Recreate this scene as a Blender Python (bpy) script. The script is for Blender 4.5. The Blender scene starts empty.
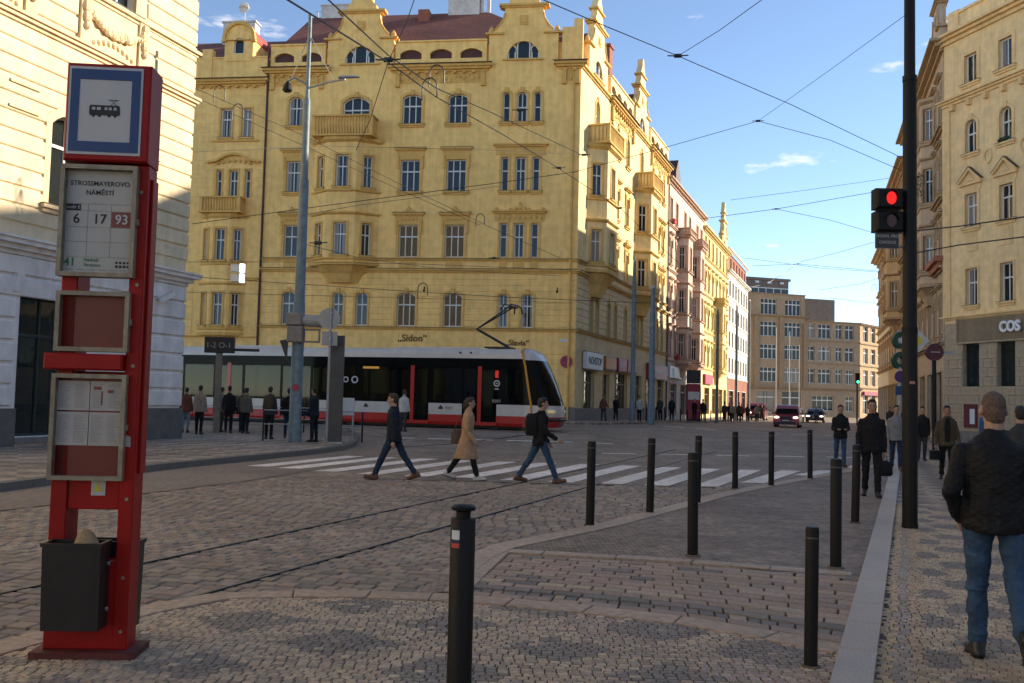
import bpy, bmesh, math, random
import numpy as np
from mathutils import Matrix, Vector
from mathutils.geometry import tessellate_polygon

random.seed(7)
scene = bpy.context.scene
COL = scene.collection
rad = math.radians

# ---------------------------------------------------------------- camera
cd = bpy.data.cameras.new('Camera'); cam = bpy.data.objects.new('Camera', cd); COL.objects.link(cam)
cd.sensor_width = 36.0; cd.lens = 958 / 1024 * 36; cd.clip_start = 0.1; cd.clip_end = 3000
CAM_H = 1.68; PITCH = math.atan(57.5 / 958); ROLL = rad(1.4)
cam.matrix_world = Matrix.Translation((0, 0, CAM_H)) @ Matrix.Rotation(rad(90) + PITCH, 4, 'X') @ Matrix.Rotation(ROLL, 4, 'Z')
scene.camera = cam
scene.render.resolution_x = 1024; scene.render.resolution_y = 683

# ---------------------------------------------------------------- sky, sun, exposure
SUN_AZ = rad(72.5)          # clockwise from +Y
SUN_EL = rad(22.0)
world = bpy.data.worlds.new('World'); scene.world = world; world.use_nodes = True
wn = world.node_tree.nodes; wl = world.node_tree.links
wn.clear()
wo = wn.new('ShaderNodeOutputWorld'); bg = wn.new('ShaderNodeBackground'); sky = wn.new('ShaderNodeTexSky')
sky.sky_type = 'NISHITA'; sky.sun_disc = False; sky.sun_elevation = SUN_EL; sky.sun_rotation = SUN_AZ
sky.air_density = 0.75; sky.dust_density = 0.0; sky.ozone_density = 3.4; sky.altitude = 1200
tc = wn.new('ShaderNodeTexCoord'); mp = wn.new('ShaderNodeMapping'); mp.inputs['Scale'].default_value = (6.0, 6.0, 22.0); mp.inputs['Location'].default_value = (3.45, 1.1, 1.65)
nz = wn.new('ShaderNodeTexNoise'); nz.inputs['Scale'].default_value = 1.15; nz.inputs['Detail'].default_value = 7; nz.inputs['Roughness'].default_value = 0.6
cr = wn.new('ShaderNodeValToRGB'); cr.color_ramp.elements[0].position = 0.61; cr.color_ramp.elements[1].position = 0.78
mx = wn.new('ShaderNodeMix'); mx.data_type = 'RGBA'; mx.inputs[7].default_value = (4.6, 4.9, 5.3, 1)
wl.new(tc.outputs['Generated'], mp.inputs['Vector']); wl.new(mp.outputs['Vector'], nz.inputs['Vector'])
wl.new(nz.outputs['Fac'], cr.inputs['Fac']); wl.new(cr.outputs['Color'], mx.inputs[0])
wb = wn.new('ShaderNodeMix'); wb.data_type = 'RGBA'; wb.blend_type = 'MULTIPLY'; wb.inputs[0].default_value = 1.0; wb.inputs[7].default_value = (1.14, 0.97, 0.82, 1)   # daylight white balance of the whole sky
wl.new(sky.outputs['Color'], mx.inputs[6]); wl.new(mx.outputs[2], wb.inputs[6]); wl.new(wb.outputs[2], bg.inputs['Color'])
bg.inputs['Strength'].default_value = 0.15
wl.new(bg.outputs['Background'], wo.inputs['Surface'])
sd = bpy.data.lights.new('Sun', 'SUN'); sd.energy = 4.3; sd.angle = rad(0.5); sd.color = (1.0, 0.87, 0.68)
sun = bpy.data.objects.new('Sun', sd); COL.objects.link(sun)
SD = Vector((math.sin(SUN_AZ) * math.cos(SUN_EL), math.cos(SUN_AZ) * math.cos(SUN_EL), math.sin(SUN_EL)))
sun.rotation_euler = SD.to_track_quat('Z', 'Y').to_euler()
sun.location = (40, 20, 60)
vs = scene.view_settings
vs.view_transform = 'Standard'; vs.look = 'None'; vs.gamma = 1.0; vs.use_curve_mapping = False
vs.exposure = 1.1

# ---------------------------------------------------------------- helpers
def smooth(a, b, x):
    t = min(1.0, max(0.0, (x - a) / (b - a))); return t * t * (3 - 2 * t)
def gh(x, y):                      # the junction rises gently towards the tram line
    return 0.3 * smooth(33, 41, y) * (1 - smooth(3, 10, x - 0.35 * (y - 40))) * (1 - smooth(66, 86, y))
def dirv(deg): a = rad(deg); return (math.sin(a), math.cos(a))
def frame(o, d, z=0.0):            # facade frame: x along the facade, -y towards the viewer, z up
    a = math.atan2(d[1], d[0])
    return Matrix.Translation((o[0], o[1], z)) @ Matrix.Rotation(a, 4, 'Z')

def tag(o, label=None, cat=None, group=None, kind=None):
    if label: o['label'] = label
    if cat: o['category'] = cat
    if group: o['group'] = group
    if kind: o['kind'] = kind
    return o
def empty(name, M=None, label=None, cat=None, group=None):
    o = bpy.data.objects.new(name, None); COL.objects.link(o); o.empty_display_size = 0.3
    if M is not None: o.matrix_world = M
    return tag(o, label, cat, group)
def link(name, mesh, parent=None, M=None):
    o = bpy.data.objects.new(name, mesh); COL.objects.link(o)
    if parent is not None: o.parent = parent
    if M is not None: o.matrix_basis = M
    return o
def copy_tree(o, parent=None):
    c = o.copy(); COL.objects.link(c); c.parent = parent
    for ch in o.children: copy_tree(ch, c)
    return c

class MB:
    def __init__(s): s.v = []; s.f = []; s.mi = []; s.M = Matrix(); s.m = 0
    def add(s, vs, fs):
        n = len(s.v); M = s.M
        for v in vs:
            w = M @ Vector(v); s.v.append((w.x, w.y, w.z))
        for f in fs: s.f.append(tuple(i + n for i in f)); s.mi.append(s.m)
        return s
    def box(s, x0, x1, y0, y1, z0, z1):
        return s.add([(x0,y0,z0),(x1,y0,z0),(x1,y1,z0),(x0,y1,z0),(x0,y0,z1),(x1,y0,z1),(x1,y1,z1),(x0,y1,z1)],
              [(0,3,2,1),(4,5,6,7),(0,1,5,4),(1,2,6,5),(2,3,7,6),(3,0,4,7)])
    def cbox(s, x0, x1, y0, y1, z0, z1, b):       # box with chamfered front (-y) edges
        return s.add([(x0,y0+b,z0),(x1,y0+b,z0),(x1,y1,z0),(x0,y1,z0),(x0,y0+b,z1),(x1,y0+b,z1),(x1,y1,z1),(x0,y1,z1),
               (x0+b,y0,z0+b),(x1-b,y0,z0+b),(x1-b,y0,z1-b),(x0+b,y0,z1-b)],
              [(8,9,10,11),(0,1,9,8),(1,5,10,9),(5,4,11,10),(4,0,8,11),(0,3,2,1),(4,5,6,7),(1,2,6,5),(2,3,7,6),(3,0,4,7)])
    def prism(s, poly, y0, y1, holes=()):          # outline in (x,z) swept along y
        loops = [list(poly)] + [list(h) for h in holes]
        flat = [p for l in loops for p in l]
        tris = tessellate_polygon([[Vector((p[0], p[1], 0)) for p in l] for l in loops])
        n = len(flat)
        vs = [(p[0], y0, p[1]) for p in flat] + [(p[0], y1, p[1]) for p in flat]
        fs = [tuple(t) for t in tris] + [tuple(i + n for i in reversed(t)) for t in tris]
        k = 0
        for l in loops:
            m = len(l)
            for i in range(m):
                a, b = k + i, k + (i + 1) % m
                fs.append((a, b, b + n, a + n))
            k += m
        return s.add(vs, fs)
    def wall(s, poly, holes=(), depth=0.3):        # front sheet with openings and their reveals
        loops = [list(poly)] + [list(h) for h in holes]
        flat = [p for l in loops for p in l]
        tris = tessellate_polygon([[Vector((p[0], p[1], 0)) for p in l] for l in loops])
        n = len(flat)
        vs = [(p[0], 0, p[1]) for p in flat] + [(p[0], depth, p[1]) for p in flat]
        fs = [tuple(t) for t in tris]; k = 0
        for l in loops:
            m = len(l)
            for i in range(m):
                a, b = k + i, k + (i + 1) % m
                fs.append((a, b, b + n, a + n))
            k += m
        return s.add(vs, fs)
    def slab(s, poly, z0, z1):                     # outline in (x,y) between two heights
        n = len(poly)
        tris = tessellate_polygon([[Vector((p[0], p[1], 0)) for p in poly]])
        vs = [(p[0], p[1], z0) for p in poly] + [(p[0], p[1], z1) for p in poly]
        fs = [tuple(reversed(t)) for t in tris] + [tuple(i + n for i in t) for t in tris]
        fs += [(i, (i + 1) % n, (i + 1) % n + n, i + n) for i in range(n)]
        return s.add(vs, fs)
    def loft(s, rings, cap=True):                  # rings of equal length
        n = len(rings[0]); vs = [p for r in rings for p in r]; fs = []
        for k in range(len(rings) - 1):
            for i in range(n):
                j = (i + 1) % n; fs.append((k*n+i, k*n+j, (k+1)*n+j, (k+1)*n+i))
        if cap: fs.append(tuple(reversed(range(n)))); fs.append(tuple((len(rings)-1)*n + i for i in range(n)))
        return s.add(vs, fs)
    def tube(s, pts, r, n=8, cap=True):
        pts = [Vector(p) for p in pts]; rs = r if isinstance(r, (list, tuple)) else [r] * len(pts)
        rings = []; prev = None
        for i, p in enumerate(pts):
            t = (pts[min(i+1, len(pts)-1)] - pts[max(i-1, 0)])
            t = t.normalized() if t.length > 1e-9 else Vector((0,0,1))
            a = prev if prev is not None else (Vector((1,0,0)) if abs(t.x) < 0.8 else Vector((0,1,0)))
            a = (a - t * a.dot(t)).normalized(); b = t.cross(a); prev = a
            rings.append([p + (a * math.cos(q * 2*math.pi/n) + b * math.sin(q * 2*math.pi/n)) * rs[i] for q in range(n)])
        return s.loft(rings, cap)
    def lathe(s, prof, n=12, c=(0,0,0)):
        rings = [[(c[0] + r*math.cos(q*2*math.pi/n), c[1] + r*math.sin(q*2*math.pi/n), c[2] + z) for q in range(n)] for r, z in prof]
        return s.loft(rings)
    def ball(s, c, r, n=8, m=6):
        rx, ry, rz = r if isinstance(r, (tuple, list)) else (r, r, r)
        rings = []
        for k in range(m + 1):
            a = -math.pi/2 + math.pi * (k + 0.001 if k == 0 else (k - 0.001 if k == m else k)) / m
            rings.append([(c[0] + rx*math.cos(a)*math.cos(q*2*math.pi/n), c[1] + ry*math.cos(a)*math.sin(q*2*math.pi/n), c[2] + rz*math.sin(a)) for q in range(n)])
        return s.loft(rings)
    def mesh(s, name, mats, smooth=False, recalc=True):
        me = bpy.data.meshes.new(name); me.from_pydata(s.v, [], s.f)
        for m in (mats if isinstance(mats, (list, tuple)) else [mats]): me.materials.append(m)
        if any(s.mi): me.polygons.foreach_set('material_index', s.mi)
        if recalc:
            bm = bmesh.new(); bm.from_mesh(me); bmesh.ops.recalc_face_normals(bm, faces=bm.faces); bm.to_mesh(me); bm.free()
        if smooth:
            me.polygons.foreach_set('use_smooth', [True] * len(me.polygons))
            try: me.set_sharp_from_angle(angle=rad(40))
            except Exception: pass
        me.update(); return me
    def groups(s):
        """indices of faces in clusters that touch; pieces that stand apart fall into different clusters"""
        n = len(s.v); par = list(range(n))
        def find(a):
            while par[a] != a: par[a] = par[par[a]]; a = par[a]
            return a
        for f in s.f:
            r = find(f[0])
            for i in f[1:]: par[find(i)] = r
        comp = {}
        for i in range(n): comp.setdefault(find(i), []).append(i)
        if len(comp) == 1 or len(comp) > 220: return None
        keys = list(comp); A = np.array(s.v); lo = np.array([A[comp[k]].min(0) for k in keys]) - .015; hi = np.array([A[comp[k]].max(0) for k in keys]) + .015
        g = list(range(len(keys)))
        def fg(a):
            while g[a] != a: g[a] = g[g[a]]; a = g[a]
            return a
        for i in range(len(keys)):
            hit = np.where(((lo[i] <= hi) & (hi[i] >= lo)).all(1))[0]
            for j in hit: g[fg(int(j))] = fg(i)
        idx = {k: fg(i) for i, k in enumerate(keys)}; out = {}
        for fi, f in enumerate(s.f): out.setdefault(idx[find(f[0])], []).append(fi)
        return list(out.values()) if len(out) > 1 else None
    def build(s, name, mats, parent=None, smooth=False, M=None):
        tiny = name in TINY
        gs = s.groups() if parent is not None and not tiny and len(s.v) < 9000 else None
        if not gs:
            o = link(name, s.mesh(name, mats, smooth), parent, M)
            if tiny: o['kind'] = 'stuff'
            return o
        first = None
        for g in gs:
            q = MB(); mp_ = {}
            for fi in g:
                f = []
                for i in s.f[fi]:
                    if i not in mp_: mp_[i] = len(q.v); q.v.append(s.v[i])
                    f.append(mp_[i])
                q.f.append(tuple(f)); q.mi.append(s.mi[fi])
            o = link(name, q.mesh(name, mats, smooth), parent, M); first = first or o
        return first
TINY = {'timetable_print','pictogram_row','board_grid','board_footer','map_print','balustrade','roof_railing','foliage','frieze','garland_relief','parapet_rail','window_box','flower_box','round_emblem','side_crest','roof_vent','tram_pictogram','bellows','crown_block'}

def arch(x0, x1, z0, z1, rise=0.0, n=8):
    if rise <= 0: return [(x0,z0),(x1,z0),(x1,z1),(x0,z1)]
    a = (x1 - x0) / 2; cx = (x0 + x1) / 2; zs = z1 - rise
    R = (a*a + rise*rise) / (2*rise); zc = z1 - R; th = math.asin(min(1, a / R))
    if rise > a: th = math.pi - th
    pts = [(x0,z0),(x1,z0)]
    for i in range(n + 1):
        t = th - 2*th*i/n; pts.append((cx + R*math.sin(t), zc + R*math.cos(t)))
    return pts
def arch_h(x, hw, h, rise):
    if rise <= 0: return h
    R = (hw*hw + rise*rise) / (2*rise); return h - R + math.sqrt(max(0, R*R - x*x))

# ---------------------------------------------------------------- materials
MATS = {}
def nodes_of(m):
    m.use_nodes = True; nt = m.node_tree; return nt.nodes, nt.links, nt.nodes['Principled BSDF']
def mat(name, col, rough=0.75, var=0.0, vscale=3.0, bump=0.0, bscale=40.0, metal=0.0, spec=0.5, emit=None, estr=1.0, stain=0.0, coat=0.0, src=None, streak=0.0):
    if name in MATS: return MATS[name]
    m = bpy.data.materials.new(name); n, l, p = nodes_of(m); MATS[name] = m
    p.inputs['Roughness'].default_value = rough; p.inputs['Metallic'].default_value = metal
    p.inputs['Specular IOR Level'].default_value = spec; p.inputs['Coat Weight'].default_value = coat
    c = n.new('ShaderNodeRGB'); c.outputs[0].default_value = (*col, 1); out = c.outputs[0]
    if src == 'attr':
        a = n.new('ShaderNodeVertexColor'); a.layer_name = 'Col'; out = a.outputs['Color']
    elif src == 'object':
        a = n.new('ShaderNodeObjectInfo'); out = a.outputs['Color']
    t = n.new('ShaderNodeTexCoord')
    def mulnoise(out, scale, amt, sx=(1,1,1), detail=5):
        mpn = n.new('ShaderNodeMapping'); mpn.inputs['Scale'].default_value = sx
        q = n.new('ShaderNodeTexNoise'); q.inputs['Scale'].default_value = scale; q.inputs['Detail'].default_value = detail
        l.new(t.outputs['Object'], mpn.inputs['Vector']); l.new(mpn.outputs['Vector'], q.inputs['Vector'])
        r = n.new('ShaderNodeMapRange'); r.inputs[1].default_value = 0.3; r.inputs[2].default_value = 0.7
        r.inputs[3].default_value = 1 - amt; r.inputs[4].default_value = 1 + amt * 0.9
        l.new(q.outputs['Fac'], r.inputs[0])
        k = n.new('ShaderNodeVectorMath'); k.operation = 'SCALE'
        l.new(out, k.inputs[0]); l.new(r.outputs[0], k.inputs['Scale']); return k.outputs[0]
    if var: out = mulnoise(out, vscale, var)
    if stain: out = mulnoise(out, 0.35, stain)
    if streak: out = mulnoise(out, 1.0, streak, (4.5, 4.5, 0.3))
    l.new(out, p.inputs['Base Color'])
    if bump:
        q = n.new('ShaderNodeTexNoise'); q.inputs['Scale'].default_value = bscale; q.inputs['Detail'].default_value = 4
        l.new(t.outputs['Object'], q.inputs['Vector'])
        b = n.new('ShaderNodeBump'); b.inputs['Strength'].default_value = bump; b.inputs['Distance'].default_value = 0.02
        l.new(q.outputs['Fac'], b.inputs['Height']); l.new(b.outputs['Normal'], p.inputs['Normal'])
    if emit: p.inputs['Emission Color'].default_value = (*emit, 1); p.inputs['Emission Strength'].default_value = estr
    return m
def stucco(name, col): return mat(name, col, 0.9, var=0.12, vscale=2.2, bump=0.25, bscale=30, stain=0.09, streak=0.085, spec=0.25)

def glass(name, dark=(0.015,0.02,0.022), curtain=(0.34,0.3,0.25), share=0.4, ior=1.48, rough=0.02):
    m = bpy.data.materials.new(name); n, l, p = nodes_of(m); MATS[name] = m
    oi = n.new('ShaderNodeObjectInfo'); t = n.new('ShaderNodeTexCoord'); sx = n.new('ShaderNodeSeparateXYZ')
    l.new(t.outputs['Object'], sx.inputs[0])
    w = n.new('ShaderNodeTexWave'); w.inputs['Scale'].default_value = 5.0; w.inputs['Distortion'].default_value = 1.5
    l.new(t.outputs['Object'], w.inputs['Vector'])
    # curtains hang on both sides of some panes
    ab = n.new('ShaderNodeMath'); ab.operation = 'ABSOLUTE'; l.new(sx.outputs['X'], ab.inputs[0])
    r2 = n.new('ShaderNodeMath'); r2.operation = 'MULTIPLY'; r2.inputs[1].default_value = 7.31; l.new(oi.outputs['Random'], r2.inputs[0])
    fr = n.new('ShaderNodeMath'); fr.operation = 'FRACT'; l.new(r2.outputs[0], fr.inputs[0])
    mu = n.new('ShaderNodeMath'); mu.operation = 'MULTIPLY'; mu.inputs[1].default_value = 0.5; l.new(fr.outputs[0], mu.inputs[0])
    gt = n.new('ShaderNodeMath'); gt.operation = 'GREATER_THAN'; l.new(ab.outputs[0], gt.inputs[0]); l.new(mu.outputs[0], gt.inputs[1])
    lt = n.new('ShaderNodeMath'); lt.operation = 'LESS_THAN'; lt.inputs[1].default_value = share; l.new(oi.outputs['Random'], lt.inputs[0])
    an = n.new('ShaderNodeMath'); an.operation = 'MULTIPLY'; l.new(gt.outputs[0], an.inputs[0]); l.new(lt.outputs[0], an.inputs[1])
    cm = n.new('ShaderNodeMix'); cm.data_type = 'RGBA'; cm.inputs[6].default_value = (*[c*0.55 for c in curtain], 1); cm.inputs[7].default_value = (*curtain, 1)
    l.new(w.outputs['Fac'], cm.inputs[0])
    mxx = n.new('ShaderNodeMix'); mxx.data_type = 'RGBA'; mxx.inputs[6].default_value = (*dark, 1)
    l.new(an.outputs[0], mxx.inputs[0]); l.new(cm.outputs[2], mxx.inputs[7]); l.new(mxx.outputs[2], p.inputs['Base Color'])
    p.inputs['Roughness'].default_value = rough; p.inputs['IOR'].default_value = ior
    q = n.new('ShaderNodeTexNoise'); q.inputs['Scale'].default_value = 1.1; l.new(t.outputs['Object'], q.inputs['Vector'])
    b = n.new('ShaderNodeBump'); b.inputs['Strength'].default_value = 0.05; b.inputs['Distance'].default_value = 0.05
    l.new(q.outputs['Fac'], b.inputs['Height']); l.new(b.outputs['Normal'], p.inputs['Normal'])
    return m

M_GLASS = glass('window_glass')
M_GLASSD = glass('shop_glass', dark=(0.012,0.02,0.02), curtain=(0.12,0.1,0.07), share=0.4, ior=1.6)
M_WHITE = mat('white_frame_paint', (0.72,0.71,0.68), 0.55, var=0.06)
M_BROWN = mat('brown_frame_paint', (0.16,0.1,0.06), 0.55, var=0.1)
M_DARKF = mat('dark_green_frame_paint', (0.02,0.035,0.035), 0.45)
M_BLACK = mat('black_powder_coat', (0.008,0.0075,0.007), 0.5, spec=0.25, var=0.2, vscale=20, bump=0.05, bscale=200)
M_STEEL = mat('galvanised_steel', (0.36,0.38,0.4), 0.45, metal=0.7, var=0.15, vscale=8)
M_WIRE = mat('cable_black', (0.02,0.02,0.022), 0.5)
M_RED = mat('red_enamel', (0.3,0.007,0.006), 0.45, var=0.12, vscale=5, bump=0.04, bscale=60, streak=0.14, spec=0.25)
M_TILE = mat('roof_tile', (0.2,0.065,0.042), 0.85, var=0.35, vscale=6, bump=0.6, bscale=14, stain=0.25)
M_TIN = mat('dark_tin', (0.07,0.035,0.03), 0.6, var=0.2)
M_FLASH = mat('tin_flashing', (0.09,0.065,0.04), 0.6, var=0.3)
M_GLASSB = M_GLASS

def bake_text(body, size, mat_, parent=None, M=None, name='lettering', depth=0.004, align='CENTER', bold=0.0, sx=1.0):
    cu = bpy.data.curves.new('text', 'FONT'); cu.body = body; cu.size = size; cu.extrude = depth; cu.align_x = align; cu.align_y = 'CENTER'
    cu.offset = bold; cu.resolution_u = 3
    o = bpy.data.objects.new('text', cu); COL.objects.link(o)
    dg = bpy.context.evaluated_depsgraph_get(); me = bpy.data.meshes.new_from_object(o.evaluated_get(dg))
    bpy.data.objects.remove(o); me.materials.clear(); me.materials.append(mat_)
    R = Matrix.Rotation(rad(90), 4, 'X') @ Matrix.Diagonal((sx, 1, 1, 1)); me.transform(R)    # stands in the x-z plane, reads from -y
    return link(name, me, parent, M)
# ================================================================ GROUND
def inside(poly, x, y):
    r = False; n = len(poly); j = n - 1
    for i in range(n):
        xi, yi = poly[i]; xj, yj = poly[j]
        if (yi > y) != (yj > y) and x < (xj - xi) * (y - yi) / (yj - yi) + xi: r = not r
        j = i
    return r
def sheet(name, poly, z, m, cut=None, thick=0.0, parent=None, kind='structure'):
    bm = bmesh.new()
    f = bm.faces.new([bm.verts.new((p[0], p[1], 0)) for p in poly])
    if cut:
        x0, x1, y0, y1, st = cut
        for k in range(int((y1 - y0) / st) + 1):
            bmesh.ops.bisect_plane(bm, geom=bm.verts[:] + bm.edges[:] + bm.faces[:], plane_co=(0, y0 + k*st, 0), plane_no=(0,1,0))
        for k in range(int((x1 - x0) / (st*2)) + 1):
            bmesh.ops.bisect_plane(bm, geom=bm.verts[:] + bm.edges[:] + bm.faces[:], plane_co=(x0 + k*st*2, 0, 0), plane_no=(1,0,0))
    if thick:
        r = bmesh.ops.extrude_face_region(bm, geom=bm.faces[:])
        up = [e for e in r['geom'] if isinstance(e, bmesh.types.BMVert)]
        for v in up: v.co.z += thick
    for v in bm.verts: v.co.z += z + (gh(v.co.x, v.co.y) if cut else 0)
    bmesh.ops.recalc_face_normals(bm, faces=bm.faces)
    if not thick:
        for f in bm.faces:
            if f.normal.z < 0: f.normal_flip()
    me = bpy.data.meshes.new(name); bm.to_mesh(me); bm.free(); me.materials.append(m)
    o = link(name, me, parent)
    if kind and parent is None: o['kind'] = kind
    return o

def sett_material(name, c1, c2, mortar, sx, sy, ang=0.0, bumpd=0.02, pattern=None, c3=None, msize=0.05, rough=0.7):
    """far paving: brick cells in world metres, with relief"""
    m = bpy.data.materials.new(name); n, l, p = nodes_of(m); MATS[name] = m
    t = n.new('ShaderNodeTexCoord'); mpn = n.new('ShaderNodeMapping'); mpn.inputs['Rotation'].default_value = (0, 0, ang)
    l.new(t.outputs['Object'], mpn.inputs['Vector'])
    dn = n.new('ShaderNodeTexNoise'); dn.inputs['Scale'].default_value = 1.7; l.new(t.outputs['Object'], dn.inputs['Vector'])
    ad = n.new('ShaderNodeMixRGB'); ad.blend_type = 'LINEAR_LIGHT'; ad.inputs[0].default_value = sy * 0.35
    l.new(mpn.outputs['Vector'], ad.inputs[1]); l.new(dn.outputs['Color'], ad.inputs[2])
    b = n.new('ShaderNodeTexBrick'); b.inputs['Scale'].default_value = 1.0; b.inputs['Brick Width'].default_value = sx; b.inputs['Row Height'].default_value = sy
    b.inputs['Mortar Size'].default_value = sy * msize * 2; b.inputs['Mortar Smooth'].default_value = 0.6; b.inputs['Bias'].default_value = 0.0
    b.inputs['Color1'].default_value = (*c1, 1); b.inputs['Color2'].default_value = (*c2, 1); b.inputs['Mortar'].default_value = (*mortar, 1)
    l.new(ad.outputs[0], b.inputs['Vector']); out = b.outputs['Color']
    if pattern:
        ch = n.new('ShaderNodeTexChecker'); ch.inputs['Scale'].default_value = 1.0 / pattern
        mp2 = n.new('ShaderNodeMapping'); mp2.inputs['Rotation'].default_value = (0, 0, rad(45) + ang); l.new(t.outputs['Object'], mp2.inputs['Vector'])
        l.new(mp2.outputs['Vector'], ch.inputs['Vector'])
        mm = n.new('ShaderNodeMix'); mm.data_type = 'RGBA'; mm.blend_type = 'MULTIPLY'; mm.inputs[7].default_value = (*c3, 1)
        l.new(ch.outputs['Fac'], mm.inputs[0]); l.new(out, mm.inputs[6]); out = mm.outputs[2]
    for sc, am in ((0.4, 0.3), (2.5, 0.25), (9.0, 0.35)):
        q = n.new('ShaderNodeTexNoise'); q.inputs['Scale'].default_value = sc; q.inputs['Detail'].default_value = 4; l.new(t.outputs['Object'], q.inputs['Vector'])
        r = n.new('ShaderNodeMapRange'); r.inputs[1].default_value = 0.3; r.inputs[2].default_value = 0.7; r.inputs[3].default_value = 1 - am; r.inputs[4].default_value = 1 + am
        l.new(q.outputs['Fac'], r.inputs[0]); k = n.new('ShaderNodeVectorMath'); k.operation = 'SCALE'
        l.new(out, k.inputs[0]); l.new(r.outputs[0], k.inputs['Scale']); out = k.outputs[0]
    l.new(out, p.inputs['Base Color']); p.inputs['Roughness'].default_value = rough; p.inputs['Specular IOR Level'].default_value = 0.4
    iv = n.new('ShaderNodeMath'); iv.operation = 'SUBTRACT'; iv.inputs[0].default_value = 1.0; l.new(b.outputs['Fac'], iv.inputs[1])
    ns = n.new('ShaderNodeTexNoise'); ns.inputs['Scale'].default_value = 4.0 / sy * 0.5; l.new(t.outputs['Object'], ns.inputs['Vector'])
    sm = n.new('ShaderNodeMath'); sm.operation = 'MULTIPLY_ADD'; sm.inputs[1].default_value = 0.7; l.new(ns.outputs['Fac'], sm.inputs[0]); l.new(iv.outputs[0], sm.inputs[2])
    bp = n.new('ShaderNodeBump'); bp.inputs['Strength'].default_value = 0.9; bp.inputs['Distance'].default_value = bumpd
    l.new(sm.outputs[0], bp.inputs['Height']); l.new(bp.outputs['Normal'], p.inputs['Normal'])
    return m

M_ASPH = mat('asphalt', (0.239,0.185,0.137), 0.85, var=0.25, vscale=8, bump=0.35, bscale=90, stain=0.25)
M_ROADFAR = sett_material('granite_sett_road', (0.321,0.244,0.174), (0.260,0.203,0.147), (0.116,0.089,0.063), 0.15, 0.115, rad(12), 0.02)
M_ISLAND = sett_material('small_dark_setts', (0.307,0.228,0.158), (0.232,0.178,0.126), (0.116,0.085,0.059), 0.07, 0.06, rad(-32), 0.012)
M_MOSFAR = sett_material('mosaic_paving_far', (0.48,0.355,0.24), (0.41,0.31,0.215), (0.177,0.125,0.082), 0.075, 0.065, rad(20), 0.01, 0.62, (0.52,0.55,0.6))
M_STOPPAV = sett_material('light_mosaic_paving', (0.47,0.375,0.28), (0.39,0.315,0.24), (0.192,0.150,0.105), 0.09, 0.08, rad(18), 0.008, 0.6, (0.62,0.63,0.66))
M_BED = mat('sand_joint', (0.144,0.113,0.079), 0.95, var=0.4, vscale=6, bump=0.6, bscale=120)
M_SETTA = mat('sett_stone', (0.2,0.2,0.2), 0.62, var=0.28, vscale=38, bump=0.5, bscale=90, src='attr', stain=0.18, spec=0.45)
M_SETTO = mat('sett_stone_single', (0.2,0.2,0.2), 0.62, var=0.28, vscale=38, bump=0.5, bscale=90, src='object', spec=0.45)
M_KERB = mat('grey_granite_kerb', (0.427,0.362,0.287), 0.6, var=0.22, vscale=60, bump=0.2, bscale=150, stain=0.22)
M_SLABB = mat('brown_stone_slab', (0.421,0.303,0.203), 0.7, var=0.22, vscale=14, bump=0.35, bscale=70, stain=0.2)
M_SLABG = mat('grey_stone_slab', (0.423,0.322,0.231), 0.7, var=0.22, vscale=14, bump=0.35, bscale=70, stain=0.2)

g = sheet('ground', [(-700,-300),(900,-300),(900,1500),(-700,1500)], -0.09, M_ASPH, cut=(-60,80,20,100,2.0))

KL0, KD = (1.99, 5.95), dirv(22.5)            # kerb, road side edge and direction
KN = (KD[1], -KD[0])                          # to the right of the kerb
def kp(t, s=0.0): return (KL0[0] + KD[0]*t + KN[0]*s, KL0[1] + KD[1]*t + KN[1]*s)
KW = 0.245
NEAR = [(-3.45,5.3),(-3.16,6.12),(-2.68,7.30),(-2.2,7.95),(-1.43,8.08),(-0.5,8.03),(0.44,7.78),(1.48,7.33),(2.31,6.60)]   # front edge of near mosaic
ISL = [(-0.63,9.19),(-0.36,10.81),(1.09,12.95),(2.2,14.95),(4.37,18.86),(7.2,23.1),(10.43,27.9)]                       # road-side edge of the dark sett island
ASP = [(-8.55,8.5),(-6.87,13.08),(-5.86,15.81),(-5.06,18.12),(-4.5,20.4),(-4.2,23.0),(-4.9,26.0)]
FARK = [(-10.6,0.0),(-9.3,9.0),(-8.27,15.9),(-7.5,20.6),(-6.45,24.3),(-5.66,27.0),(-5.25,29.4),(-5.35,32.0),(-5.8,35.5),(-6.5,38.0),(-8.2,40.0),(-12,41.3),(-30,46)]

RD = dirv(20.3)
# main road surface; the near part lies lower as the bed of the loose setts
road = sheet('road', [(-60,19.5),(-4.95,19.5),(4.8,19.5),(7.2,23.1),(10.43,27.9)] + [kp(24.5), kp(60), kp(110), kp(200), (150,320),(30,320),(-20,120),(-60,80)], -0.004, M_ROADFAR, cut=(-40,80,30,92,2.0))
bed = sheet('road_bed', [(-30,-12),(30,-12),(30,19.52),(-30,19.52)], -0.05, M_BED)
asph = sheet('asphalt_lane', ASP + [(-5.5,27.3),(-6.6,24.3),(-7.6,20.6),(-8.4,15.9),(-9.35,9.0),(-9.4,8.5)], 0.004, M_ASPH)

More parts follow.
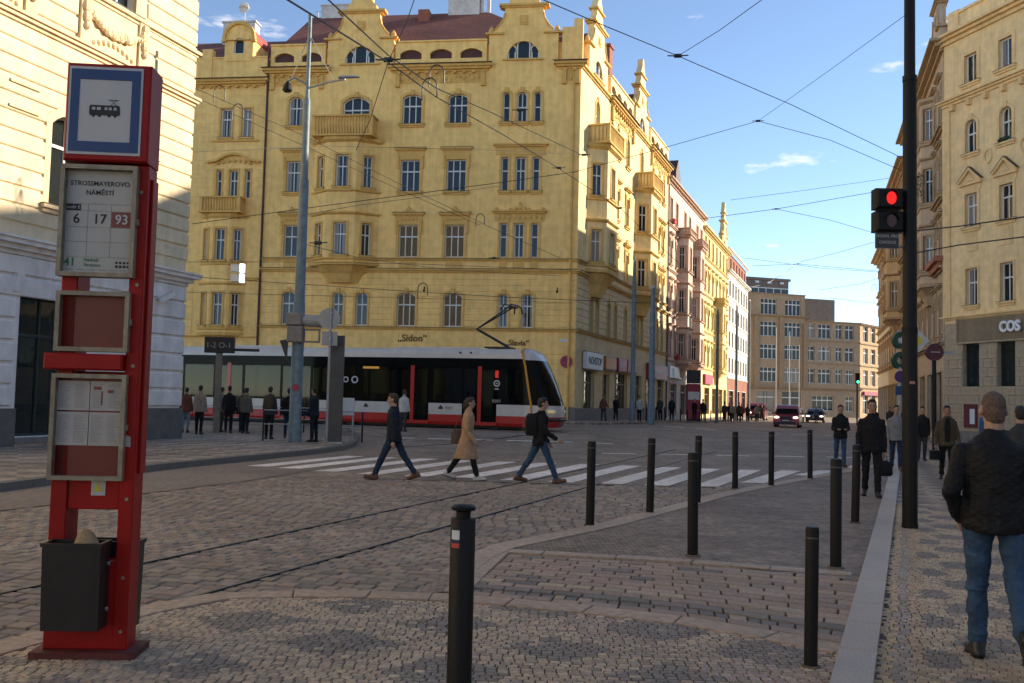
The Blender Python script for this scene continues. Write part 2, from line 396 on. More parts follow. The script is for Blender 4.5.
SETT_VIEW = []
def visible(x, y, pad=260):
    if y < 1.5: return False
    px = 512 + 958 * x / y; return -pad < px < 1024 + pad and 400 + 958 * CAM_H / y < 683 + pad * 0.55
def sett_field(name, parent, poly, ang, su, sv, joint, top, height, colf, bond=0.5, jit=0.12, ztop=0.0, nobj=300, mat_a=None, mat_o=None, piece='sett', holes=(), pad=260, jv=None):
    """loose setts: the nearest ones single objects, the others one joined part"""
    ca, sa = math.cos(ang), math.sin(ang)
    xs = [p[0] for p in poly]; ys = [p[1] for p in poly]
    cx, cy = (min(xs)+max(xs))/2, (min(ys)+max(ys))/2
    R = math.hypot(max(xs)-min(xs), max(ys)-min(ys)) / 2 + 0.5
    rnd = random.Random(hash(name) % 1000 if False else len(name) * 17)
    cells = []
    nv = int(R / sv) + 1; nu = int(R / su) + 1
    for j in range(-nv, nv + 1):
        off = rnd.uniform(0, 1) * su
        for i in range(-nu, nu + 1):
            u = i * su + off; v = j * sv
            x = cx + u*ca - v*sa; y = cy + u*sa + v*ca
            if not visible(x, y, pad) or not inside(poly, x, y): continue
            if any(inside(h, x, y) for h in holes): continue
            cells.append((x, y))
    cells.sort(key=lambda c: (0 if (abs(c[0]/c[1]) < 0.54 and c[1] > 5.2) else 1, c[1]))
    proto = None; V = []; F = []; C = []
    for k, (x, y) in enumerate(cells):
        hu = (su - joint) / 2 * (1 + rnd.uniform(-jit, jit) * 0.6); hv = (sv - (jv or joint)) / 2 * (1 + rnd.uniform(-jit, jit) * 0.6)
        a = ang + rnd.uniform(-jit, jit) * 0.35; z = ztop + rnd.uniform(-1, 1) * top
        col = colf(x, y, rnd); tx = rnd.uniform(-1, 1) * 0.03; ty = rnd.uniform(-1, 1) * 0.03
        if k < nobj:
            if proto is None:
                mb = MB(); e = 0.11
                mb.add([(-1,-1,-1),(1,-1,-1),(1,1,-1),(-1,1,-1),(-1,-1,-.18),(1,-1,-.18),(1,1,-.18),(-1,1,-.18),(-1+e,-1+e,0),(1-e,-1+e,0),(1-e,1-e,0),(-1+e,1-e,0)],
                       [(0,1,5,4),(1,2,6,5),(2,3,7,6),(3,0,4,7),(4,5,9,8),(5,6,10,9),(6,7,11,10),(7,4,8,11),(8,9,10,11)])
                proto = mb.mesh(piece, mat_o or M_SETTO, recalc=False)
            o = link(piece, proto, parent, Matrix.Translation((x, y, z)) @ Matrix.Rotation(a, 4, 'Z') @ Matrix.Diagonal((hu, hv, height, 1)))
            o.color = (*col, 1)
        else:
            n0 = len(V); c2, s2 = math.cos(a), math.sin(a)
            for (fx, fy, fz) in ((-1,-1,-height),(1,-1,-height),(1,1,-height),(-1,1,-height),(-.86,-.86,0),(.86,-.86,0),(.86,.86,0),(-.86,.86,0)):
                qx, qy = fx*hu, fy*hv
                if fz: zz = z + fz * 0.45
                else: zz = z + tx*qx + ty*qy
                V.append((x + qx*c2 - qy*s2, y + qx*s2 + qy*c2, zz))
            F += [(n0,n0+1,n0+5,n0+4),(n0+1,n0+2,n0+6,n0+5),(n0+2,n0+3,n0+7,n0+6),(n0+3,n0,n0+4,n0+7),(n0+4,n0+5,n0+6,n0+7)]
            C += [(*col, 1)] * 8
    if V:
        me = bpy.data.meshes.new(name); me.from_pydata(V, [], F)
        at = me.color_attributes.new('Col', 'FLOAT_COLOR', 'POINT'); at.data.foreach_set('color', np.array(C, dtype=np.float32).ravel())
        me.materials.append(mat_a or M_SETTA); o = link(name, me, parent); o['kind'] = 'stuff'
    return len(cells)
def jitc(c, r, a=0.16): k = 1 + r.uniform(-a, a); return tuple(max(0.01, q * k * (1 + r.uniform(-0.04, 0.04))) for q in c)

# --- tram track rails of the near track
RAILD = dirv(20.6); RAILN = (RAILD[1], -RAILD[0])
R1 = (-3.22, 6.23)
def rail_pt(t, s): return (R1[0] + RAILD[0]*t - RAILN[0]*s, R1[1] + RAILD[1]*t - RAILN[1]*s)
M_RAIL = mat('worn_rail_steel', (0.222,0.205,0.175), 0.5, metal=0.6, var=0.2, vscale=12)
M_GROOVE = mat('rail_groove', (0.01,0.01,0.01), 0.8)
def rail(pts, parent, z=0.0, w=0.032):
    def strip(off0, off1, z0, z1, m, nm, par):
        mb = MB(); L = []; Rr = []
        for i, p in enumerate(pts):
            a = pts[max(i-1,0)]; b = pts[min(i+1,len(pts)-1)]; d = Vector((b[0]-a[0], b[1]-a[1])).normalized(); nn = Vector((d.y, -d.x))
            hz = gh(p[0], p[1])
            L.append((p[0]+nn.x*off0, p[1]+nn.y*off0, hz)); Rr.append((p[0]+nn.x*off1, p[1]+nn.y*off1, hz))
        for i in range(len(pts)-1):
            A = [L[i], Rr[i], Rr[i+1], L[i+1]]
            mb.add([(q[0],q[1],q[2]+z0) for q in A] + [(q[0],q[1],q[2]+z1) for q in A], [(4,5,6,7),(0,1,5,4),(1,2,6,5),(2,3,7,6),(3,0,4,7)])
        return mb.build(nm, m, par)
    r = strip(-w/2, w/2, z-0.06, z+0.007, M_RAIL, 'rail', parent)
    strip(w/2+0.001, w/2+0.02, z-0.06, z+0.004, M_GROOVE, 'groove', r)
    return r
for s in (0.0, 1.435):
    rail([rail_pt(t, s) for t in (-6, 0, 6, 12, 20, 30)], road)
# curve from the tram street into the main street
for rr in (0.0, 1.435):
    pts = []
    for k in range(17):
        a = rad(-62 + k * 6.2); R = 17.0 + rr
        pts.append((-7.0 + R * math.sin(a + rad(90)) * 0.62 - 2, 40.6 - 17.0 + R * math.cos(a) * 0.98 - rr*0.1))
    rail(pts, road)

# --- granite setts of the carriageway
def road_col(x, y, r):
    q = r.random()
    c = (0.335,0.254,0.181) if q < .5 else ((0.294,0.230,0.169) if q < .8 else ((0.346,0.248,0.173) if q < .9 else (0.234,0.194,0.152)))
    return jitc(c, r, 0.2)
road_poly = [(-3.45,5.3)] + [(p[0]-0.06, p[1]+0.2) for p in NEAR[1:6]] + [(-0.6,9.0),(-0.3,10.75),(1.2,12.95),(2.3,14.95),(4.37,18.7),(4.85,19.5),(-4.9,19.5),(-5.3,17.9),(-6.0,15.81),(-7.0,13.08),(-8.7,8.5),(-9.6,6.0),(-6,3)]
sett_field('road_setts', road, road_poly, rad(-14), 0.19, 0.165, 0.012, 0.005, 0.04, road_col, ztop=-0.005, jit=0.14, jv=0.028)

# --- near mosaic pavement with dark diamonds
pav = sheet('near_pavement', [(-12,-12),(30,-12),(30,4.5),(1.6,4.9)] + list(reversed(NEAR)) + [(-4.2,3.2)], -0.0085, M_BED)
DSP = 0.74
def near_col(x, y, r):
    u = (x + 1.15) / DSP; v = (y - 6.6) / 0.62
    a, b = u + v, u - v
    fx, fy = abs(a/2 - round(a/2)) * 2, abs(b/2 - round(b/2)) * 2
    n = math.sin(x*2.1+1.3) * math.cos(y*2.7) + 0.5 * math.sin(x*5.3 + y*4.1)
    if fx + 0.12*n < 0.56 and fy + 0.1*n < 0.56 and r.random() < 0.92: return jitc((0.255,0.208,0.160), r)
    q = r.random()
    if x > 0.5 and q < 0.35 + 0.3*n: return jitc((0.408,0.297,0.217), r)
    return jitc((0.511,0.378,0.244) if q < .55 else ((0.450,0.336,0.222) if q < .85 else (0.355,0.274,0.195)), r)
near_poly = [(-4.6,2.0),(-3.5,5.3)] + [(p[0]+0.0, p[1]-0.02) for p in NEAR[1:]] + [(2.2,6.45),(1.99,5.95),(0.95,3.4),(0.5,2.2)]
sett_field('mosaic_setts', pav, near_poly, rad(-3), 0.074, 0.062, 0.006, 0.0018, 0.014, near_col, ztop=0.002, jit=0.14, jv=0.009, mat_a=M_SETTA)

# --- flush slab edge of the near pavement
def slab_run(pts, width, length, m, parent, name, z0, z1, gap=0.012, side=1, jit=0.0, b=0.01):
    P = [Vector(p) for p in pts]; acc = []
    seg = 0; pos = P[0].copy(); dist = 0
    cum = [0.0]
    for i in range(len(P)-1): cum.append(cum[-1] + (P[i+1]-P[i]).length)
    def at(t):
        t = min(max(t, 0), cum[-1])
        for i in range(len(P)-1):
            if t <= cum[i+1] or i == len(P)-2:
                k = (t - cum[i]) / max(1e-6, cum[i+1]-cum[i]); d = (P[i+1]-P[i]).normalized(); return P[i].lerp(P[i+1], k), Vector((-d.y, d.x)) * side
    out = []; t = 0.0
    while t < cum[-1] - 0.05:
        L = length * (1 + random.uniform(-jit, jit)); t1 = min(t + L, cum[-1])
        p0, n0 = at(t + gap); p1, n1 = at(t1)
        q = [p0, p1, p1 + n1*width, p0 + n0*width]; dz = random.uniform(-0.003, 0.003)
        c = sum(q, Vector((0,0))) / 4
        mb = MB(); zz = gh(c.x, c.y)
        inn = [v + (c - v).normalized() * b for v in q]
        mb.add([(v.x,v.y,zz+z0) for v in q] + [(v.x,v.y,zz+z1-b*0.6+dz) for v in q] + [(v.x,v.y,zz+z1+dz) for v in inn],
               [(0,1,5,4),(1,2,6,5),(2,3,7,6),(3,0,4,7),(4,5,9,8),(5,6,10,9),(6,7,11,10),(7,4,8,11),(8,9,10,11)])
        out.append(mb.build(name, m, parent)); t = t1
    return out
slab_run(NEAR, 0.27, 0.62, M_SLABB, pav, 'edge_slab', -0.04, 0.012, jit=0.2)

# --- brown paver apron between near pavement and the dark island
apron = sheet('paver_apron', [(-0.45,8.3),(0.44,7.9),(1.55,7.4),(2.3,6.6),(3.6,9.7),(1.83,10.35),(0.0,10.75)], -0.03, M_BED)
M_PAVER = mat('brown_paver', (0.2,0.2,0.2), 0.72, var=0.25, vscale=20, bump=0.45, bscale=80, src='object')
def lerp2(a, b, t): return (a[0]+(b[0]-a[0])*t, a[1]+(b[1]-a[1])*t)
LOW = [(-0.36,8.34),(0.52,8.06),(1.58,7.60),(2.44,6.92)]; UPP = [(0.02,10.50),(1.0,10.30),(1.9,10.12),(3.52,9.56)]
def curve_at(C, t):
    k = min(int(t * (len(C)-1)), len(C)-2); return lerp2(C[k], C[k+1], t*(len(C)-1) - k)
NR = 14
for j in range(NR):
    a0, a1 = j / NR, (j + 1) / NR
    fine = j == 1
    npz = 26 if fine else 11
    cuts = [0.0] + [(i + (0.5 if j % 2 and not fine else 0.0) + random.uniform(-.16, .16)) / npz for i in range(1 if not (j % 2) or fine else 0, npz)] + [1.0]
    for t0, t1 in zip(cuts[:-1], cuts[1:]):
        if t1 - t0 < 0.012: continue
        g0 = 0.0022
        q = [lerp2(curve_at(LOW, t), curve_at(UPP, t), a) for t, a in ((t0+g0, a0+0.004), (t1-g0, a0+0.004), (t1-g0, a1-0.004), (t0+g0, a1-0.004))]
        c = (sum(p[0] for p in q)/4, sum(p[1] for p in q)/4); z1 = random.uniform(-0.003, 0.004) - (0.008 if fine else 0)
        mb = MB(); V0 = [(p[0]-c[0], p[1]-c[1]) for p in q]; e = 0.95
        mb.add([(p[0],p[1],-0.03) for p in V0] + [(p[0],p[1],z1-0.008) for p in V0] + [(p[0]*e,p[1]*e,z1) for p in V0],
               [(0,1,5,4),(1,2,6,5),(2,3,7,6),(3,0,4,7),(4,5,9,8),(5,6,10,9),(6,7,11,10),(7,4,8,11),(8,9,10,11)])
        o = mb.build('paver', M_PAVER, apron, M=Matrix.Translation((c[0], c[1], 0)))
        r = random; base = (0.193,0.164,0.128) if (j in (1,2) and r.random() < .8) or r.random() < .08 else ((0.423,0.322,0.209) if (j == 4 and t0 < .6) else (0.346,0.248,0.172))
        o.color = (*jitc(base, r, 0.18), 1)
slab_run([(-0.33,8.4),(0.02,10.62)], 0.22, 0.7, M_SLABG, apron, 'edge_slab', -0.03, 0.012, side=1)
slab_run([(3.46,9.68),(1.9,10.23),(1.0,10.42),(0.0,10.63)], 0.2, 0.8, M_SLABG, apron, 'edge_slab', -0.03, 0.012, side=-1)

# --- dark sett island
isl = sheet('dark_sett_island', ISL[1:] + [kp(23.4), kp(3.75), (1.9,10.38),(1.0,10.58),(0.1,10.75)], 0.0, M_ISLAND)
sheet('dark_sett_corner', [(-0.75,8.38),(-0.36,8.45),(-0.05,10.6),(-0.36,10.75),(-0.63,9.19)], -0.001, M_ISLAND)
slab_run(ISL, 0.3, 0.9, M_SLABG, isl, 'edge_slab', -0.03, 0.014, side=-1, jit=0.2)

# --- right pavement: granite kerb, border rows, mosaic
rpav = sheet('right_pavement', [kp(-8, KW), kp(150, KW), (180,150),(80,-12),(12,-12)], -0.0065, M_BED)
slab_run([kp(-6), kp(75)], KW, 1.05, M_KERB, rpav, 'kerb_stone', -0.05, 0.035, side=-1, jit=0.25, b=0.012)
def right_col(x, y, r):
    s = (x - KL0[0]) * KN[0] + (y - KL0[1]) * KN[1] - KW; t = (x - KL0[0]) * KD[0] + (y - KL0[1]) * KD[1]
    if s < 0.10: return jitc((0.567,0.386,0.205), r)
    if s < 0.21: return jitc((0.384,0.302,0.223), r)
    if s < 0.31: return jitc((0.474,0.330,0.196), r)
    u = s - 0.31; a = (t / 0.62); row = math.floor(a); v = a - row
    uu = (u + (0.42 if row % 2 else 0)) / 0.84; vv = abs(v - 0.5); f = abs(uu - math.floor(uu) - 0.5)
    if f < 0.27 and vv + max(0, f - 0.12) * 0.9 < 0.40: return jitc((0.249,0.208,0.163), r)
    return jitc((0.511,0.378,0.239) if r.random() < .7 else (0.409,0.309,0.205), r)
right_poly = [kp(-3, KW+0.01), kp(12.0, KW+0.01), kp(9.5, 3.2), kp(4, 5.0), kp(-3, 5.0)]
sett_field('mosaic_setts', rpav, right_poly, rad(-22.5), 0.076, 0.066, 0.006, 0.0018, 0.014, right_col, ztop=0.004, jit=0.12, jv=0.009, mat_a=M_SETTA, pad=330)
sheet('right_pavement_far', [kp(12.0, KW), kp(150, KW), (180,150), (60,10), kp(4, 5.0), kp(9.5, 3.2)], 0.002, M_MOSFAR)

# --- far tram stop pavement on the left
stop = sheet('stop_pavement', FARK + [(-60,46),(-60,-10),(-14,-10)], 0.0, M_STOPPAV, thick=0.13)
M_KERBD = mat('dark_kerb_stone', (0.139,0.130,0.112), 0.6, var=0.2, vscale=20, bump=0.2, bscale=90)
slab_run([(p[0], p[1]) for p in FARK[1:11]], 0.24, 1.0, M_KERBD, stop, 'kerb_stone', -0.02, 0.142, side=-1, jit=0.1)

# --- painted crossing
M_PAINT = mat('road_paint', (0.8,0.71,0.6), 0.75, var=0.25, vscale=7, bump=0.4, bscale=60, stain=0.2)
def paint(name, q, z=0.006, mm=None):
    mb = MB(); vs = [(p[0], p[1], gh(p[0],p[1]) + z) for p in q] + [(p[0], p[1], gh(p[0],p[1]) + z - 0.004) for p in q]
    mb.add(vs, [(0,1,2,3),(0,4,5,1),(1,5,6,2),(2,6,7,3),(3,7,4,0)]); return mb.build(name, mm or M_PAINT, road)
CW = [((-6.0,22.1),(-4.5,26.6)),((-5.2,21.7),(-3.55,26.4)),((-4.25,21.1),(-2.45,26.2)),((-3.24,20.65),(-1.4,25.9)),((-2.23,20.4),(-.3,25.75)),((-1.2,20.35),(.78,25.65)),((-.18,20.0),(1.9,25.6)),((.8,19.8),(2.95,25.4)),((1.84,19.75),(4.0,25.2)),((2.75,19.6),(4.98,25.0)),((3.75,19.65),(6.0,24.9)),((5.0,20.8),(7.05,25.0)),((6.9,23.4),(8.2,25.4))]
for a_, b_ in CW:
    w = .5; paint('crossing_stripe', [a_, (a_[0]+w, a_[1]-.05), (b_[0]+w, b_[1]-.05), b_])
# lane lines farther along
for i in range(9):
    x0 = 3.0 + i * 1.9; paint('lane_mark', [(x0, 31.0 + i*0.25), (x0+1.1, 31.1 + i*0.25), (x0+1.1, 31.4 + i*0.25), (x0, 31.3 + i*0.25)])
for i in range(8):
    x0 = 9.0 + i*1.9; y0 = 56 + i*.1; paint('lane_mark', [(x0, y0), (x0+1.2, y0), (x0+1.2, y0+.5), (x0, y0+.5)])
for i in range(6):
    x0 = -4.6 + i * 1.5; paint('lane_mark', [(x0, 36.2), (x0+1.0, 36.2), (x0+1.0, 36.42), (x0, 36.42)])
for i in range(5):
    t = 22.0 + i*2.6; a = kp(t, -1.1); b = kp(t+1.3, -1.1)
    paint('lane_mark', [a, (a[0]+.14, a[1]-.06), (b[0]+.14, b[1]-.06), b])
# ================================================================ BUILDINGS
WCACHE = {}
def win(root, F, xc, z0, w, h, rise=0.0, nm=1, tr=0.36, trim=0.16, sill=True, hood=None, fm=None, tm=None, gm=None, set_=0.17, hs=1.0, pots=False, bars=0.06):
    """one window: frame with pane, and where shown surround, sill and hood"""
    fm = fm or M_WHITE; gm = gm or M_GLASS
    key = (round(w,3), round(h,3), rise, nm, tr, trim, sill, hood, fm.name, tm.name if tm else '', gm.name, set_, hs, bars)
    if key not in WCACHE:
        hw = w / 2; ms = []
        mb = MB(); t = 0.07
        out = arch(-hw, hw, 0, h, rise); inn = arch(-hw+t, hw-t, t, h-t, max(0, rise*0.92) if rise else 0)
        mb.prism(out, set_, set_+0.07, [inn])
        zt = (h - rise) * (1 - tr) if rise and rise > 0.5 else h * (1 - tr)
        if tr: mb.box(-hw+t, hw-t, set_-0.02, set_+0.05, zt-bars*0.7, zt+bars*0.7)
        for k in range(nm):
            x = -hw + w * (k + 1) / (nm + 1); mb.box(x-bars/2, x+bars/2, set_-0.01, set_+0.06, t, arch_h(x, hw, h, rise) - t*0.5)
        ms.append(('window', mb.mesh('window', fm)))
        mb = MB(); mb.prism(arch(-hw+.03, hw-.03, .03, h-.03, rise*0.95), set_+0.035, set_+0.05); ms.append(('pane', mb.mesh('pane', gm)))
        if trim and tm:
            mb = MB(); mb.prism(arch(-hw-trim, hw+trim, 0, h+trim, rise), -0.055, 0.02, [arch(-hw, hw, 0.001, h, rise)])
            if rise: mb.prism([(-.1,h-.05),(.1,h-.05),(.14,h+.3),(-.14,h+.3)], -0.1, 0.02)
            ms.append(('surround', mb.mesh('surround', tm)))
        if sill and tm:
            mb = MB(); s = hw + trim + 0.06; mb.box(-s, s, -0.17, 0.1, -0.1, 0.0); mb.box(-s+.05, s-.05, -0.09, 0.03, -0.22, -0.1)
            ms.append(('sill', mb.mesh('sill', tm)))
            mb = MB(); mb.box(-s-.02, s+.02, -0.19, 0.08, 0.002, 0.02); ms.append(('sill_flashing', mb.mesh('sill_flashing', M_FLASH)))
        if hood and tm:
            mb = MB(); s = (hw + trim + 0.2) * hs; b = h + trim
            if hood in ('cornice', 'crest'):
                mb.box(-s+.1, s-.1, -0.05, 0.02, b, b+.42); mb.box(-s+.04, s-.04, -0.16, 0.02, b+.42, b+.5); mb.box(-s-.04, s+.04, -0.26, 0.02, b+.5, b+.58)
                for sg in (-1, 1): mb.box(sg*(hw+trim)-.07, sg*(hw+trim)+.07, -0.13, 0.02, b-.75, b+.1)
                if hood == 'crest':
                    for k, (dx, dz, r) in enumerate(((0,.2,.2),(-.22,.1,.14),(.22,.1,.14),(-.42,.06,.09),(.42,.06,.09),(-s*.92,.08,.1),(s*.92,.08,.1),(0,.38,.08))):
                        mb.ball((dx, -0.1, b+.58+dz), (r, .09, r*.9), 7, 5)
                    for k in range(5): mb.ball((-hw*.8 + k*hw*.4, -.07, b+.2), (.13,.05,.1), 6, 4)
            elif hood == 'ped':
                mb.box(-s, s, -0.18, 0.02, b+.3, b+.42); mb.box(-s+.1, s-.1, -.05, .02, b, b+.3)
                mb.prism([(-s,b+.42),(s,b+.42),(0,b+1.1)], -0.06, 0.02)
                for sg in (-1, 1): mb.prism([(sg*s,b+.42),(sg*(s+.04),b+.52),(0,b+1.25),(0,b+1.08)], -0.22, 0.02)
                mb.prism([(-s*.35,b+.5),(s*.35,b+.5),(0,b+.85)], -0.1, 0)
            elif hood == 'segment':
                n = 10; top = [(-s + 2*s*i/n, b+.5 + .42*math.sin(math.pi*i/n)**1.5) for i in range(n+1)]
                mb.prism(top + [(p[0]*.98, p[1]-.13) for p in reversed(top)], -0.24, 0.02)
                mb.prism([(-s*.85,b)] + [(s*.85,b)] + [(p[0]*.85, p[1]-.14) for p in reversed(top)], -0.05, 0.02)
                for k in range(7): mb.ball(((k-3)*s*.24, -.08, b+.34+.22*math.cos((k-3)*.45)), (.13,.07,.12), 6, 4)
            ms.append(('hood', mb.mesh('hood', tm)))
            if hood in ('cornice', 'crest'):
                mb = MB(); mb.box(-s-.06, s+.06, -0.28, 0.01, b+.582, b+.61); ms.append(('flashing', mb.mesh('flashing', M_FLASH)))
            elif hood == 'ped':
                mb = MB(); mb.prism([(-s-.06,b+.53),(0,b+1.29),(s+.06,b+.53),(s+.06,b+.5),(0,b+1.255),(-s-.06,b+.5)], -.24, .01); ms.append(('flashing', mb.mesh('flashing', M_FLASH)))
        WCACHE[key] = ms
    ms = WCACHE[key]
    o = link('window', ms[0][1], root, F @ Matrix.Translation((xc, 0, z0)))
    for nm_, me in ms[1:]: link(nm_, me, o)
    return arch(xc-w/2, xc+w/2, z0, z0+h, rise)

def courses(root, F, x0, x1, zs, holes, m, proud=0.035, gap=0.035, name='stone_course', joint=None):
    """horizontal rusticated courses, cut out at the openings; one object per course"""
    hb = [(min(p[0] for p in h)-0.18, max(p[0] for p in h)+0.18, min(p[1] for p in h)-0.1, max(p[1] for p in h)+0.1) for h in holes]
    for a, b in zip(zs[:-1], zs[1:]):
        z0, z1 = a + gap/2, b - gap/2
        cut = sorted((h[0], h[1]) for h in hb if h[2] < (z0+z1)/2 < h[3])
        x = x0; mb = MB(); segs = []
        for c0, c1 in cut + [(x1, x1)]:
            if c0 - x > 0.08: segs.append((x, min(c0, x1)))
            x = max(x, c1)
        for s0, s1 in segs: mb.cbox(s0, s1, -proud, 0.01, z0, z1, min(0.025, proud*0.8))
        if segs:
            mb.M = Matrix(); o = mb.build(name, m, root, M=F)

def ledge(mb, x0, x1, z, prof):            # stacked moulding: list of (height, projection)
    for hgt, pr in prof:
        mb.box(x0 - pr, x1 + pr, -pr, 0.02, z, z + hgt); z += hgt
def part(name, root, F, m, fn, smooth=False, parent=None):
    mb = MB(); mb.M = F; fn(mb); return mb.build(name, m, parent or root, smooth)

def oriel(root, F, xc, hw, side, proj, z0, z1, floors, wm, m, tm, base=1.3, wf=0.85, ws=0.62, top=None, hoodk=None):
    """three-sided bay: floors = [(z, h)]; top = balcony height or None"""
    A, B, Cc, D = (xc-hw-side, 0.0), (xc-hw, -proj), (xc+hw, -proj), (xc+hw+side, 0.0)
    for (p, q, ww) in ((A,B,ws),(B,Cc,wf),(Cc,D,ws)):
        d = Vector((q[0]-p[0], q[1]-p[1])); L = d.length; d.normalize()
        G = F @ Matrix.Translation((p[0], p[1], 0)) @ Matrix.Rotation(math.atan2(d.y, d.x), 4, 'Z')
        hs = [win(root, G, L/2, z, ww, h, 0, 1, tr=.36, trim=.13, hood=None, fm=wm, tm=tm) for z, h in floors]
        mb = MB(); mb.M = G; mb.wall([(0,z0),(L,z0),(L,z1),(0,z1)], hs); mb.build('bay_wall', m, root)
    mb = MB(); mb.M = F
    def ring(z, k): return [(xc + (p[0]-xc)*(1+k*.16), p[1]*(1+k*.22) + (0.05 if p[1]==0 else 0), z) for p in (A,B,Cc,D)]
    mb.loft([ring(z0-base,-3.0), ring(z0-base*.55,-2.0), ring(z0-.25,-.2), ring(z0-.2,.5), ring(z0,.6), ring(z0+.02,0)])
    for z, h in floors:
        zz = z - .32; mb.loft([ring(zz,.05), ring(zz+.04,.55), ring(zz+.14,.6), ring(zz+.16,.05)])
    for z, h in floors[:-1]:
        zz = z + h + .5; mb.loft([ring(zz,.05), ring(zz+.1,.7), ring(zz+.2,.75), ring(zz+.22,.05)])
    mb.loft([ring(z1-.02,.05), ring(z1+.12,.9), ring(z1+.3,1.0), ring(z1+.32,0)])
    mb.build('bay_moulding', tm, root)
    if top:
        balcony(root, F, xc-hw-side*.8, xc+hw+side*.8, proj+.25, z1+.32, top, m, tm)
def balcony(root, F, x0, x1, proj, z, ztop, m, tm, slabt=0.0):
    o = part('balcony', root, F, tm, lambda b: (b.box(x0-.08, x1+.08, -proj-.08, 0, z, z+.12), b.box(x0-.06, x1+.06, -proj-.06, -proj+.14, ztop-.1, ztop),
             b.box(x0-.06, x0+.14, -proj+.14, 0, ztop-.1, ztop), b.box(x1-.14, x1+.06, -proj+.14, 0, ztop-.1, ztop),
             b.box(x0-.03, x0+.17, -proj-.03, -proj+.17, z+.12, ztop-.1), b.box(x1-.17, x1+.03, -proj-.03, -proj+.17, z+.12, ztop-.1)))
    mb = MB(); mb.M = F
    n = max(3, int((x1-x0)/.22))
    for k in range(n):
        x = x0 + .25 + (x1-x0-.5)*(k+.5)/n
        mb.lathe([(.05,0),(.085,.12),(.04,(ztop-z)*.55),(.06,ztop-z-.22)], 6, (x, -proj+.06, z+.12))
    for sx in (x0+.06, x1-.06):
        for k in range(max(1,int(proj/.25))): mb.lathe([(.05,0),(.085,.12),(.04,(ztop-z)*.55),(.06,ztop-z-.22)], 6, (sx, -proj+.25+k*.25, z+.12))
    mb.build('balustrade', tm, o)
    part('balcony_panel', root, F, m, lambda b: (b.box(x0+.1, x1-.1, -proj+.1, -proj+.16, z+.12, ztop-.1), b.box(x0+.09, x0+.15, -proj+.16, 0, z+.12, ztop-.1), b.box(x1-.15, x1-.09, -proj+.16, 0, z+.12, ztop-.1)), parent=o)
    part('console', root, F, tm, lambda b: [b.loft([[(xx-.12,-.1,z-.7),(xx+.12,-.1,z-.7),(xx+.12,0.02,z-.7),(xx-.12,0.02,z-.7)],[(xx-.14,-.3,z-.4),(xx+.14,-.3,z-.4),(xx+.14,0.02,z-.4),(xx-.14,0.02,z-.4)],[(xx-.15,-proj*.9,z-.02),(xx+.15,-proj*.9,z-.02),(xx+.15,0.02,z-.02),(xx-.15,0.02,z-.02)]]) for xx in (x0+.4, x1-.4)], parent=o)
    return o

def gable(root, F, xc, zb, m, tm, k=1.0, roofm=None):
    R = [(2.25,0),(2.25,1.75),(2.02,1.78),(1.9,2.05),(1.62,2.35),(1.36,2.75),(1.26,3.15),(1.25,3.62),(1.02,3.66),(.98,4.05),(.72,4.3),(.68,4.75),(.78,4.8),(.5,5.3),(.28,5.55),(.22,6.1),(0,6.25)]
    pts = [(xc + x*k, zb + z) for x, z in R] + [(xc - x*k, zb + z) for x, z in reversed(R[:-1])]
    hole = arch(xc-1.04, xc+1.04, zb+.15, zb+1.3, 1.02, 12)
    g_ = part('gable', root, F, m, lambda b: b.prism(pts, 0.0, 0.45, [hole]))
    for x, wd, hh, rs in ((0,.86,1.28,.18),(-.76,.5,.95,.48),(.76,.5,.95,.48)):
        win(root, F, xc+x, zb+.15, wd, hh*.98, rs, 0, tr=0, trim=0, sill=False, set_=.12)
    def mould(b):
        for sg in (-1, 1):
            xa, xb = sorted((xc+sg*1.3*k, xc+sg*2.5*k)); b.box(xa, xb, -.16, .5, zb+1.75, zb+1.87)
        b.box(xc-1.62*k, xc+1.62*k, -.2, .6, zb+3.6, zb+3.74); b.box(xc-1.45*k, xc+1.45*k, -.1, .5, zb+3.5, zb+3.6)
        b.box(xc-.95*k, xc+.95*k, -.14, .55, zb+4.72, zb+4.82)
        b.box(xc-1.35, xc+1.35, -.12, .03, zb+.02, zb+.13); b.box(xc-.28, xc+.28, -.05, .03, zb+2.35, zb+3.0); b.box(xc-.18, xc+.18, -.09, .03, zb+2.5, zb+2.85)
        for sg in (-1,1): b.lathe([(.13,0),(.2,.1),(.17,.3),(.05,.5)], 8, (xc+sg*2.15*k, .22, zb+1.87))
        for sg in (-1,1): b.tube([(xc+sg*1.9*k,-.03,zb+2.05),(xc+sg*1.62*k,-.03,zb+2.35),(xc+sg*1.36*k,-.03,zb+2.75),(xc+sg*1.26*k,-.03,zb+3.15)], .06, 6)
    part('gable_moulding', root, F, tm, mould, parent=g_)
    if roofm: part('gable_roof', root, F, roofm, lambda b: b.loft([[(xc-1.7,.44,zb+1.6),(xc+1.7,.44,zb+1.6),(xc,.44,zb+3.4)],[(xc-1.7,6.5,zb+1.6),(xc+1.7,6.5,zb+1.6),(xc,6.5,zb+3.4)]]), parent=g_)

def loggia(root, F, x0, x1, n, m, tm, z=23.45, dark=None):
    hs = []; step = (x1-x0)/n
    for k in range(n):
        xc = x0 + step*(k+.5); hs.append(arch(xc-step*.36, xc+step*.36, z+.28, z+.92, .26))
    p = part('parapet', root, F, m, lambda b: (b.wall([(x0,z),(x1,z),(x1,z+1.4),(x0,z+1.4)], hs, .35), b.box(x0, x1, -.1, .4, z+1.4, z+1.5)))
    part('loggia_back', root, F, dark, lambda b: b.box(x0+.03, x1-.03, .2, .28, z+.1, z+1.3), parent=p)

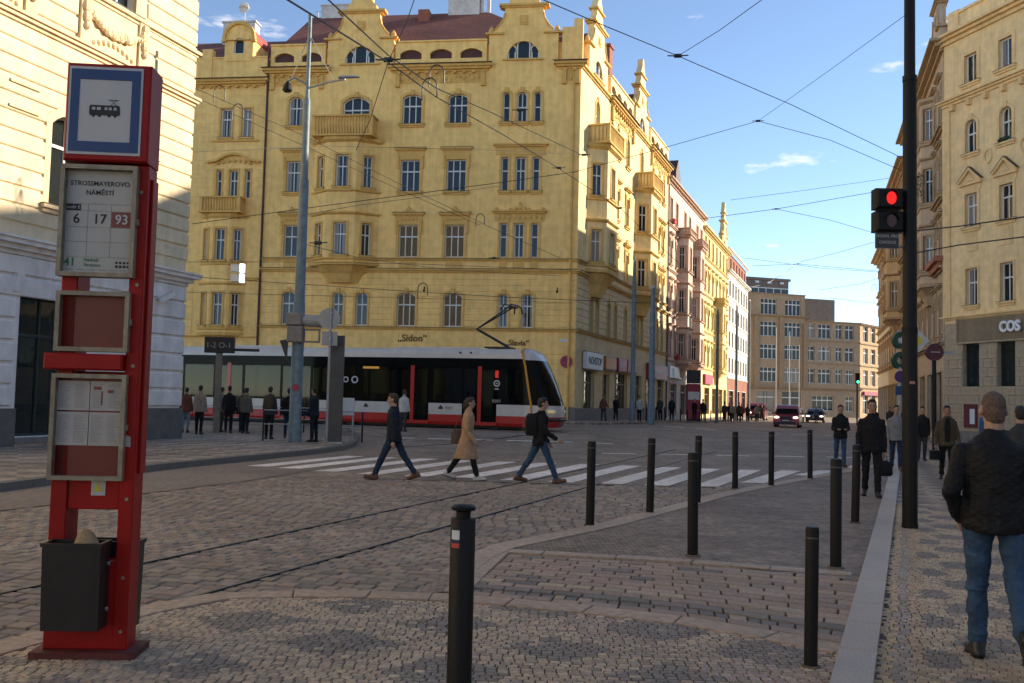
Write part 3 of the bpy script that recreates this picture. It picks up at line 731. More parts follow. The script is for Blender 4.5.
def main_cornice(root, F, x0, x1, tm, tile, z=22.95):
    c = part('cornice', root, F, tm, lambda b: (ledge(b, x0, x1, z-.12, [(.12,.1),(.14,.28),(.16,.42)]), [b.box(xx-.09, xx+.09, -.26, 0, z-.26, z-.12) for xx in np.arange(x0+.3, x1, .62)]))
    part('tile_coping', root, F, tile, lambda b: b.loft([[(x0-.5,-.55,z+.3),(x1+.5,-.55,z+.3),(x1+.5,-.55,z+.34),(x0-.5,-.55,z+.34)],[(x0-.1,.02,z+.3),(x1+.1,.02,z+.3),(x1+.1,.02,z+.52),(x0-.1,.02,z+.52)]]), parent=c)
def frieze(root, F, x0, x1, z0, z1, m, seed=1):
    r = random.Random(seed)
    def fn(b):
        b.box(x0, x1, -.03, .01, z0, z1)
        n = int((x1-x0)/.3)
        for k in range(n):
            x = x0+.15+(x1-x0-.3)*k/max(1,n-1)
            b.ball((x+r.uniform(-.05,.05), -.05, (z0+z1)/2+r.uniform(-.2,.2)), (r.uniform(.1,.2),.06,r.uniform(.08,.2)), 6, 4)
        for sx in (x0+.12, x1-.12): b.box(sx-.14, sx+.14, -.2, .01, z0-.25, z1)
    part('frieze', root, F, m, fn)
def downpipe(root, F, x, z0, z1, m):
    part('downpipe', root, F, m, lambda b: b.tube([(x,-.12,z0),(x,-.12,z1-.5),(x,-.12,z1)], [.065,.065,.1], 8))

def block_body(root, F, m, pts, z0, z1, roof=None):
    part('rear_wall', root, F, m, lambda b: b.slab(pts, z0, z1))

M_YEL = stucco('yellow_stucco', (0.95,0.6,0.21)); M_YELT = stucco('yellow_trim', (0.72,0.43,0.13)); M_YELL = stucco('pale_yellow_stucco', (0.72,0.53,0.24))
M_YELC = stucco('yellow_stucco_sunlit', (0.82,0.65,0.34)); M_YELCT = stucco('yellow_trim_sunlit', (0.66,0.45,0.16)); M_YELR = stucco('pale_rusticated_stucco', (0.66,0.55,0.33))  # stucco and trim of the sunlit street front, sunlight put into the paler colour
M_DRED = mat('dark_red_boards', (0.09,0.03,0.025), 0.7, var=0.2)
M_CHIM = mat('chimney_render', (0.6,0.57,0.54), 0.9, var=0.15, stain=0.2)
M_CHIMR = mat('brick_chimney', (0.27,0.1,0.065), 0.9, var=0.2, vscale=9, bump=0.4)
M_PLINTH = mat('stone_plinth', (0.2,0.18,0.16), 0.75, var=0.2, vscale=4, bump=0.2)
M_SIGNW = mat('sign_white', (0.62,0.66,0.68), 0.5, var=0.05); M_SIGNR = mat('sign_crimson', (0.32,0.03,0.07), 0.5, var=0.1); M_SIGNG = mat('sign_green', (0.03,0.22,0.08), 0.5)
M_SIGNO = mat('sign_orange', (0.5,0.17,0.04), 0.5); M_INK = mat('sign_ink', (0.03,0.035,0.05), 0.6); M_SIGNB = mat('sign_dark', (0.03,0.03,0.035), 0.5)

FO = (3.99, 60.0); DF = (math.sin(rad(82)), -math.cos(rad(82))); DS = dirv(20.3)
WF = frame(FO, DF); WS = frame(FO, DS)
yel = empty('yellow_corner_building', WF, 'large yellow corner apartment building with curved gables and bay windows behind the tram', 'building')
I4 = Matrix(); SF = WF.inverted() @ WS
# --- front facade (faces the junction); u runs from -20.85 to 0
FW = [(0.1,6.05),(6.05,10.0),(10.0,14.3),(14.3,18.7),(18.7,23.0)]
holes = {k: [] for k in range(5)}
for xc, w, nm in ((-18.9,.98,1),(-10.98,1.28,2),(-7.93,1.28,2)):
    holes[4].append(win(yel, I4, xc, 19.4, w, 1.98, .22, nm, tr=.38, trim=.17, tm=M_YELT))
    holes[3].append(win(yel, I4, xc, 14.95, w, 2.1, 0, nm, tr=.36, trim=.17, hood='cornice', tm=M_YELT))
    holes[2].append(win(yel, I4, xc, 10.68, w, 2.1, 0, nm, tr=.36, trim=.17, hood='crest', tm=M_YELT, sill=False))
    holes[1].append(win(yel, I4, xc, 6.2, w*.96, 2.18, .2, nm, tr=.36, trim=.14, tm=M_YELT, sill=False))
holes[4].append(win(yel, I4, -14.75, 19.0, 1.8, 2.3, .4, 2, tr=.38, trim=.17, tm=M_YELT))
for xc, w, nm in ((-4.76,.46,0),(-3.75,.64,1),(-2.75,.46,0)):
    holes[4].append(win(yel, I4, xc, 19.43, w, 1.98, .2, nm, tr=.5, trim=.15, tm=M_YELT))
    holes[3].append(win(yel, I4, xc, 14.96, w, 2.2, 0, nm, tr=.4, trim=.13, tm=M_YELT))
    holes[2].append(win(yel, I4, xc, 10.68, w, 2.2, 0, nm, tr=.4, trim=.13, tm=M_YELT, sill=False))
for hh, kd in ((17.2,'a'),(12.9,'b')):
    def hd(b, hh=hh, kd=kd):
        b.box(-5.35,-2.15,-.06,.02,hh+.1,hh+.6); b.box(-5.42,-2.08,-.18,.02,hh+.6,hh+.7); b.box(-5.52,-1.98,-.28,.02,hh+.7,hh+.79)
        if kd == 'b':
            for dx, dz, r in ((0,.22,.22),(-.3,.12,.16),(.3,.12,.16),(-.6,.08,.1),(.6,.08,.1),(-1.5,.1,.12),(1.5,.1,.12),(0,.44,.09)): b.ball((-3.75+dx,-.1,hh+.8+dz),(r,.09,r*.9),7,5)
            for k in range(9): b.ball((-5.1+k*.34,-.08,hh+.33),(.13,.05,.12),6,4)
    part('window_hood', yel, I4, M_YELT, hd)
for xc, w in ((-15.55,.72),(-13.95,.78),(-4.66,.62),(-3.12,.74)): holes[1].append(win(yel, I4, xc, 6.2, w, 2.15, .12, 1, tr=.36, trim=.13, tm=M_YELT, sill=False))
for xc in (-18.6,-14.8,-10.9,-7.4,-3.6): holes[0].append(win(yel, I4, xc, .7, 2.3, 3.4, 0, 1, tr=.25, trim=.1, fm=M_BROWN, tm=M_YELT, gm=M_GLASSD, sill=False))
for k, (a, b_) in enumerate(FW):
    part('wall', yel, I4, M_YEL, lambda b: b.wall([(-20.85,a),(0,a),(0,b_),(-20.85,b_)], holes[k]))
courses(yel, I4, -20.8, -.02, list(np.linspace(6.2, 9.6, 10)), holes[1], M_YEL, proud=.03, gap=.04)
courses(yel, I4, -20.8, -.02, [1.3,1.95,2.6,3.25,3.9,4.5,5.1], holes[0], M_YEL, proud=.03, gap=.04)
part('plinth', yel, I4, M_PLINTH, lambda b: b.box(-20.85, .06, -.06, .02, .15, 1.25))
part('string_course', yel, I4, M_YELT, lambda b: (ledge(b,-20.7,-.05,5.98,[(.07,.1),(.06,.16)]), ledge(b,-20.7,-.05,9.68,[(.12,.12),(.1,.24)]), ledge(b,-20.7,-.05,10.44,[(.07,.1),(.05,.16)])))
part('sill_panel', yel, I4, M_YELT, lambda b: [b.box(x-.45*s, x+.45*s, -.035, .01, 10.0, 10.36) for x, s in ((-18.9,1),(-10.98,1.2),(-7.93,1.2),(-4.76,.5),(-3.75,.8),(-2.75,.5))])
for z_, p_ in ((6.112,.2),(9.902,.28),(10.562,.2)):
    part('flashing', yel, I4, M_FLASH, lambda b: b.box(-20.8,.05,-p_,.02,z_,z_+.03)); part('flashing', yel, SF, M_FLASH, lambda b: b.box(-.05,28.9,-p_,.02,z_,z_+.03))
oriel(yel, I4, -15.25, .95, 1.3, 1.0, 10.25, 18.05, [(10.68,2.1),(15.1,2.1)], M_WHITE, M_YEL, M_YELT, top=19.75)
for x0, x1 in ((-20.8,-17.0),(-12.2,-6.15)):
    main_cornice(yel, I4, x0, x1, M_YELT, M_TIN); loggia(yel, I4, x0, x1, 2 if x0 < -18 else 3, M_YEL, M_YELT, dark=M_DRED); frieze(yel, I4, x0+.1, x1-.05, 22.1, 22.75, M_YELT, int(-x0))
part('corner_pier', yel, I4, M_YEL, lambda b: (b.box(-1.25,.0,0,.9,23.0,25.6), b.box(-.5,.08,-.08,.5,23.0,26.1)))
main_cornice(yel, I4, -1.3, 0.0, M_YELT, M_TIN); frieze(yel, I4, -1.2, -.1, 22.1, 22.75, M_YELT, 3)
for xc in (-14.6, -3.75): gable(yel, I4, xc, 23.4 if xc < -5 else 23.45, M_YEL, M_YELT, 1.0, M_TILE)
part('wall', yel, I4, M_YEL, lambda b: [b.box(xa, xb, 0.003, .4, 22.98, 23.5) for xa, xb in ((-17.0,-12.2),(-6.2,-1.2))])
downpipe(yel, I4, -.42, .2, 22.3, M_YELT); downpipe(yel, I4, -20.9, .2, 24.6, M_TIN)
part('gas_lamp_bracket', yel, I4, M_BLACK, lambda b: [(b.tube([(x,0,8.6),(x,-.25,8.75),(x,-.35,8.6)],.025,5), b.ball((x,-.35,8.48),(.07,.07,.11),6,4)) for x in (-9.75,-1.2)])
part('shop_sign_disc', yel, I4, M_SIGNR, lambda b: (b.tube([(-.55,-.04,4.1),(-.55,-.16,4.1)], .38, 16)))
part('notice_plate', yel, I4, M_SIGNW, lambda b: (b.box(-1.0,-.45,-.05,-.02,5.35,5.5),))
bake_text('„Sidon“', .62, mat('brown_paint_letters',(0.16,0.09,0.03),.8), yel, Matrix.Translation((-10.5, -.05, 5.42)), 'wall_lettering', .004, bold=.01)
bake_text('„Slavia“', .5, MATS['brown_paint_letters'], yel, Matrix.Translation((-3.7, -.05, 5.22)), 'wall_lettering', .004, bold=.01)

# --- street facade (sunlit); u runs from 0 to 29
sh = {k: [] for k in range(5)}
for xc, w in ((8.0,.85),(9.9,.85),(13.0,.9),(22.3,.85),(24.9,.85),(26.8,.85)):
    sh[4].append(win(yel, SF, xc, 19.5, w, 2.2, .42, 1, tr=.36, trim=.16, tm=M_YELCT))
    sh[3].append(win(yel, SF, xc, 14.95, w, 2.1, 0, 1, tr=.36, trim=.16, hood='cornice', tm=M_YELCT))
    sh[2].append(win(yel, SF, xc, 10.68, w, 2.1, 0, 1, tr=.36, trim=.16, hood='crest', tm=M_YELCT, sill=False))
    sh[1].append(win(yel, SF, xc, 6.25, w, 2.4, .42, 1, tr=.36, trim=.12, tm=M_YELCT, sill=False, fm=M_BROWN))
for xc in (4.1, 17.8): sh[4].append(win(yel, SF, xc, 19.4, 1.0, 2.5, .48, 1, tr=.36, trim=.18, tm=M_YELCT))
for xc in (3.4, 4.9, 17.1, 18.6): sh[1].append(win(yel, SF, xc, 6.25, .8, 2.3, .3, 1, tr=.36, trim=.12, tm=M_YELCT, sill=False, fm=M_BROWN))
for xc, w, h in ((3.1,2.5,3.1),(7.6,1.6,3.0),(12.0,3.6,3.2),(17.5,2.6,3.2),(22.2,3.4,3.2),(26.5,2.4,3.2)):
    sh[0].append(win(yel, SF, xc, .55, w, h, 0, 2, tr=.25, trim=.1, fm=M_BROWN, tm=M_YELCT, gm=M_GLASSD, sill=False))
for k, (a, b_) in enumerate(FW):
    part('wall', yel, SF, M_YELR if k in (0,1) else M_YELC, lambda b: b.wall([(0.0,a),(28.95,a),(28.95,b_),(0.0,b_)], sh[k]))
courses(yel, SF, .04, 28.9, list(np.linspace(6.2, 9.6, 9)), sh[1], M_YELR, proud=.04, gap=.06)
part('plinth', yel, SF, M_PLINTH, lambda b: b.box(-.06, 28.95, -.06, .02, .1, 1.2))
part('string_course', yel, SF, M_YELCT, lambda b: (ledge(b,.05,28.85,5.98,[(.07,.1),(.06,.16)]), ledge(b,.05,28.85,9.68,[(.12,.12),(.1,.26)]), ledge(b,.05,28.85,10.44,[(.07,.1),(.05,.16)])))
for xc in (4.1, 17.8): oriel(yel, SF, xc, 1.35, .85, 1.15, 10.25, 18.2, [(10.75,2.1),(15.1,2.1)], M_WHITE, M_YELC, M_YELCT, top=19.8, ws=.7, wf=1.0, base=1.7)
for k, (x0, x1) in enumerate(((7.6,14.6),(21.1,28.8))):
    main_cornice(yel, SF, x0, x1, M_YELCT, M_TIN); loggia(yel, SF, x0, x1, 4, M_YELC, M_YELCT, dark=M_DRED); frieze(yel, SF, x0+.1, x1-.1, 21.95, 22.75, M_YELCT, k+20)
for xc in (4.3, 17.9): gable(yel, SF, xc, 23.45, M_YELC, M_YELCT, 1.05, M_TILE)
part('wall', yel, SF, M_YELC, lambda b: [b.box(xa, xb, 0.003, .4, 22.98, 23.5) for xa, xb in ((.5,7.6),(14.6,21.1))])
part('cornice', yel, SF, M_YELCT, lambda b: [ledge(b, xa, xb, 22.95, [(.12,.1),(.12,.22)]) for xa, xb in ((.1,7.4),(14.7,21.0))])
downpipe(yel, SF, 28.85, .3, 22.9, M_TIN)
# shop signs along the street front
for x0, x1, z0, z1, m in ((1.5,5.6,3.75,4.85,M_SIGNW),(6.4,9.3,3.9,4.75,M_SIGNO),(10.0,12.6,3.9,4.8,M_SIGNR),(12.9,16.2,3.9,4.8,M_SIGNR),(20.6,28.3,3.7,4.9,M_SIGNR)):
    o = part('shop_sign', yel, SF, m, lambda b: (b.cbox(x0,x1,-.34,-.08,z0,z1,.03)))
    part('sign_frame', yel, SF, M_SIGNB, lambda b: [b.box(x0-.05,x1+.05,-.3,-.06,z,z+.05) for z in (z0-.05,z1)], parent=o)
bake_text('NONSTOP', .68, M_INK, yel, SF @ Matrix.Translation((3.55,-.345,4.28)), 'sign_lettering', .005, bold=.015)
bake_text('KEBAB', .5, M_SIGNW, yel, SF @ Matrix.Translation((11.3,-.345,4.33)), 'sign_lettering', .005)
bake_text('POTRAVINY', .6, M_SIGNW, yel, SF @ Matrix.Translation((24.4,-.345,4.28)), 'sign_lettering', .005)
# --- roof and back
def v4(F, p): w = F @ Vector(p); return (w.x, w.y, w.z)
A_, B_, C_ = v4(I4,(-20.85,.7,24.75)), v4(I4,(-.9,.9,24.75)), v4(SF,(28.9,.7,24.75))
D_, E_, G_ = v4(I4,(-20.85,7.6,29.9)), v4(I4,(-7.4,7.6,29.9)), v4(SF,(28.9,7.0,29.9))
H_, J_ = v4(I4,(-20.85,15,24.75)), v4(SF,(28.9,14,24.75))
rf = part('roof', yel, I4, M_TILE, lambda b: b.add([A_,B_,C_,D_,E_,G_,H_,J_], [(0,1,4,3),(1,2,5,4),(3,4,7,6),(4,5,7),(0,3,6),(2,7,5),(0,6,7,2,1)]))
part('rear_wall', yel, I4, M_YEL, lambda b: b.slab([v4(I4,(-20.84,.29,0))[:2], v4(I4,(-.4,.29,0))[:2], v4(SF,(28.93,.29,0))[:2], v4(SF,(28.93,13.5,0))[:2], v4(I4,(-20.84,14,0))[:2]], .05, 24.7))
for xa, w, dep, hh in ((-9.2,2.3,7.2,1.5),(-18.9,2.4,7.4,1.4)):
    c_ = part('chimney', yel, I4, M_CHIM, lambda b: (b.box(xa-w/2,xa+w/2,dep,dep+.9,26.5,29.3+hh), b.box(xa-w/2-.06,xa+w/2+.06,dep-.06,dep+.96,29.3+hh,29.4+hh)), parent=rf)
    part('flue', yel, I4, M_CHIM, lambda b: [b.tube([(xa+w/2+.15+k*.5,dep+.4,27.5),(xa+w/2+.15+k*.5,dep+.4,31.0+k*.2)], .15, 8) for k in range(2)], parent=rf)
part('chimney', yel, SF, M_CHIMR, lambda b: (b.box(14.6,15.6,2.0,2.9,25,29.8), b.box(14.5,15.7,1.9,3.0,29.8,30.0)), parent=rf)
part('chimney', yel, I4, M_CHIMR, lambda b: (b.box(-12.3,-11.5,6,6.8,26.8,29.6),), parent=rf)
for k, xa in enumerate((-11.0,-8.6,-6.8)):
    part('skylight', yel, I4, M_GLASS, lambda b: b.loft([[(xa-.35,4.9,27.3),(xa+.35,4.9,27.3),(xa+.35,5.6,27.75),(xa-.35,5.6,27.75)],[(xa-.35,4.85,27.4),(xa+.35,4.85,27.4),(xa+.35,5.55,27.85),(xa-.35,5.55,27.85)]]), parent=rf)
part('roof_railing', yel, I4, M_STEEL, lambda b: ([b.tube([(x,8.2,28.6),(x,8.2,30.6)], .03, 5) for x in np.arange(-20.6,-15.5,1.7)], b.tube([(-20.8,8.2,30.6),(-15.6,8.2,30.6)],.025,5), b.tube([(-20.8,8.2,29.8),(-15.6,8.2,29.8)],.02,5)), parent=rf)

# --- neighbour to the left in the same row
nb = empty('ochre_neighbour_building', WF @ Matrix.Translation((-20.98,0,0)), 'ochre apartment building with arched dormer left of the dark downpipe', 'building')
NF = Matrix.Translation((20.98,0,0))   # use front coordinates
nh = {k: [] for k in range(5)}
for xc, w in ((-23.75,.75),(-22.3,.68),(-27.2,.75)):
    nh[4].append(win(nb, NF, xc, 18.68, w, 1.98, 0, 1, tr=.36, trim=.12, tm=M_YELT))
for xc, w, nm in ((-24.07,.36,0),(-23.05,.58,1),(-22.06,.36,0)): nh[3].append(win(nb, NF, xc, 14.6, w, 1.9, 0, nm, tr=.38, trim=.1, tm=M_YELT, sill=False))
for zz in (14.6,10.3,6.0): nh[3 if zz > 14 else (2 if zz > 10 else 1)].append(win(nb, NF, -27.4, zz, .8, 2.1, 0, 1, trim=.12, tm=M_YELT))
part('window_hood', nb, NF, M_YELT, lambda b: (b.prism([(-24.9,17.05),(-24.2,17.2),(-23.6,17.55),(-23.05,17.65),(-22.5,17.55),(-21.9,17.2),(-21.2,17.05),(-21.2,16.92),(-21.9,17.05),(-22.5,17.38),(-23.05,17.48),(-23.6,17.38),(-24.2,17.05),(-24.9,16.92)], -.28, .02),
     [b.ball((-24.2+k*.38,-.07,16.85+.25*math.cos((k-3)*.4)),(.15,.07,.13),6,4) for k in range(7)]))
for k, (a, b_) in enumerate([(0.1,5.4),(5.4,9.4),(9.4,13.7),(13.7,18.0),(18.0,22.3)]):
    part('wall', nb, NF, M_YEL, lambda b: b.wall([(-32,a),(-20.98,a),(-20.98,b_),(-32,b_)], nh[k]))
courses(nb, NF, -31.9, -20.99, list(np.linspace(14.7,22.1,13)), nh[3]+nh[4]+[[(-24.9,16.5),(-21.2,17.7)]], M_YEL, proud=.02, gap=.025)
courses(nb, NF, -31.9, -20.99, list(np.linspace(5.5,8.6,8)), nh[1]+[[(-25.4,5.4),(-21.5,8.7)]], M_YEL, proud=.03, gap=.04)
oriel(nb, NF, -23.55, .62, .95, .62, 5.6, 13.15, [(6.05,2.15),(10.35,2.1)], M_WHITE, M_YEL, M_YELT, top=14.55, wf=.66, ws=.5, base=.6)
part('string_course', nb, NF, M_YELT, lambda b: (ledge(b,-32,-21.1,9.1,[(.1,.1),(.08,.2)]), ledge(b,-32,-21.1,5.3,[(.1,.12)]), ledge(b,-24.6,-21.5,18.4,[(.12,.12)])))
main_cornice(nb, NF, -32, -21.25, M_YELT, M_TIN, z=22.3)
part('parapet', nb, NF, M_YEL, lambda b: (b.box(-32,-21.0,0.0,.5,22.28,24.1), b.box(-32,-21.0,-.06,.56,24.1,24.2), b.box(-25.6,-24.9,-.1,.4,22.7,24.75)))
part('dormer', nb, NF, M_YEL, lambda b: b.prism(arch(-24.05,-22.05,23.9,26.45,1.0,14), -.05, 2.4, [arch(-23.42,-22.68,24.4,25.5,.36,8)]))
part('dormer_moulding', nb, NF, M_YELT, lambda b: (b.prism(arch(-24.2,-21.9,25.3,26.62,1.12,14), -.2, .1, [arch(-24.0,-22.1,25.301,26.4,.95,14)]), b.box(-24.25,-23.95,-.22,.1,25.2,25.35), b.box(-22.15,-21.85,-.22,.1,25.2,25.35)))
win(nb, NF, -23.05, 24.4, .72, 1.08, .35, 0, tr=0, trim=0, sill=False, set_=.05)
part('dormer_roof', nb, NF, mat('red_tin', (0.35,0.06,0.04), 0.5), lambda b: b.prism(arch(-24.1,-22.0,25.35,26.55,1.03,12), .12, 3.0))
part('roof', nb, NF, M_TILE, lambda b: b.loft([[(-32,.5,24.0),(-21,.5,24.0),(-21,15,24.0),(-32,15,24.0)],[(-32,7.2,28.0),(-21,7.2,28.0),(-21,8,28.0),(-32,8,28.0)]]))
part('chimney', nb, NF, M_CHIM, lambda b: (b.box(-27.4,-24.9,6.6,7.5,26.5,29.3), b.box(-27.5,-24.8,6.5,7.6,29.3,29.42)))
part('satellite_dish', nb, NF, M_CHIM, lambda b: (b.tube([(-25.9,7,29.4),(-25.9,7,30.3)],.03,5), b.lathe([(.05,0),(.4,.1),(.42,.14),(.05,.06)],14,(-25.9,6.8,30.4)), b.ball((-25.9,6.75,30.5),(.42,.12,.42),12,8)))
part('rear_wall', nb, NF, M_YEL, lambda b: b.box(-31.98,-21.0,.29,14,.05,24.0))

# --- cream corner building at the left (rusticated)
M_CRM = stucco('cream_stucco', (0.76,0.62,0.40)); M_CRMT = stucco('cream_trim', (0.72,0.57,0.35)); M_GREYW = stucco('pale_grey_stucco', (0.8,0.75,0.7))
LO = (-10.85, 31.5); DL = dirv(17.5); WL = frame(LO, DL)
lb = empty('cream_rusticated_building', WL, 'cream and white corner building with banded stonework behind the tram stop pillar', 'building')
lh = []
lh.append(win(lb, I4, -5.9, .38, 1.85, 3.72, 0, 1, tr=.28, trim=0, sill=False, fm=M_DARKF, gm=M_GLASSD, set_=.22))
lh.append(win(lb, I4, -10.2, .38, 1.85, 3.72, 0, 1, tr=.28, trim=0, sill=False, fm=M_DARKF, gm=M_GLASSD, set_=.22))
lu = []
for xc in (-5.35, -9.4): lu.append(win(lb, I4, xc, 6.62, 1.5, 2.6, .35, 1, tr=.34, trim=.2, tm=M_CRMT, set_=.2))
lt = []
for xc in (-3.9, -8.3): lt.append(win(lb, I4, xc, 13.05, 1.75, 2.6, 0, 2, tr=.36, trim=.22, tm=M_CRMT, set_=.2))
part('wall', lb, I4, M_GREYW, lambda b: b.wall([(-12,0.1),(0,0.1),(0,5.5),(-12,5.5)], lh, .4))
part('wall', lb, I4, M_CRM, lambda b: b.wall([(-12,5.5),(0,5.5),(0,11.2),(-12,11.2)], lu, .4))
part('wall', lb, I4, M_CRM, lambda b: b.wall([(-12,11.2),(0,11.2),(0,19),(-12,19)], lt, .4))
part('return_wall', lb, I4, M_CRM, lambda b: b.box(-11.98,-.001,.38,9,.05,19.0))
courses(lb, I4, -11.9, .04, list(np.linspace(1.15, 5.15, 8)), lh, M_GREYW, proud=.06, gap=.085, name='stone_band')
courses(lb, I4, -11.9, .04, list(np.linspace(5.95, 11.15, 12)), [[(p[0]*1.0,p[1]) for p in h] for h in lu], M_CRM, proud=.05, gap=.075, name='stone_band')
courses(lb, I4, -11.9, .04, list(np.linspace(11.6, 19, 15)), [[(x-1.25,11.3),(x+1.25,15.9)] for x in (-3.9,-8.3)], M_CRM, proud=.05, gap=.07, name='stone_band')
part('plinth', lb, I4, mat('polished_grey_plinth', (0.13,0.125,0.12), 0.45, var=0.2, vscale=5), lambda b: [b.box(xa,xb,-.09,.02,.05,1.12) for xa, xb in ((-9.2,-6.85),(-4.95,.08))])
part('window_ledge', lb, I4, M_PLINTH, lambda b: [b.box(xa,xb,-.12,.3,.2,.36) for xa, xb in ((-6.87,-4.93),)])
part('lower_cornice', lb, I4, M_GREYW, lambda b: ledge(b,-12,0,5.12,[(.12,.08),(.14,.2),(.12,.34),(.06,.4)]))
part('upper_cornice', lb, I4, M_CRMT, lambda b: ledge(b,-12,0,11.18,[(.1,.06),(.1,.14),(.08,.2)]))
part('upper_cornice', lb, I4, M_CRMT, lambda b: ledge(b,-12,0,12.85,[(.08,.08),(.1,.16)]))
for xc in (-3.9, -8.3):
    def orn(b):
        b.box(xc-1.35,xc+1.35,-.05,.02,11.35,12.85)
        rg = random.Random(9)
        for k in range(26):
            t = k/25*2-1; r_ = .09+.07*(1-t*t)+rg.uniform(-.02,.03); b.ball((xc+t*1.1,-.1-rg.uniform(0,.05),12.45-.34*(1-t*t)+rg.uniform(-.05,.05)),(r_,.1,r_*rg.uniform(.7,1.1)),7,5)
        for sg in (-1,1):
            for dz, r in ((0,.24),(-.3,.2),(-.55,.13),(.22,.18)): b.ball((xc+sg*1.22,-.12,12.5+dz),(r*.8,.13,r),8,6)
            b.box(xc+sg*1.22-.2,xc+sg*1.22+.2,-.12,.02,11.4,13.0)
        for k in range(9):
            t = k/8*2-1; b.ball((xc+t*.8,-.07,11.8-.2*t*t),(.09,.05,.1),6,4)
    part('garland_relief', lb, I4, M_CRMT, orn)
part('panel_moulding', lb, I4, M_CRMT, lambda b: (b.box(-7.6,-6.6,-.1,.02,9.55,9.62), b.box(-7.6,-6.6,-.1,.02,8.9,8.97), b.box(-2.9,-1.6,-.1,.02,8.9,8.97)))
part('key_stone', lb, I4, M_GREYW, lambda b: b.prism([(-6.95,4.15),(-6.6,5.1),(-6.85,5.1),(-7.15,4.15)], -.09, .02))
part('roof', lb, I4, M_TILE, lambda b: b.loft([[(-12,0,19),(.3,0,19),(.3,9,19),(-12,9,19)],[(-12,4,21),(-2,4,21),(-2,5,21),(-12,5,21)]]))
sc = empty('security_camera', WL @ Matrix.Translation((-1.25,-.08,4.62)), 'small white security camera on the corner of the cream building', 'camera')
part('bracket', sc, I4, M_WHITE, lambda b: (b.box(-.06,.06,0,.06,-.06,.06), b.tube([(0,0,0),(0,-.15,-.03)],.03,6)))
part('camera_body', sc, Matrix.Translation((0,-.2,0)) @ Matrix.Rotation(rad(-35),4,'Z') @ Matrix.Rotation(rad(-32),4,'Y'), M_WHITE, lambda b: (b.cbox(-.27,.27,-.09,.09,-.08,.1,.02), b.box(-.32,.28,-.11,.11,.1,.115)))

# --- pink, pale yellow and white houses farther along the left side of the street
M_PINK = stucco('pink_stucco', (0.7,0.53,0.42)); M_PINKT = stucco('pink_trim', (0.52,0.35,0.26)); M_GREYSH = stucco('grey_shop_front', (0.5,0.48,0.45))
M_LEM = stucco('lemon_stucco', (0.72,0.58,0.27)); M_LEMT = stucco('lemon_trim', (0.62,0.47,0.19)); M_WHT = stucco('white_render', (0.7,0.67,0.6)); M_BRK = stucco('red_brown_attic', (0.3,0.13,0.09))
def street_house(name, label, F, L, levels, cols, m, tm, gm_wall, ww, wh, top, nm=1, hood='cornice', z_g=5.6, orl=None, shops=(), fm=None, rise=0, attic=None, depth=12, gables=(), roofz=2.6):
    r = empty(name, F, label, 'building')
    zs = [z_g] + [l_[1] for l_ in levels]
    gh_ = [win(r, I4, x, .5, w, 3.0, 0, 2, tr=.25, trim=.08, tm=tm, fm=M_BROWN, gm=M_GLASSD, sill=False) for x, w in shops]
    part('wall', r, I4, gm_wall, lambda b: b.wall([(0,0),(L,0),(L,z_g),(0,z_g)], gh_))
    for k, (zw, zt) in enumerate(levels):
        hs = [win(r, I4, x, zw, ww, wh, rise, nm, tr=.36, trim=.13, hood=hood if hood and k < len(levels)-1 else None, tm=tm, fm=fm, sill=bool(hood)) for x in cols if not (orl and abs(x-orl[0]) < orl[1]+.9 and k < orl[2])]
        part('wall', r, I4, m, lambda b: b.wall([(0,zs[k]),(L,zs[k]),(L,zt),(0,zt)], hs))
    part('string_course', r, I4, tm, lambda b: [ledge(b, .02, L-.02, z-.1, [(.1,.1),(.08,.18)]) for z in zs[:-1]])
    part('cornice', r, I4, tm, lambda b: ledge(b, .02, L-.02, top-.5, [(.2,.12),(.16,.34),(.14,.5)]))
    part('rear_wall', r, I4, m, lambda b: b.box(.01, L-.01, .29, depth, .02, top-.05))
    part('roof', r, I4, M_TILE, lambda b: b.loft([[(0,.1,top),(L,.1,top),(L,depth,top),(0,depth,top)],[(0.01,depth*.45,top+roofz),(L-.01,depth*.45,top+roofz),(L-.01,depth*.55,top+roofz),(0.01,depth*.55,top+roofz)]]))
    if orl: oriel(r, I4, orl[0], orl[1], .7, 1.0, levels[0][0]-.5, levels[orl[2]-1][1]-.6, [(zw, wh) for zw, zt in levels[:orl[2]]], M_WHITE, m, tm, top=levels[orl[2]-1][1]+.4, wf=.9, ws=.6, base=1.5)
    for xc in gables: gable(r, I4, xc, top-.1, m, tm, .9)
    return r
def sfr(u): return WS @ Matrix.Translation((u,0,0))
LV = [(6.1,9.8),(10.4,14.0),(14.6,18.2),(18.6,22.3)]
pk = street_house('pink_apartment_building', 'pink stucco apartment building with bay windows next to the yellow corner building', sfr(29.02), 20.6, LV, [1.6,4.4,8.9,11.6,16.3,19.0], M_PINK, M_PINKT, M_GREYSH, 1.05, 2.2, 22.5, orl=(6.6,1.2,3), shops=[(3.4,3.4),(9.0,3.2),(14.4,3.2),(18.6,2.2)])
oriel(pk, I4, 13.9, 1.2, .7, 1.0, 5.7, 17.6, [(6.1,2.2),(10.4,2.2),(14.6,2.2)], M_WHITE, M_PINK, M_PINKT, top=18.7, base=1.5)
part('shop_sign', pk, I4, M_SIGNW, lambda b: b.cbox(.6,7.2,-.28,-.02,4.0,5.1,.03)); bake_text('Q', 1.0, M_INK, pk, Matrix.Translation((2.2,-.29,4.5)), 'sign_lettering')
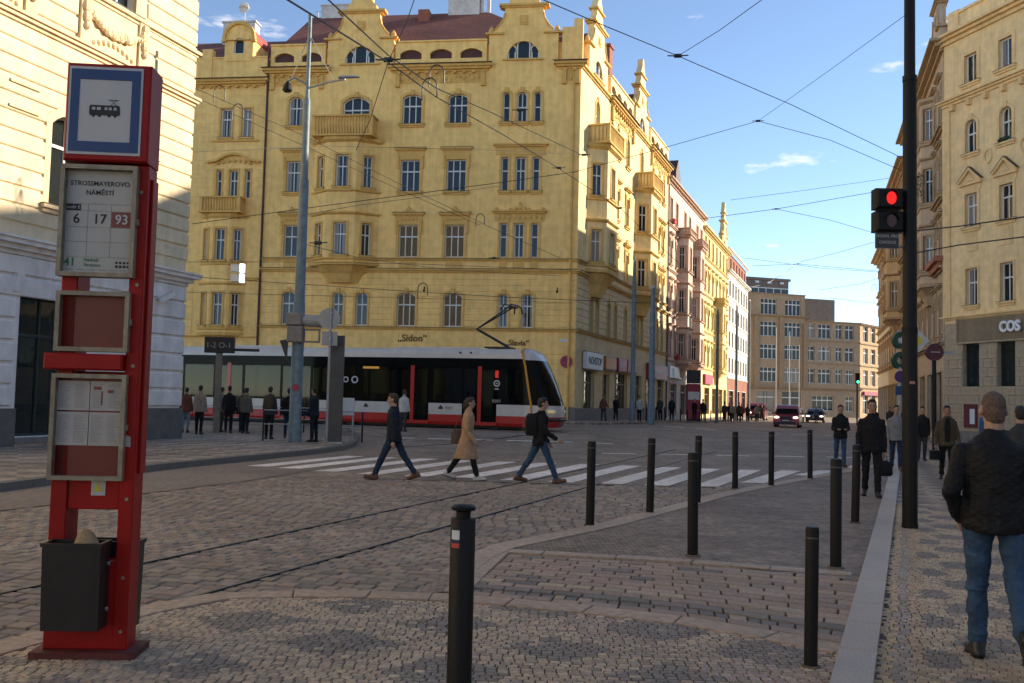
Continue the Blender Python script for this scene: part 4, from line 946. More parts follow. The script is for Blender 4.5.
part('window_box', pk, I4, mat('red_blossom', (0.45,0.03,0.03), 0.8, var=0.4, vscale=20), lambda b: [(b.box(x-.5,x+.5,-.42,-.2,z-.2,z+.02), [b.ball((x-.4+k*.16,-.32,z+.1),(.13,.13,.14),6,4) for k in range(6)]) for x, z in ((1.6,18.6),(19.0,14.6),(4.4,6.1))])
part('tower_cap', pk, I4, M_TIN, lambda b: (b.prism([(9,22.4),(11.5,22.4),(11.5,25.2),(10.2,26.6),(9,25.2)], 1.0, 2.0)))
lm = street_house('lemon_apartment_building', 'lemon yellow apartment building between the pink and the white buildings', sfr(49.7), 20.4, LV, [1.4,4.0,7.0,10.0,13.0,16.0,19.0], M_LEM, M_LEMT, M_LEM, 1.0, 2.1, 21.6, orl=(10.1,1.2,2), shops=[(3.4,3.4),(9.0,3.2),(14.4,3.2),(18.3,2.2)], gables=(17.0,))
part('shop_sign', lm, I4, M_SIGNR, lambda b: b.cbox(.6,6.2,-.3,-.02,3.9,5.0,.03)); 
wh = street_house('white_office_building', 'white flat fronted building with rows of plain windows and brick attic', sfr(70.2), 22.6, [(5.9,9.1),(9.4,12.5),(12.8,15.9),(16.2,19.4)], [1.8+3.15*k for k in range(7)], M_WHT, M_WHT, M_BRK, 1.5, 2.0, 19.5, nm=1, hood=None, z_g=5.2, shops=[(4,4.5),(11,4.5),(18,4.5)], fm=M_DARKF, roofz=.2)
ah = [win(wh, Matrix.Translation((0,.3,0)), 1.8+3.15*k, 20.0, 1.3, 1.6, 0, 1, tr=.3, trim=0, sill=False) for k in range(7)]
part('attic_wall', wh, Matrix.Translation((0,.3,0)), M_BRK, lambda b: (b.wall([(0,19.5),(22.6,19.5),(22.6,22.2),(0,22.2)], ah), b.box(0,22.6,.31,8,19.5,22.2)))
part('attic_cornice', wh, I4, M_WHT, lambda b: ledge(b, 0, 22.6, 22.2, [(.15,.1),(.12,.25)]))
part('chimney', wh, I4, M_CHIMR, lambda b: [b.box(x,x+1.6,2,3.4,22.2,24.0+dz) for x, dz in ((.6,.8),(7,0),(13.5,.3))])

# --- brown office block closing the street
M_BRS = stucco('brown_stone', (0.36,0.27,0.18)); M_BRST = stucco('brown_stone_trim', (0.3,0.22,0.145)); M_GRB = stucco('grey_brown_render', (0.21,0.165,0.135))
WB = frame((37.1,150.0), dirv(73)); br = empty('brown_office_building', WB, 'brown stone office block with stepped top closing the far end of the street', 'building')
M_GLASSF = glass('office_glass', dark=(0.02,0.03,0.04), curtain=(0.25,0.24,0.22), share=0.25, ior=1.35)
def bwin(root, F, x, z, w, h, nm): return win(root, F, x, z, w, h, 0, nm, tr=.3, trim=0, sill=False, set_=.25, bars=.1, gm=M_GLASSF)
rows = [4.9+3.62*k for k in range(5)]
hA = []; hB = []
for z in rows[:3]:
    for x in (3.6,8.0): hA.append(bwin(br, I4, x, z+.5, 3.0, 2.3, 3))
    for x, w in ((11.3,1.6),(13.9,2.4),(16.6,1.2),(18.6,1.7)): hB.append(bwin(br, I4, x, z+.5, w, 2.3, 1 if w < 2 else 2))
for x in (3.6,8.0): hA.append(bwin(br, I4, x, rows[3]+.3, 2.9, 2.5, 3))
hA += [bwin(br, I4, x, .6, 3.4, 3.4, 1) for x in (3.2,7.8)]; hB += [bwin(br, I4, 13.6, 1.0, 4.0, 2.4, 3), bwin(br, I4, 18.6, 1.0, 1.6, 2.4, 1)]
part('wall', br, I4, M_BRS, lambda b: b.wall([(-2,0),(10.2,0),(10.2,19.4),(-2,19.4)], hA))
part('wall', br, I4, M_BRS, lambda b: b.wall([(10.2,0),(20.6,0),(20.6,15.4),(10.2,15.4)], hB))
part('penthouse_wall', br, I4, M_GRB, lambda b: b.box(10.21,16.0,.35,10,15.4,19.0))
part('pier', br, I4, M_BRST, lambda b: [b.box(x-.4,x+.4,-.35,.01,4.6,15.7 if x < 10.1 else 14.9) for x in (1.3,5.8,10.2)])
part('ledge', br, I4, M_BRST, lambda b: (ledge(b,-2,20.5,4.3,[(.2,.2),(.15,.4)]), ledge(b,-2,10.1,15.72,[(.15,.3),(.12,.6)]), ledge(b,-2,10.1,19.3,[(.15,.15)]), ledge(b,10.7,20.5,15.3,[(.15,.3)]), [ledge(b,10.7,20.5,z,[(.12,.12)]) for z in rows[1:3]]))
part('rear_wall', br, I4, M_GRB, lambda b: (b.box(-1.98,10.19,.29,14,.02,19.3), b.box(10.21,20.58,.29,14,.02,15.3)))
part('crown_block', br, I4, M_GRB, lambda b: (b.box(-6,13,9,16,18.5,23.0), b.box(-6.2,13.3,8.8,16.2,22.8,23.2)))
part('crown_window', br, I4, M_SIGNW, lambda b: [b.box(-5.6+x,-4.9+x,8.7,8.79,22.2,22.6) for x in np.arange(0,18,2.4)])
part('parapet_glass', br, I4, M_GLASS, lambda b: b.box(-1.5,9.5,4,4.1,19.4,20.7)); part('parapet_rail', br, I4, M_WHITE, lambda b: (b.box(-1.6,9.6,3.95,4.15,20.7,20.85), [b.box(x-.06,x+.06,3.94,4.16,19.4,20.7) for x in np.arange(-1.5,9.6,1.4)]))
part('flag_pole', br, I4, M_WHITE, lambda b: [b.tube([(x,-6,0),(x,-6,h_)], [.09,.05], 6) for x, h_ in ((1.2,13.5),(3.5,13),(5.2,11))])
o2 = WB @ Vector((20.6,0,0)); WB2 = frame((o2.x,o2.y), dirv(41)); bw = empty('sunlit_office_wing', WB2, 'tan office wing with close set windows catching the sun at the far street end', 'building')
hC = [bwin(bw, I4, 2.4+3.3*k, z+.4, 2.1, 2.5, 1) for z in rows[:3] for k in range(6)] + [bwin(bw, I4, 2.4+3.3*k, .6, 2.3, 3.2, 1) for k in range(6)]
part('wall', bw, I4, stucco('tan_stone', (0.5,0.34,0.19)), lambda b: b.wall([(0,0),(22,0),(22,15.3),(0,15.3)], hC))
part('ledge', bw, I4, M_BRST, lambda b: (ledge(b,0.05,22,15.2,[(.15,.3),(.1,.4)]), [ledge(b,0.05,22,z-.1,[(.15,.15)]) for z in rows[:3]]))
part('rear_wall', bw, I4, M_GRB, lambda b: b.box(.02,21.9,.29,12,.02,15.2))
part('sign_band', bw, I4, M_SIGNR, lambda b: b.box(1,14,-.4,-.05,3.7,4.3))

# --- beige building on the right with white letters
M_COS = stucco('beige_stucco', (0.86,0.62,0.32)); M_COST = stucco('beige_trim', (0.8,0.56,0.28)); M_COSB = mat('beige_ashlar', (0.42,0.33,0.22), 0.8, var=0.16, vscale=5, bump=0.3, bscale=40, stain=0.12)
M_BANDB = stucco('brown_sign_band', (0.25,0.19,0.125))
CO = (24.0,53.0); DC = (math.sin(rad(15.8)), -math.cos(rad(15.8))); WC = frame(CO, DC)
co = empty('beige_shop_building', WC, 'beige corner building with white shop letters and triangular window pediments at right edge', 'building')
ch = {k: [] for k in range(5)}; LC = 46.0
for k in range(10):
    x = 2.06 + 2.45*k + (0.0 if k < 2 else .0)
    ch[4].append(win(co, I4, x, 19.42, .92, 1.6, 0, 1, tr=0, trim=.2, tm=M_COST))
    ch[3].append(win(co, I4, x, 15.55, .84, 1.85, .4, 1, tr=.42, trim=.16, tm=M_COST))
    ch[2].append(win(co, I4, x, 11.5, .9, 1.85, 0, 1, tr=.36, trim=.16, hood='ped', tm=M_COST))
    ch[1].append(win(co, I4, x, 7.28, .86, 2.0, 0, 1, tr=.38, trim=.1, tm=M_COST))
    ch[0].append(win(co, I4, x-.1, 2.73, 1.2, 2.5, 0, 0, tr=0, trim=0, sill=False, fm=M_DARKF, gm=M_GLASSD, set_=.25))
for k, (a, b_) in enumerate([(0,6.4),(6.4,10.8),(10.8,15.2),(15.2,18.7),(18.7,22.3)]):
    part('wall', co, I4, M_COSB if k == 0 else M_COS, lambda b: b.wall([(0,a),(LC,a),(LC,b_),(0,b_)], ch[k]))
# stone blocks of the ground floor
BM = {}
for j in range(10):
    z0 = .55 + j*.48; z1 = z0+.48
    if z1 > 5.3: break
    offs = [0, .62, 1.28] if j % 2 else [0, .95]
    for k in range(4):
        xc = 2.06 + 2.45*k - .1
        solid = [(0.0 if k == 0 else xc-2.45+.62, xc-.62)] if z0 > 2.6 else [(0.0 if k == 0 else xc-2.45+.62, xc+.62)]
        for s0, s1 in solid:
            L = s1 - s0; n = max(1, round(L/ .72)); sh_ = .5/n if (j % 2 and n > 1) else 0
            ed = [0.0] + [min(1, (i+1)/n - sh_) for i in range(n)] + ([1.0] if sh_ else [])
            for e0, e1 in zip(ed[:-1], ed[1:]):
                w = (e1-e0)*L
                if w < .05: continue
                key = round(w,2)
                if key not in BM:
                    mb = MB(); mb.cbox(.008, key-.008, -.05, .01, .01, .47, .018); BM[key] = mb.mesh('stone_block', M_COSB)
                link('stone_block', BM[key], co, Matrix.Translation((s0+e0*L, 0, z0)))
part('plinth', co, I4, M_PLINTH, lambda b: b.box(-.05,LC,-.08,.02,0,.55))
part('sign_band', co, I4, M_BANDB, lambda b: b.box(1.0,LC,-.08,.01,5.32,6.55)); part('sign_band_frame', co, I4, M_COSB, lambda b: (b.box(1.0,LC,-.14,.01,5.24,5.32), b.box(.96,1.06,-.14,.01,5.3,6.6)))
part('cornice', co, I4, M_COST, lambda b: (ledge(b,0,LC,6.6,[(.1,.1),(.08,.22)]), ledge(b,0,LC,18.55,[(.15,.1),(.12,.22),(.1,.34)]), ledge(b,0,LC,22.1,[(.2,.15),(.16,.35),(.14,.55)]), [b.box(x-.12,x+.12,-.25,.01,18.2,18.55) for x in np.arange(.8,12,1.22)]))
part('sill_panel', co, I4, M_COST, lambda b: [b.box(2.06+2.45*k-.4,2.06+2.45*k+.4,-.03,.01,10.2,11.2) for k in range(10)])
part('medallion', co, I4, M_COST, lambda b: [b.prism([(3.28+2.45*k+.3*math.cos(t*math.pi/9), 15.1+.42*math.sin(t*math.pi/9)) for t in range(18)], -.07, .01, [[(3.28+2.45*k+.2*math.cos(t*math.pi/9), 15.1+.3*math.sin(t*math.pi/9)) for t in range(18)]]) for k in range(4)])
part('corner_pilaster', co, I4, M_COST, lambda b: (b.box(-.06,.5,-.09,.4,6.8,18.5),))
part('flower_box', co, I4, mat('window_plants', (0.03,0.05,0.02), 0.8, var=0.5, vscale=20), lambda b: [b.ball((4.2+k*.11,-.14,15.66+.05*(k%2)),(.1,.1,.1),6,4) for k in range(6)])
part('parapet', co, I4, M_COS, lambda b: (b.box(.0,LC,.25,.6,22.55,23.75), b.box(0,LC,.15,.7,23.75,23.9), [b.box(x-.4,x+.4,.18,.66,22.55,24.0) for x in np.arange(.5,46,3.4)]))
part('roof', co, I4, M_TILE, lambda b: (b.loft([[(0,.7,23.4),(14,.7,23.4),(14,12,23.4),(0,12,23.4)],[(.2,2.5,25.4),(10,2.5,25.4),(10,9,25.4),(.2,9,25.4)]]), b.box(13,LC,2,12,22,23.3)))
part('rear_wall', co, I4, M_COS, lambda b: b.box(.02,LC-.02,.29,14,.02,23.4))
part('poster', co, I4, mat('dark_red_poster',(0.12,0.02,0.025),.5), lambda b: b.box(1.55,2.5,-.12,-.08,.75,2.0))
part('poster_print', co, I4, M_SIGNW, lambda b: (b.box(2.0,2.35,-.128,-.118,.95,1.75),))
lt_ = bake_text('COS', .74, mat('white_letters', (0.82,0.82,0.82), 0.5), co, Matrix.Translation((4.92,-.24,5.95)), 'sign_lettering', .05, bold=.03, sx=.92)

# --- ornate houses behind it on the right side of the street
DR = dirv(17.3); 
M_ORN = stucco('warm_grey_stucco', (0.5,0.38,0.26)); M_ORNT = stucco('warm_grey_trim', (0.44,0.32,0.2)); M_ORNR = stucco('faded_red_stucco', (0.36,0.15,0.09)); M_ORNG = stucco('sandy_stucco', (0.56,0.42,0.24))
def right_house(t0, L, name, label, m, tm, top, extra=None):
    # facade seen from the street: x runs towards the camera
    o = (24.0 + DR[0]*(t0+L), 53.0 + DR[1]*(t0+L)); F = frame(o, (-DR[0], -DR[1]))
    r = empty(name, F, label, 'building'); n = int(L/2.6); lv = [(5.9,9.6),(10.0,13.6),(14.1,17.6),(18.0,top)]; zs = [5.4] + [z for _, z in lv]
    gs = [win(r, I4, L*(k+.5)/5, .4, 2.6, 3.4, 0, 1, tr=.25, trim=.1, tm=tm, fm=M_BROWN, gm=M_GLASSD, sill=False) for k in range(5)]
    part('wall', r, I4, m, lambda b: b.wall([(0,0),(L,0),(L,5.4),(0,5.4)], gs))
    for k, (zw, zt) in enumerate(lv):
        hs = [win(r, I4, L*(q+.5)/n, zw, 1.0, 2.1, 0 if k % 2 else .2, 1, tr=.36, trim=.18, hood='crest' if k == 1 else 'cornice', tm=tm) for q in range(n)]
        part('wall', r, I4, m, lambda b: b.wall([(0,zs[k]),(L,zs[k]),(L,zt),(0,zt)], hs))
    part('cornice', r, I4, tm, lambda b: (ledge(b,.05,L-.05,top-.4,[(.2,.2),(.2,.5),(.15,.8)]), [ledge(b,.05,L-.05,z-.1,[(.12,.15),(.1,.3)]) for z in zs[:-1]]))
    part('rear_wall', r, I4, m, lambda b: b.box(.02,L-.02,.29,12,.02,top))
    part('roof', r, I4, M_TILE, lambda b: b.loft([[(0,.2,top),(L,.2,top),(L,12,top),(0,12,top)],[(.3,4,top+2.5),(L-.3,4,top+2.5),(L-.3,8,top+2.5),(.3,8,top+2.5)]]))
    return r
r1 = right_house(.3, 21, 'ornate_grey_building', 'ornate warm grey house with projecting cornices just left of the beige shop building', M_ORN, M_ORNT, 22.4)
oriel(r1, I4, 15.2, 1.5, .6, .75, 9.2, 20.2, [(10.0,2.1),(14.1,2.1),(17.9,2.0)], M_WHITE, M_ORN, M_ORNT, base=1.2)
part('red_awning_ledge', r1, I4, M_ORNR, lambda b: ledge(b, 8.5, 20.8, 9.6, [(.35,.35),(.3,.55)]))
gable(r1, I4, 17.5, 22.3, M_ORN, M_ORNT, .8)
r2 = right_house(21.4, 18, 'sandy_ornate_building', 'sandy house with a bay window far along the right pavement', M_ORNG, M_ORNT, 21.0)
oriel(r2, I4, 11, 1.4, .6, 1.1, 9.2, 17.0, [(10.0,2.1),(14.1,2.1)], M_WHITE, M_ORNG, M_ORNT, base=1.2)
r3 = right_house(39.5, 14, 'pale_end_building', 'pale house last on the right before the street opens', M_WHT, M_ORNT, 17.5)
# hedge of green on a bay roof
gp = empty('hanging_green_plants', WC @ Matrix.Translation((0,0,0)), 'dark green plants on a bay of the ornate grey house', 'plant')
def leaves(b):
    r = random.Random(4)
    for k in range(140):
        x = r.uniform(-.6,.6); z = r.uniform(-.9,.5); y = r.uniform(-.35,.1); a = r.uniform(0,6.3); s = r.uniform(.06,.14)
        b.add([(x,y,z),(x+s*math.cos(a),y-.05,z+s*math.sin(a)),(x+s*1.6*math.cos(a+.5),y-.07,z+s*1.6*math.sin(a+.5)),(x+s*math.cos(a+1),y-.02,z+s*math.sin(a+1))], [(0,1,2,3)])
gp.matrix_world = r1.matrix_world @ Matrix.Translation((17.6,-.8,15.3))
part('foliage', gp, I4, mat('dark_leaf', (0.025,0.05,0.018), 0.7), leaves)

# --- unseen houses added behind the camera for shade, bounced sun and window reflections
def plain_block(name, label, F, L, H, D, m):
    r = empty(name, F, label, 'building'); hs = [win(r, I4, L*(k+.5)/int(L/3), 1.6+3.7*j, 1.2, 2.1, 0, 1, trim=0, sill=False) for k in range(int(L/3)) for j in range(int(H/3.8))]
    for j in range(int(H/3.8)):
        nn = int(L/3); sub = [hs[k*int(H/3.8)+j] for k in range(nn)]
        part('wall', r, I4, m, lambda b: b.wall([(0,.8+3.7*j if j else 0),(L,.8+3.7*j if j else 0),(L,4.5+3.7*j),(0,4.5+3.7*j)], sub))
    part('rear_wall', r, I4, m, lambda b: b.box(.01,L-.01,.29,D,.01,H)); part('cornice', r, I4, m, lambda b: ledge(b,0,L,H-.3,[(.2,.2),(.2,.4)])); return r
plain_block('unseen_shade_house', 'unseen ochre house added at right behind the viewer to shade the ground', frame((36.6,8.0),(math.sin(rad(10)),-math.cos(rad(10)))), 44, 21, 12, M_COS)
plain_block('unseen_bounce_row', 'unseen cream row house added at left behind the viewer to bounce sunlight', frame((LO[0]-DL[0]*57, LO[1]-DL[1]*57), DL), 44.8, 18, 10, M_CRM)
plain_block('unseen_end_house', 'unseen cream house added behind the viewer to block sky and fill reflections', frame((32,-44),(-1,0)), 60, 17, 12, M_CRM)
# --- pavement in front of the yellow building and along the street
def fpt(F, x, y): w = F @ Vector((x, y, 0)); return (w.x, w.y)
sheet('far_pavement', [fpt(WF,-30,.2), fpt(WF,-30,-4.2), fpt(WF,-2.0,-4.2), fpt(WF,1.5,-3.6), fpt(WS,3.0,-3.9), fpt(WS,95,-4.2), fpt(WS,95,.2), fpt(WS,.0,.25)], -.01, M_STOPPAV, cut=(-30,50,40,92,2.0), thick=.12)
# ================================================================ STREET FURNITURE
M_FRAME = mat('weathered_alu_frame', (0.26,0.23,0.17), 0.5, metal=0.35, var=0.25, vscale=14, streak=0.2)
M_BOARD = mat('route_board', (0.40,0.40,0.37), 0.35, var=0.05, vscale=3)
M_PAPER = mat('timetable_paper', (0.42,0.40,0.37), 0.7, var=0.08, vscale=6)
M_MAROON = mat('maroon_backing', (0.15,0.025,0.018), 0.35, var=0.12, vscale=3)
M_BLUE = mat('sign_blue', (0.008,0.048,0.17), 0.4, var=0.05)
M_SIGNWH = mat('sign_reflective_white', (0.47,0.48,0.48), 0.4, var=0.04)
M_BLK = mat('print_black', (0.02,0.02,0.022), 0.6); M_GRN = mat('print_green', (0.03,0.16,0.06), 0.6); M_RB = mat('print_red_brown', (0.2,0.065,0.055), 0.6); M_GRY = mat('print_grey', (0.28,0.28,0.27), 0.6); M_YLW = mat('print_yellow', (0.6,0.5,0.05), 0.6)
M_BIN = mat('bin_black', (0.012,0.0115,0.011), 0.5, var=0.25, vscale=10, bump=0.1, bscale=60)

TT = Matrix.Translation((-2.635, 6.22, 0)) @ Matrix.Rotation(rad(4), 4, 'Z') @ Matrix.Diagonal((.97,.96,.985,1))
tt = empty('tram_stop_pillar', TT, 'tall red tram stop pillar with route board and timetable frames', 'stop pillar')
def P_(name, m, fn, par=None, smooth=False): return part(name, tt, I4, m, fn, smooth, parent=par)
P_('base_plate', mat('rusty_red_base', (0.11,0.022,0.018), 0.7, var=0.35, vscale=12, bump=0.3), lambda b: b.box(-.33,.33,-.18,.15,0,.045))
P_('lower_panel', M_RED, lambda b: b.cbox(-.275,.20,-.1,.12,.045,.60,.008))
P_('post', M_RED, lambda b: b.cbox(-.275,-.17,-.1,.12,.60,3.16,.006))
P_('post', M_RED, lambda b: b.cbox(.16,.255,-.105,.085,.045,3.18,.008)); P_('header_panel', M_RED, lambda b: b.cbox(-.165,.155,-.1,.08,3.1,3.18,.004))
P_('side_strip', M_RED, lambda b: b.cbox(.2555,.272,-.04,.07,1.16,3.1,.004))
P_('middle_panel', M_RED, lambda b: b.cbox(-.17,.16,-.085,.1,.93,1.2,.006))
stk = P_('warning_sticker', M_SIGNWH, lambda b: b.box(-.02,.07,-.091,-.087,1.02,1.12)); P_('warning_triangle', M_YLW, lambda b: b.prism([(-.005,1.045),(.055,1.045),(.025,1.105)],-.094,-.091), stk)
P_('crossbar', M_RED, lambda b: b.cbox(-.34,.158,-.165,-.03,1.825,1.93,.01))
for bz in (.16,.5,1.0,1.86,2.39,3.0): P_('bolt', M_FRAME, lambda b: b.tube([(.215,-.112,bz),(.215,-.104,bz)],.012,8))
P_('torn_sticker', M_PAPER, lambda b: b.prism([(.178,1.34),(.222,1.335),(.22,1.40),(.195,1.41),(.18,1.39)],-.1075,-.105))
P_('back_board', M_RED, lambda b: b.box(-.17,.16,-.02,.08,1.2,1.82))
def framed(name, x0, x1, z0, z1, back, y=-.155, t=.028, d=.1):
    f = P_(name, M_FRAME, lambda b: (b.box(x0,x1,y,y+d,z0,z0+t), b.box(x0,x1,y,y+d,z1-t,z1), b.box(x0,x0+t,y,y+d,z0+t,z1-t), b.box(x1-t,x1,y,y+d,z0+t,z1-t)))
    P_('frame_back', back, lambda b: b.box(x0+t,x1-t,y+.055,y+.1,z0+t,z1-t), f)
    P_('hinge', M_FRAME, lambda b: b.box(x1,x1+.012,y+.02,y+.06,(z0+z1)/2-.02,(z0+z1)/2+.02), f)
    return f
f1 = framed('timetable_frame', -.285,.19,1.12,1.80, M_MAROON)
for (a, c, z0, z1) in ((-.262,-.055,1.565,1.755),(-.05,.16,1.565,1.755),(-.262,-.055,1.34,1.555),(-.05,.16,1.34,1.555)):
    pp = P_('timetable_sheet', M_PAPER, lambda b: b.box(a,c,-.1070,-.1005,z0,z1), f1)
    def lines(b):
        r = random.Random(int(a*1000+z0*77))
        for col in range(2):
            w = (c-a)/2; x0 = a+col*w+.012
            for k in range(int((z1-z0-.03)/.0105)):
                b.box(x0, x0+(w-.024)*r.uniform(.5,1), -.1085,-.1070, z1-.025-k*.0105, z1-.0212-k*.0105)
    P_('timetable_print', M_GRY, lines, f1)
P_('map_print', M_RB, lambda b: (b.box(-.03,.02,-.1088,-.1070,1.7,1.72), b.box(.06,.1,-.1088,-.1070,1.68,1.7), b.box(.02,.03,-.1088,-.1070,1.6,1.69)), f1)
framed('empty_frame', -.285,.185,1.945,2.335, M_MAROON)
f3 = framed('route_board_frame', -.292,.2,2.43,3.16, M_BOARD, y=-.165)
def txt(s, size, m, x, z, y=-.1125, **k): return bake_text(s, size, m, f3, Matrix.Translation((x,y,z)), 'board_lettering', .0008, **k)
txt('STROSSMAYEROVO', .0435, M_BLK, -.052, 3.045, bold=.0004); txt('NÁMĚSTÍ', .0435, M_BLK, -.052, 2.985, bold=.0004)
txt('6', .09, M_BLK, -.195, 2.81, bold=.001); txt('17', .09, M_BLK, -.045, 2.81, bold=.001)
P_('route_box', M_RB, lambda b: b.box(.03,.165,-.1128,-.1105,2.76,2.862), f3); txt('93', .088, M_SIGNWH, .098, 2.81, y=-.1150, bold=.001)
P_('route_tag', M_BLK, lambda b: b.box(-.262,-.17,-.1128,-.1105,2.865,2.908), f3); txt('směr E', .03, M_SIGNWH, -.216, 2.886, y=-.1150)
P_('board_grid', M_GRY, lambda b: ([b.box(-.262,.165,-.1120,-.1102,z,z+.003) for z in (2.91,2.865,2.757,2.66,2.56)], [b.box(x,x+.003,-.1120,-.1102,2.56,2.91) for x in (-.125,.025)]), f3)
txt('41', .075, M_GRN, -.225, 2.525, bold=.0012); txt('Nádraží', .03, M_GRN, -.088, 2.542); txt('Strašnice', .03, M_GRN, -.08, 2.51)
P_('pictogram_row', M_BLK, lambda b: ([b.box(.068+k*.025,.086+k*.025,-.1120,-.1102,2.495,2.512) for k in range(4)], [b.box(.068+k*.025,.084+k*.025,-.1120,-.1102,2.522,2.536) for k in range(4)]), f3)
P_('board_footer', M_GRY, lambda b: [b.box(-.25+k*.07,-.2+k*.07,-.1120,-.1102,2.476,2.482) for k in range(6)], f3)
hd = P_('sign_box', M_RED, lambda b: b.cbox(-.285,.262,-.165,.085,3.185,3.83,.012))
P_('sign_face', M_SIGNWH, lambda b: b.box(-.265,.212,-0.1710,-.164,3.225,3.805), hd); P_('blue_border', M_BLUE, lambda b: b.prism([(-.25,3.243),(.197,3.243),(.197,3.787),(-.25,3.787)],-0.1750,-0.1705,[[(-.195,3.31),(.142,3.31),(.142,3.72),(-.195,3.72)]]), hd)
def tramicon(b):
    b.prism([(-.155,3.495),(-.15,3.475),(.095,3.475),(.1,3.495),(.095,3.550),(.085,3.560),(-.145,3.560),(-.155,3.550)],-0.1735,-0.1705,[[(-.135,3.520),(-.105,3.520),(-.105,3.545),(-.135,3.545)],[(-.095,3.520),(-.06,3.520),(-.06,3.545),(-.095,3.545)],[(-.03,3.520),(-.005,3.520),(-.005,3.545),(-.03,3.545)],[(.005,3.520),(.03,3.520),(.03,3.545),(.005,3.545)],[(.045,3.520),(.07,3.520),(.07,3.545),(.045,3.545)]])
    for x in (-.12,-.07,.01,.06): b.tube([(x,-0.1735,3.473),(x,-0.1705,3.473)],.014,10)
    b.tube([(.02,-0.1720,3.560),(.045,-0.1720,3.585),(.02,-0.1720,3.605)],.0025,4); b.tube([(.07,-0.1720,3.560),(.045,-0.1720,3.585),(.07,-0.1720,3.605)],.0025,4); b.tube([(.0,-0.1720,3.606),(.085,-0.1720,3.606)],.003,4)
pic = P_('tram_pictogram', M_BLK, tramicon, hd); pic.matrix_basis = Matrix.Translation((-.027*.22, 0, 3.52*.22)) @ Matrix.Diagonal((.78,1,.78,1))
P_('roof_bolt', M_FRAME, lambda b: b.box(.19,.215,-.1,-.07,3.785,3.81), hd)

def litter_bin(M, label):
    r = empty('litter_bin', M, label, 'bin', 'bins hung on the stop pillar')
    part('bin_body', r, I4, M_BIN, lambda b: (b.loft([[(-.24,-.34,0),(.2,-.34,0),(.2,0,0),(-.24,0,0)],[(-.25,-.37,.55),(.2,-.37,.55),(.2,0,.55),(-.25,0,.55)],[(-.235,-.355,.55),(.185,-.355,.55),(.185,-.015,.55),(-.235,-.015,.55)],[(-.23,-.33,.2),(.18,-.33,.2),(.18,-.02,.2),(-.23,-.02,.2)]])))
    part('rim', r, I4, M_BIN, lambda b: (b.box(-.262,.212,-.382,-.352,.545,.57), b.box(-.262,.212,-.02,.01,.545,.57), b.box(-.262,-.232,-.352,-.02,.545,.57), b.box(.182,.212,-.352,-.02,.545,.57)))
    part('hinge', r, I4, M_STEEL, lambda b: [b.tube([(.205,-.1,z),(.225,-.1,z)],.015,6) for z in (.12,.42)]); return r
litter_bin(TT @ Matrix.Translation((-.035,-.105,.2)) @ Matrix.Diagonal((.8,.5,.95,1)), 'black square litter bin with a paper bag hung on the front of the red pillar')
litter_bin(TT @ Matrix.Translation((.03,.095,.13)) @ Matrix.Rotation(rad(180),4,'Z') @ Matrix.Diagonal((.8,.5,1,1)), 'black litter bin mostly hidden behind the red stop pillar')
pb = MB(); rr = random.Random(5)
pb.loft([[(math.cos(a)*r*(1+rr.uniform(-.15,.15)), math.sin(a)*r*.8, z) for a in [k*math.pi/5 for k in range(10)]] for r, z in ((.07,0),(.09,.1),(.085,.2),(.05,.27),(.015,.30))])
pbo = pb.build('paper_bag', mat('brown_paper', (0.34,0.23,0.12), 0.8, var=0.2, vscale=30, bump=0.6, bscale=40), None, True, TT @ Matrix.Translation((.0,-.2,.52))); tag(pbo, 'crumpled brown paper bag sticking out of the litter bin', 'paper bag')

# --- bollards
def bollard_mesh():
    mb = MB(); mb.lathe([(.058,0),(.058,1.115),(.052,1.135),(.0005,1.14)], 20); me = mb.mesh('post', M_BLACK, True)
    mb = MB(); mb.lathe([(.0592,1.04),(.0592,1.055)], 20); b2 = mb.mesh('ring', mat('worn_steel_ring', (0.10,0.10,0.10), 0.4, metal=.8), True)
    mb = MB(); mb.lathe([(.085,0),(.085,.012),(.06,.018)], 20); b3 = mb.mesh('base', M_BED, True)
    return me, b2, b3
bm1, bm2, bm3 = bollard_mesh()
BOL = [(1.11,13.02,'black bollard fifth nearest, on the island edge right of the walking man with backpack'),(2.16,14.71,'black bollard on the island edge just left of the twin bollards'),(2.05,10.69,'tall looking black bollard on the dark setts, front one of the overlapping pair'),
       (3.2,16.35,'black bollard half hidden behind the front one of the overlapping pair'),(4.51,19.21,'black bollard at the crossing stripes, third from the far end of the row'),(5.48,20.13,'black bollard at the crossing stripes, second from the far end of the row'),(6.98,22.33,'farthest black bollard at the end of the crossing'),
       (3.44,10.13,'black bollard beside the granite kerb at the end of the brown pavers'),(5.06,14.08,'black bollard by the kerb next to the man in black'),(1.98,6.3,'black bollard near the granite kerb at bottom right')]
for x, y, lb_ in BOL:
    o = link('bollard', bm1, None, Matrix.Translation((x,y,0)) @ Matrix.Rotation(rad(random.uniform(-1.2,1.2)),4,'Y') @ (Matrix.Diagonal((.74,.74,.79,1)) if y < 7 else Matrix())); tag(o, lb_, 'bollard', 'black bollards on the near side')
    link('ring', bm2, o); link('base', bm3, o)
nb_ = empty('bollard', Matrix.Translation((-.22,4.8,0)), 'nearest black bollard with grooved cap and small coloured sticker', 'bollard', 'black bollards on the near side')
part('post', nb_, I4, M_BLACK, lambda b: b.lathe([(.062,0),(.062,1.08),(.058,1.085)], 24), True)
part('cap', nb_, I4, M_BLACK, lambda b: b.lathe([(.036,1.08),(.036,1.118),(.06,1.126),(.062,1.14),(.05,1.15),(.0005,1.152)], 24), True)
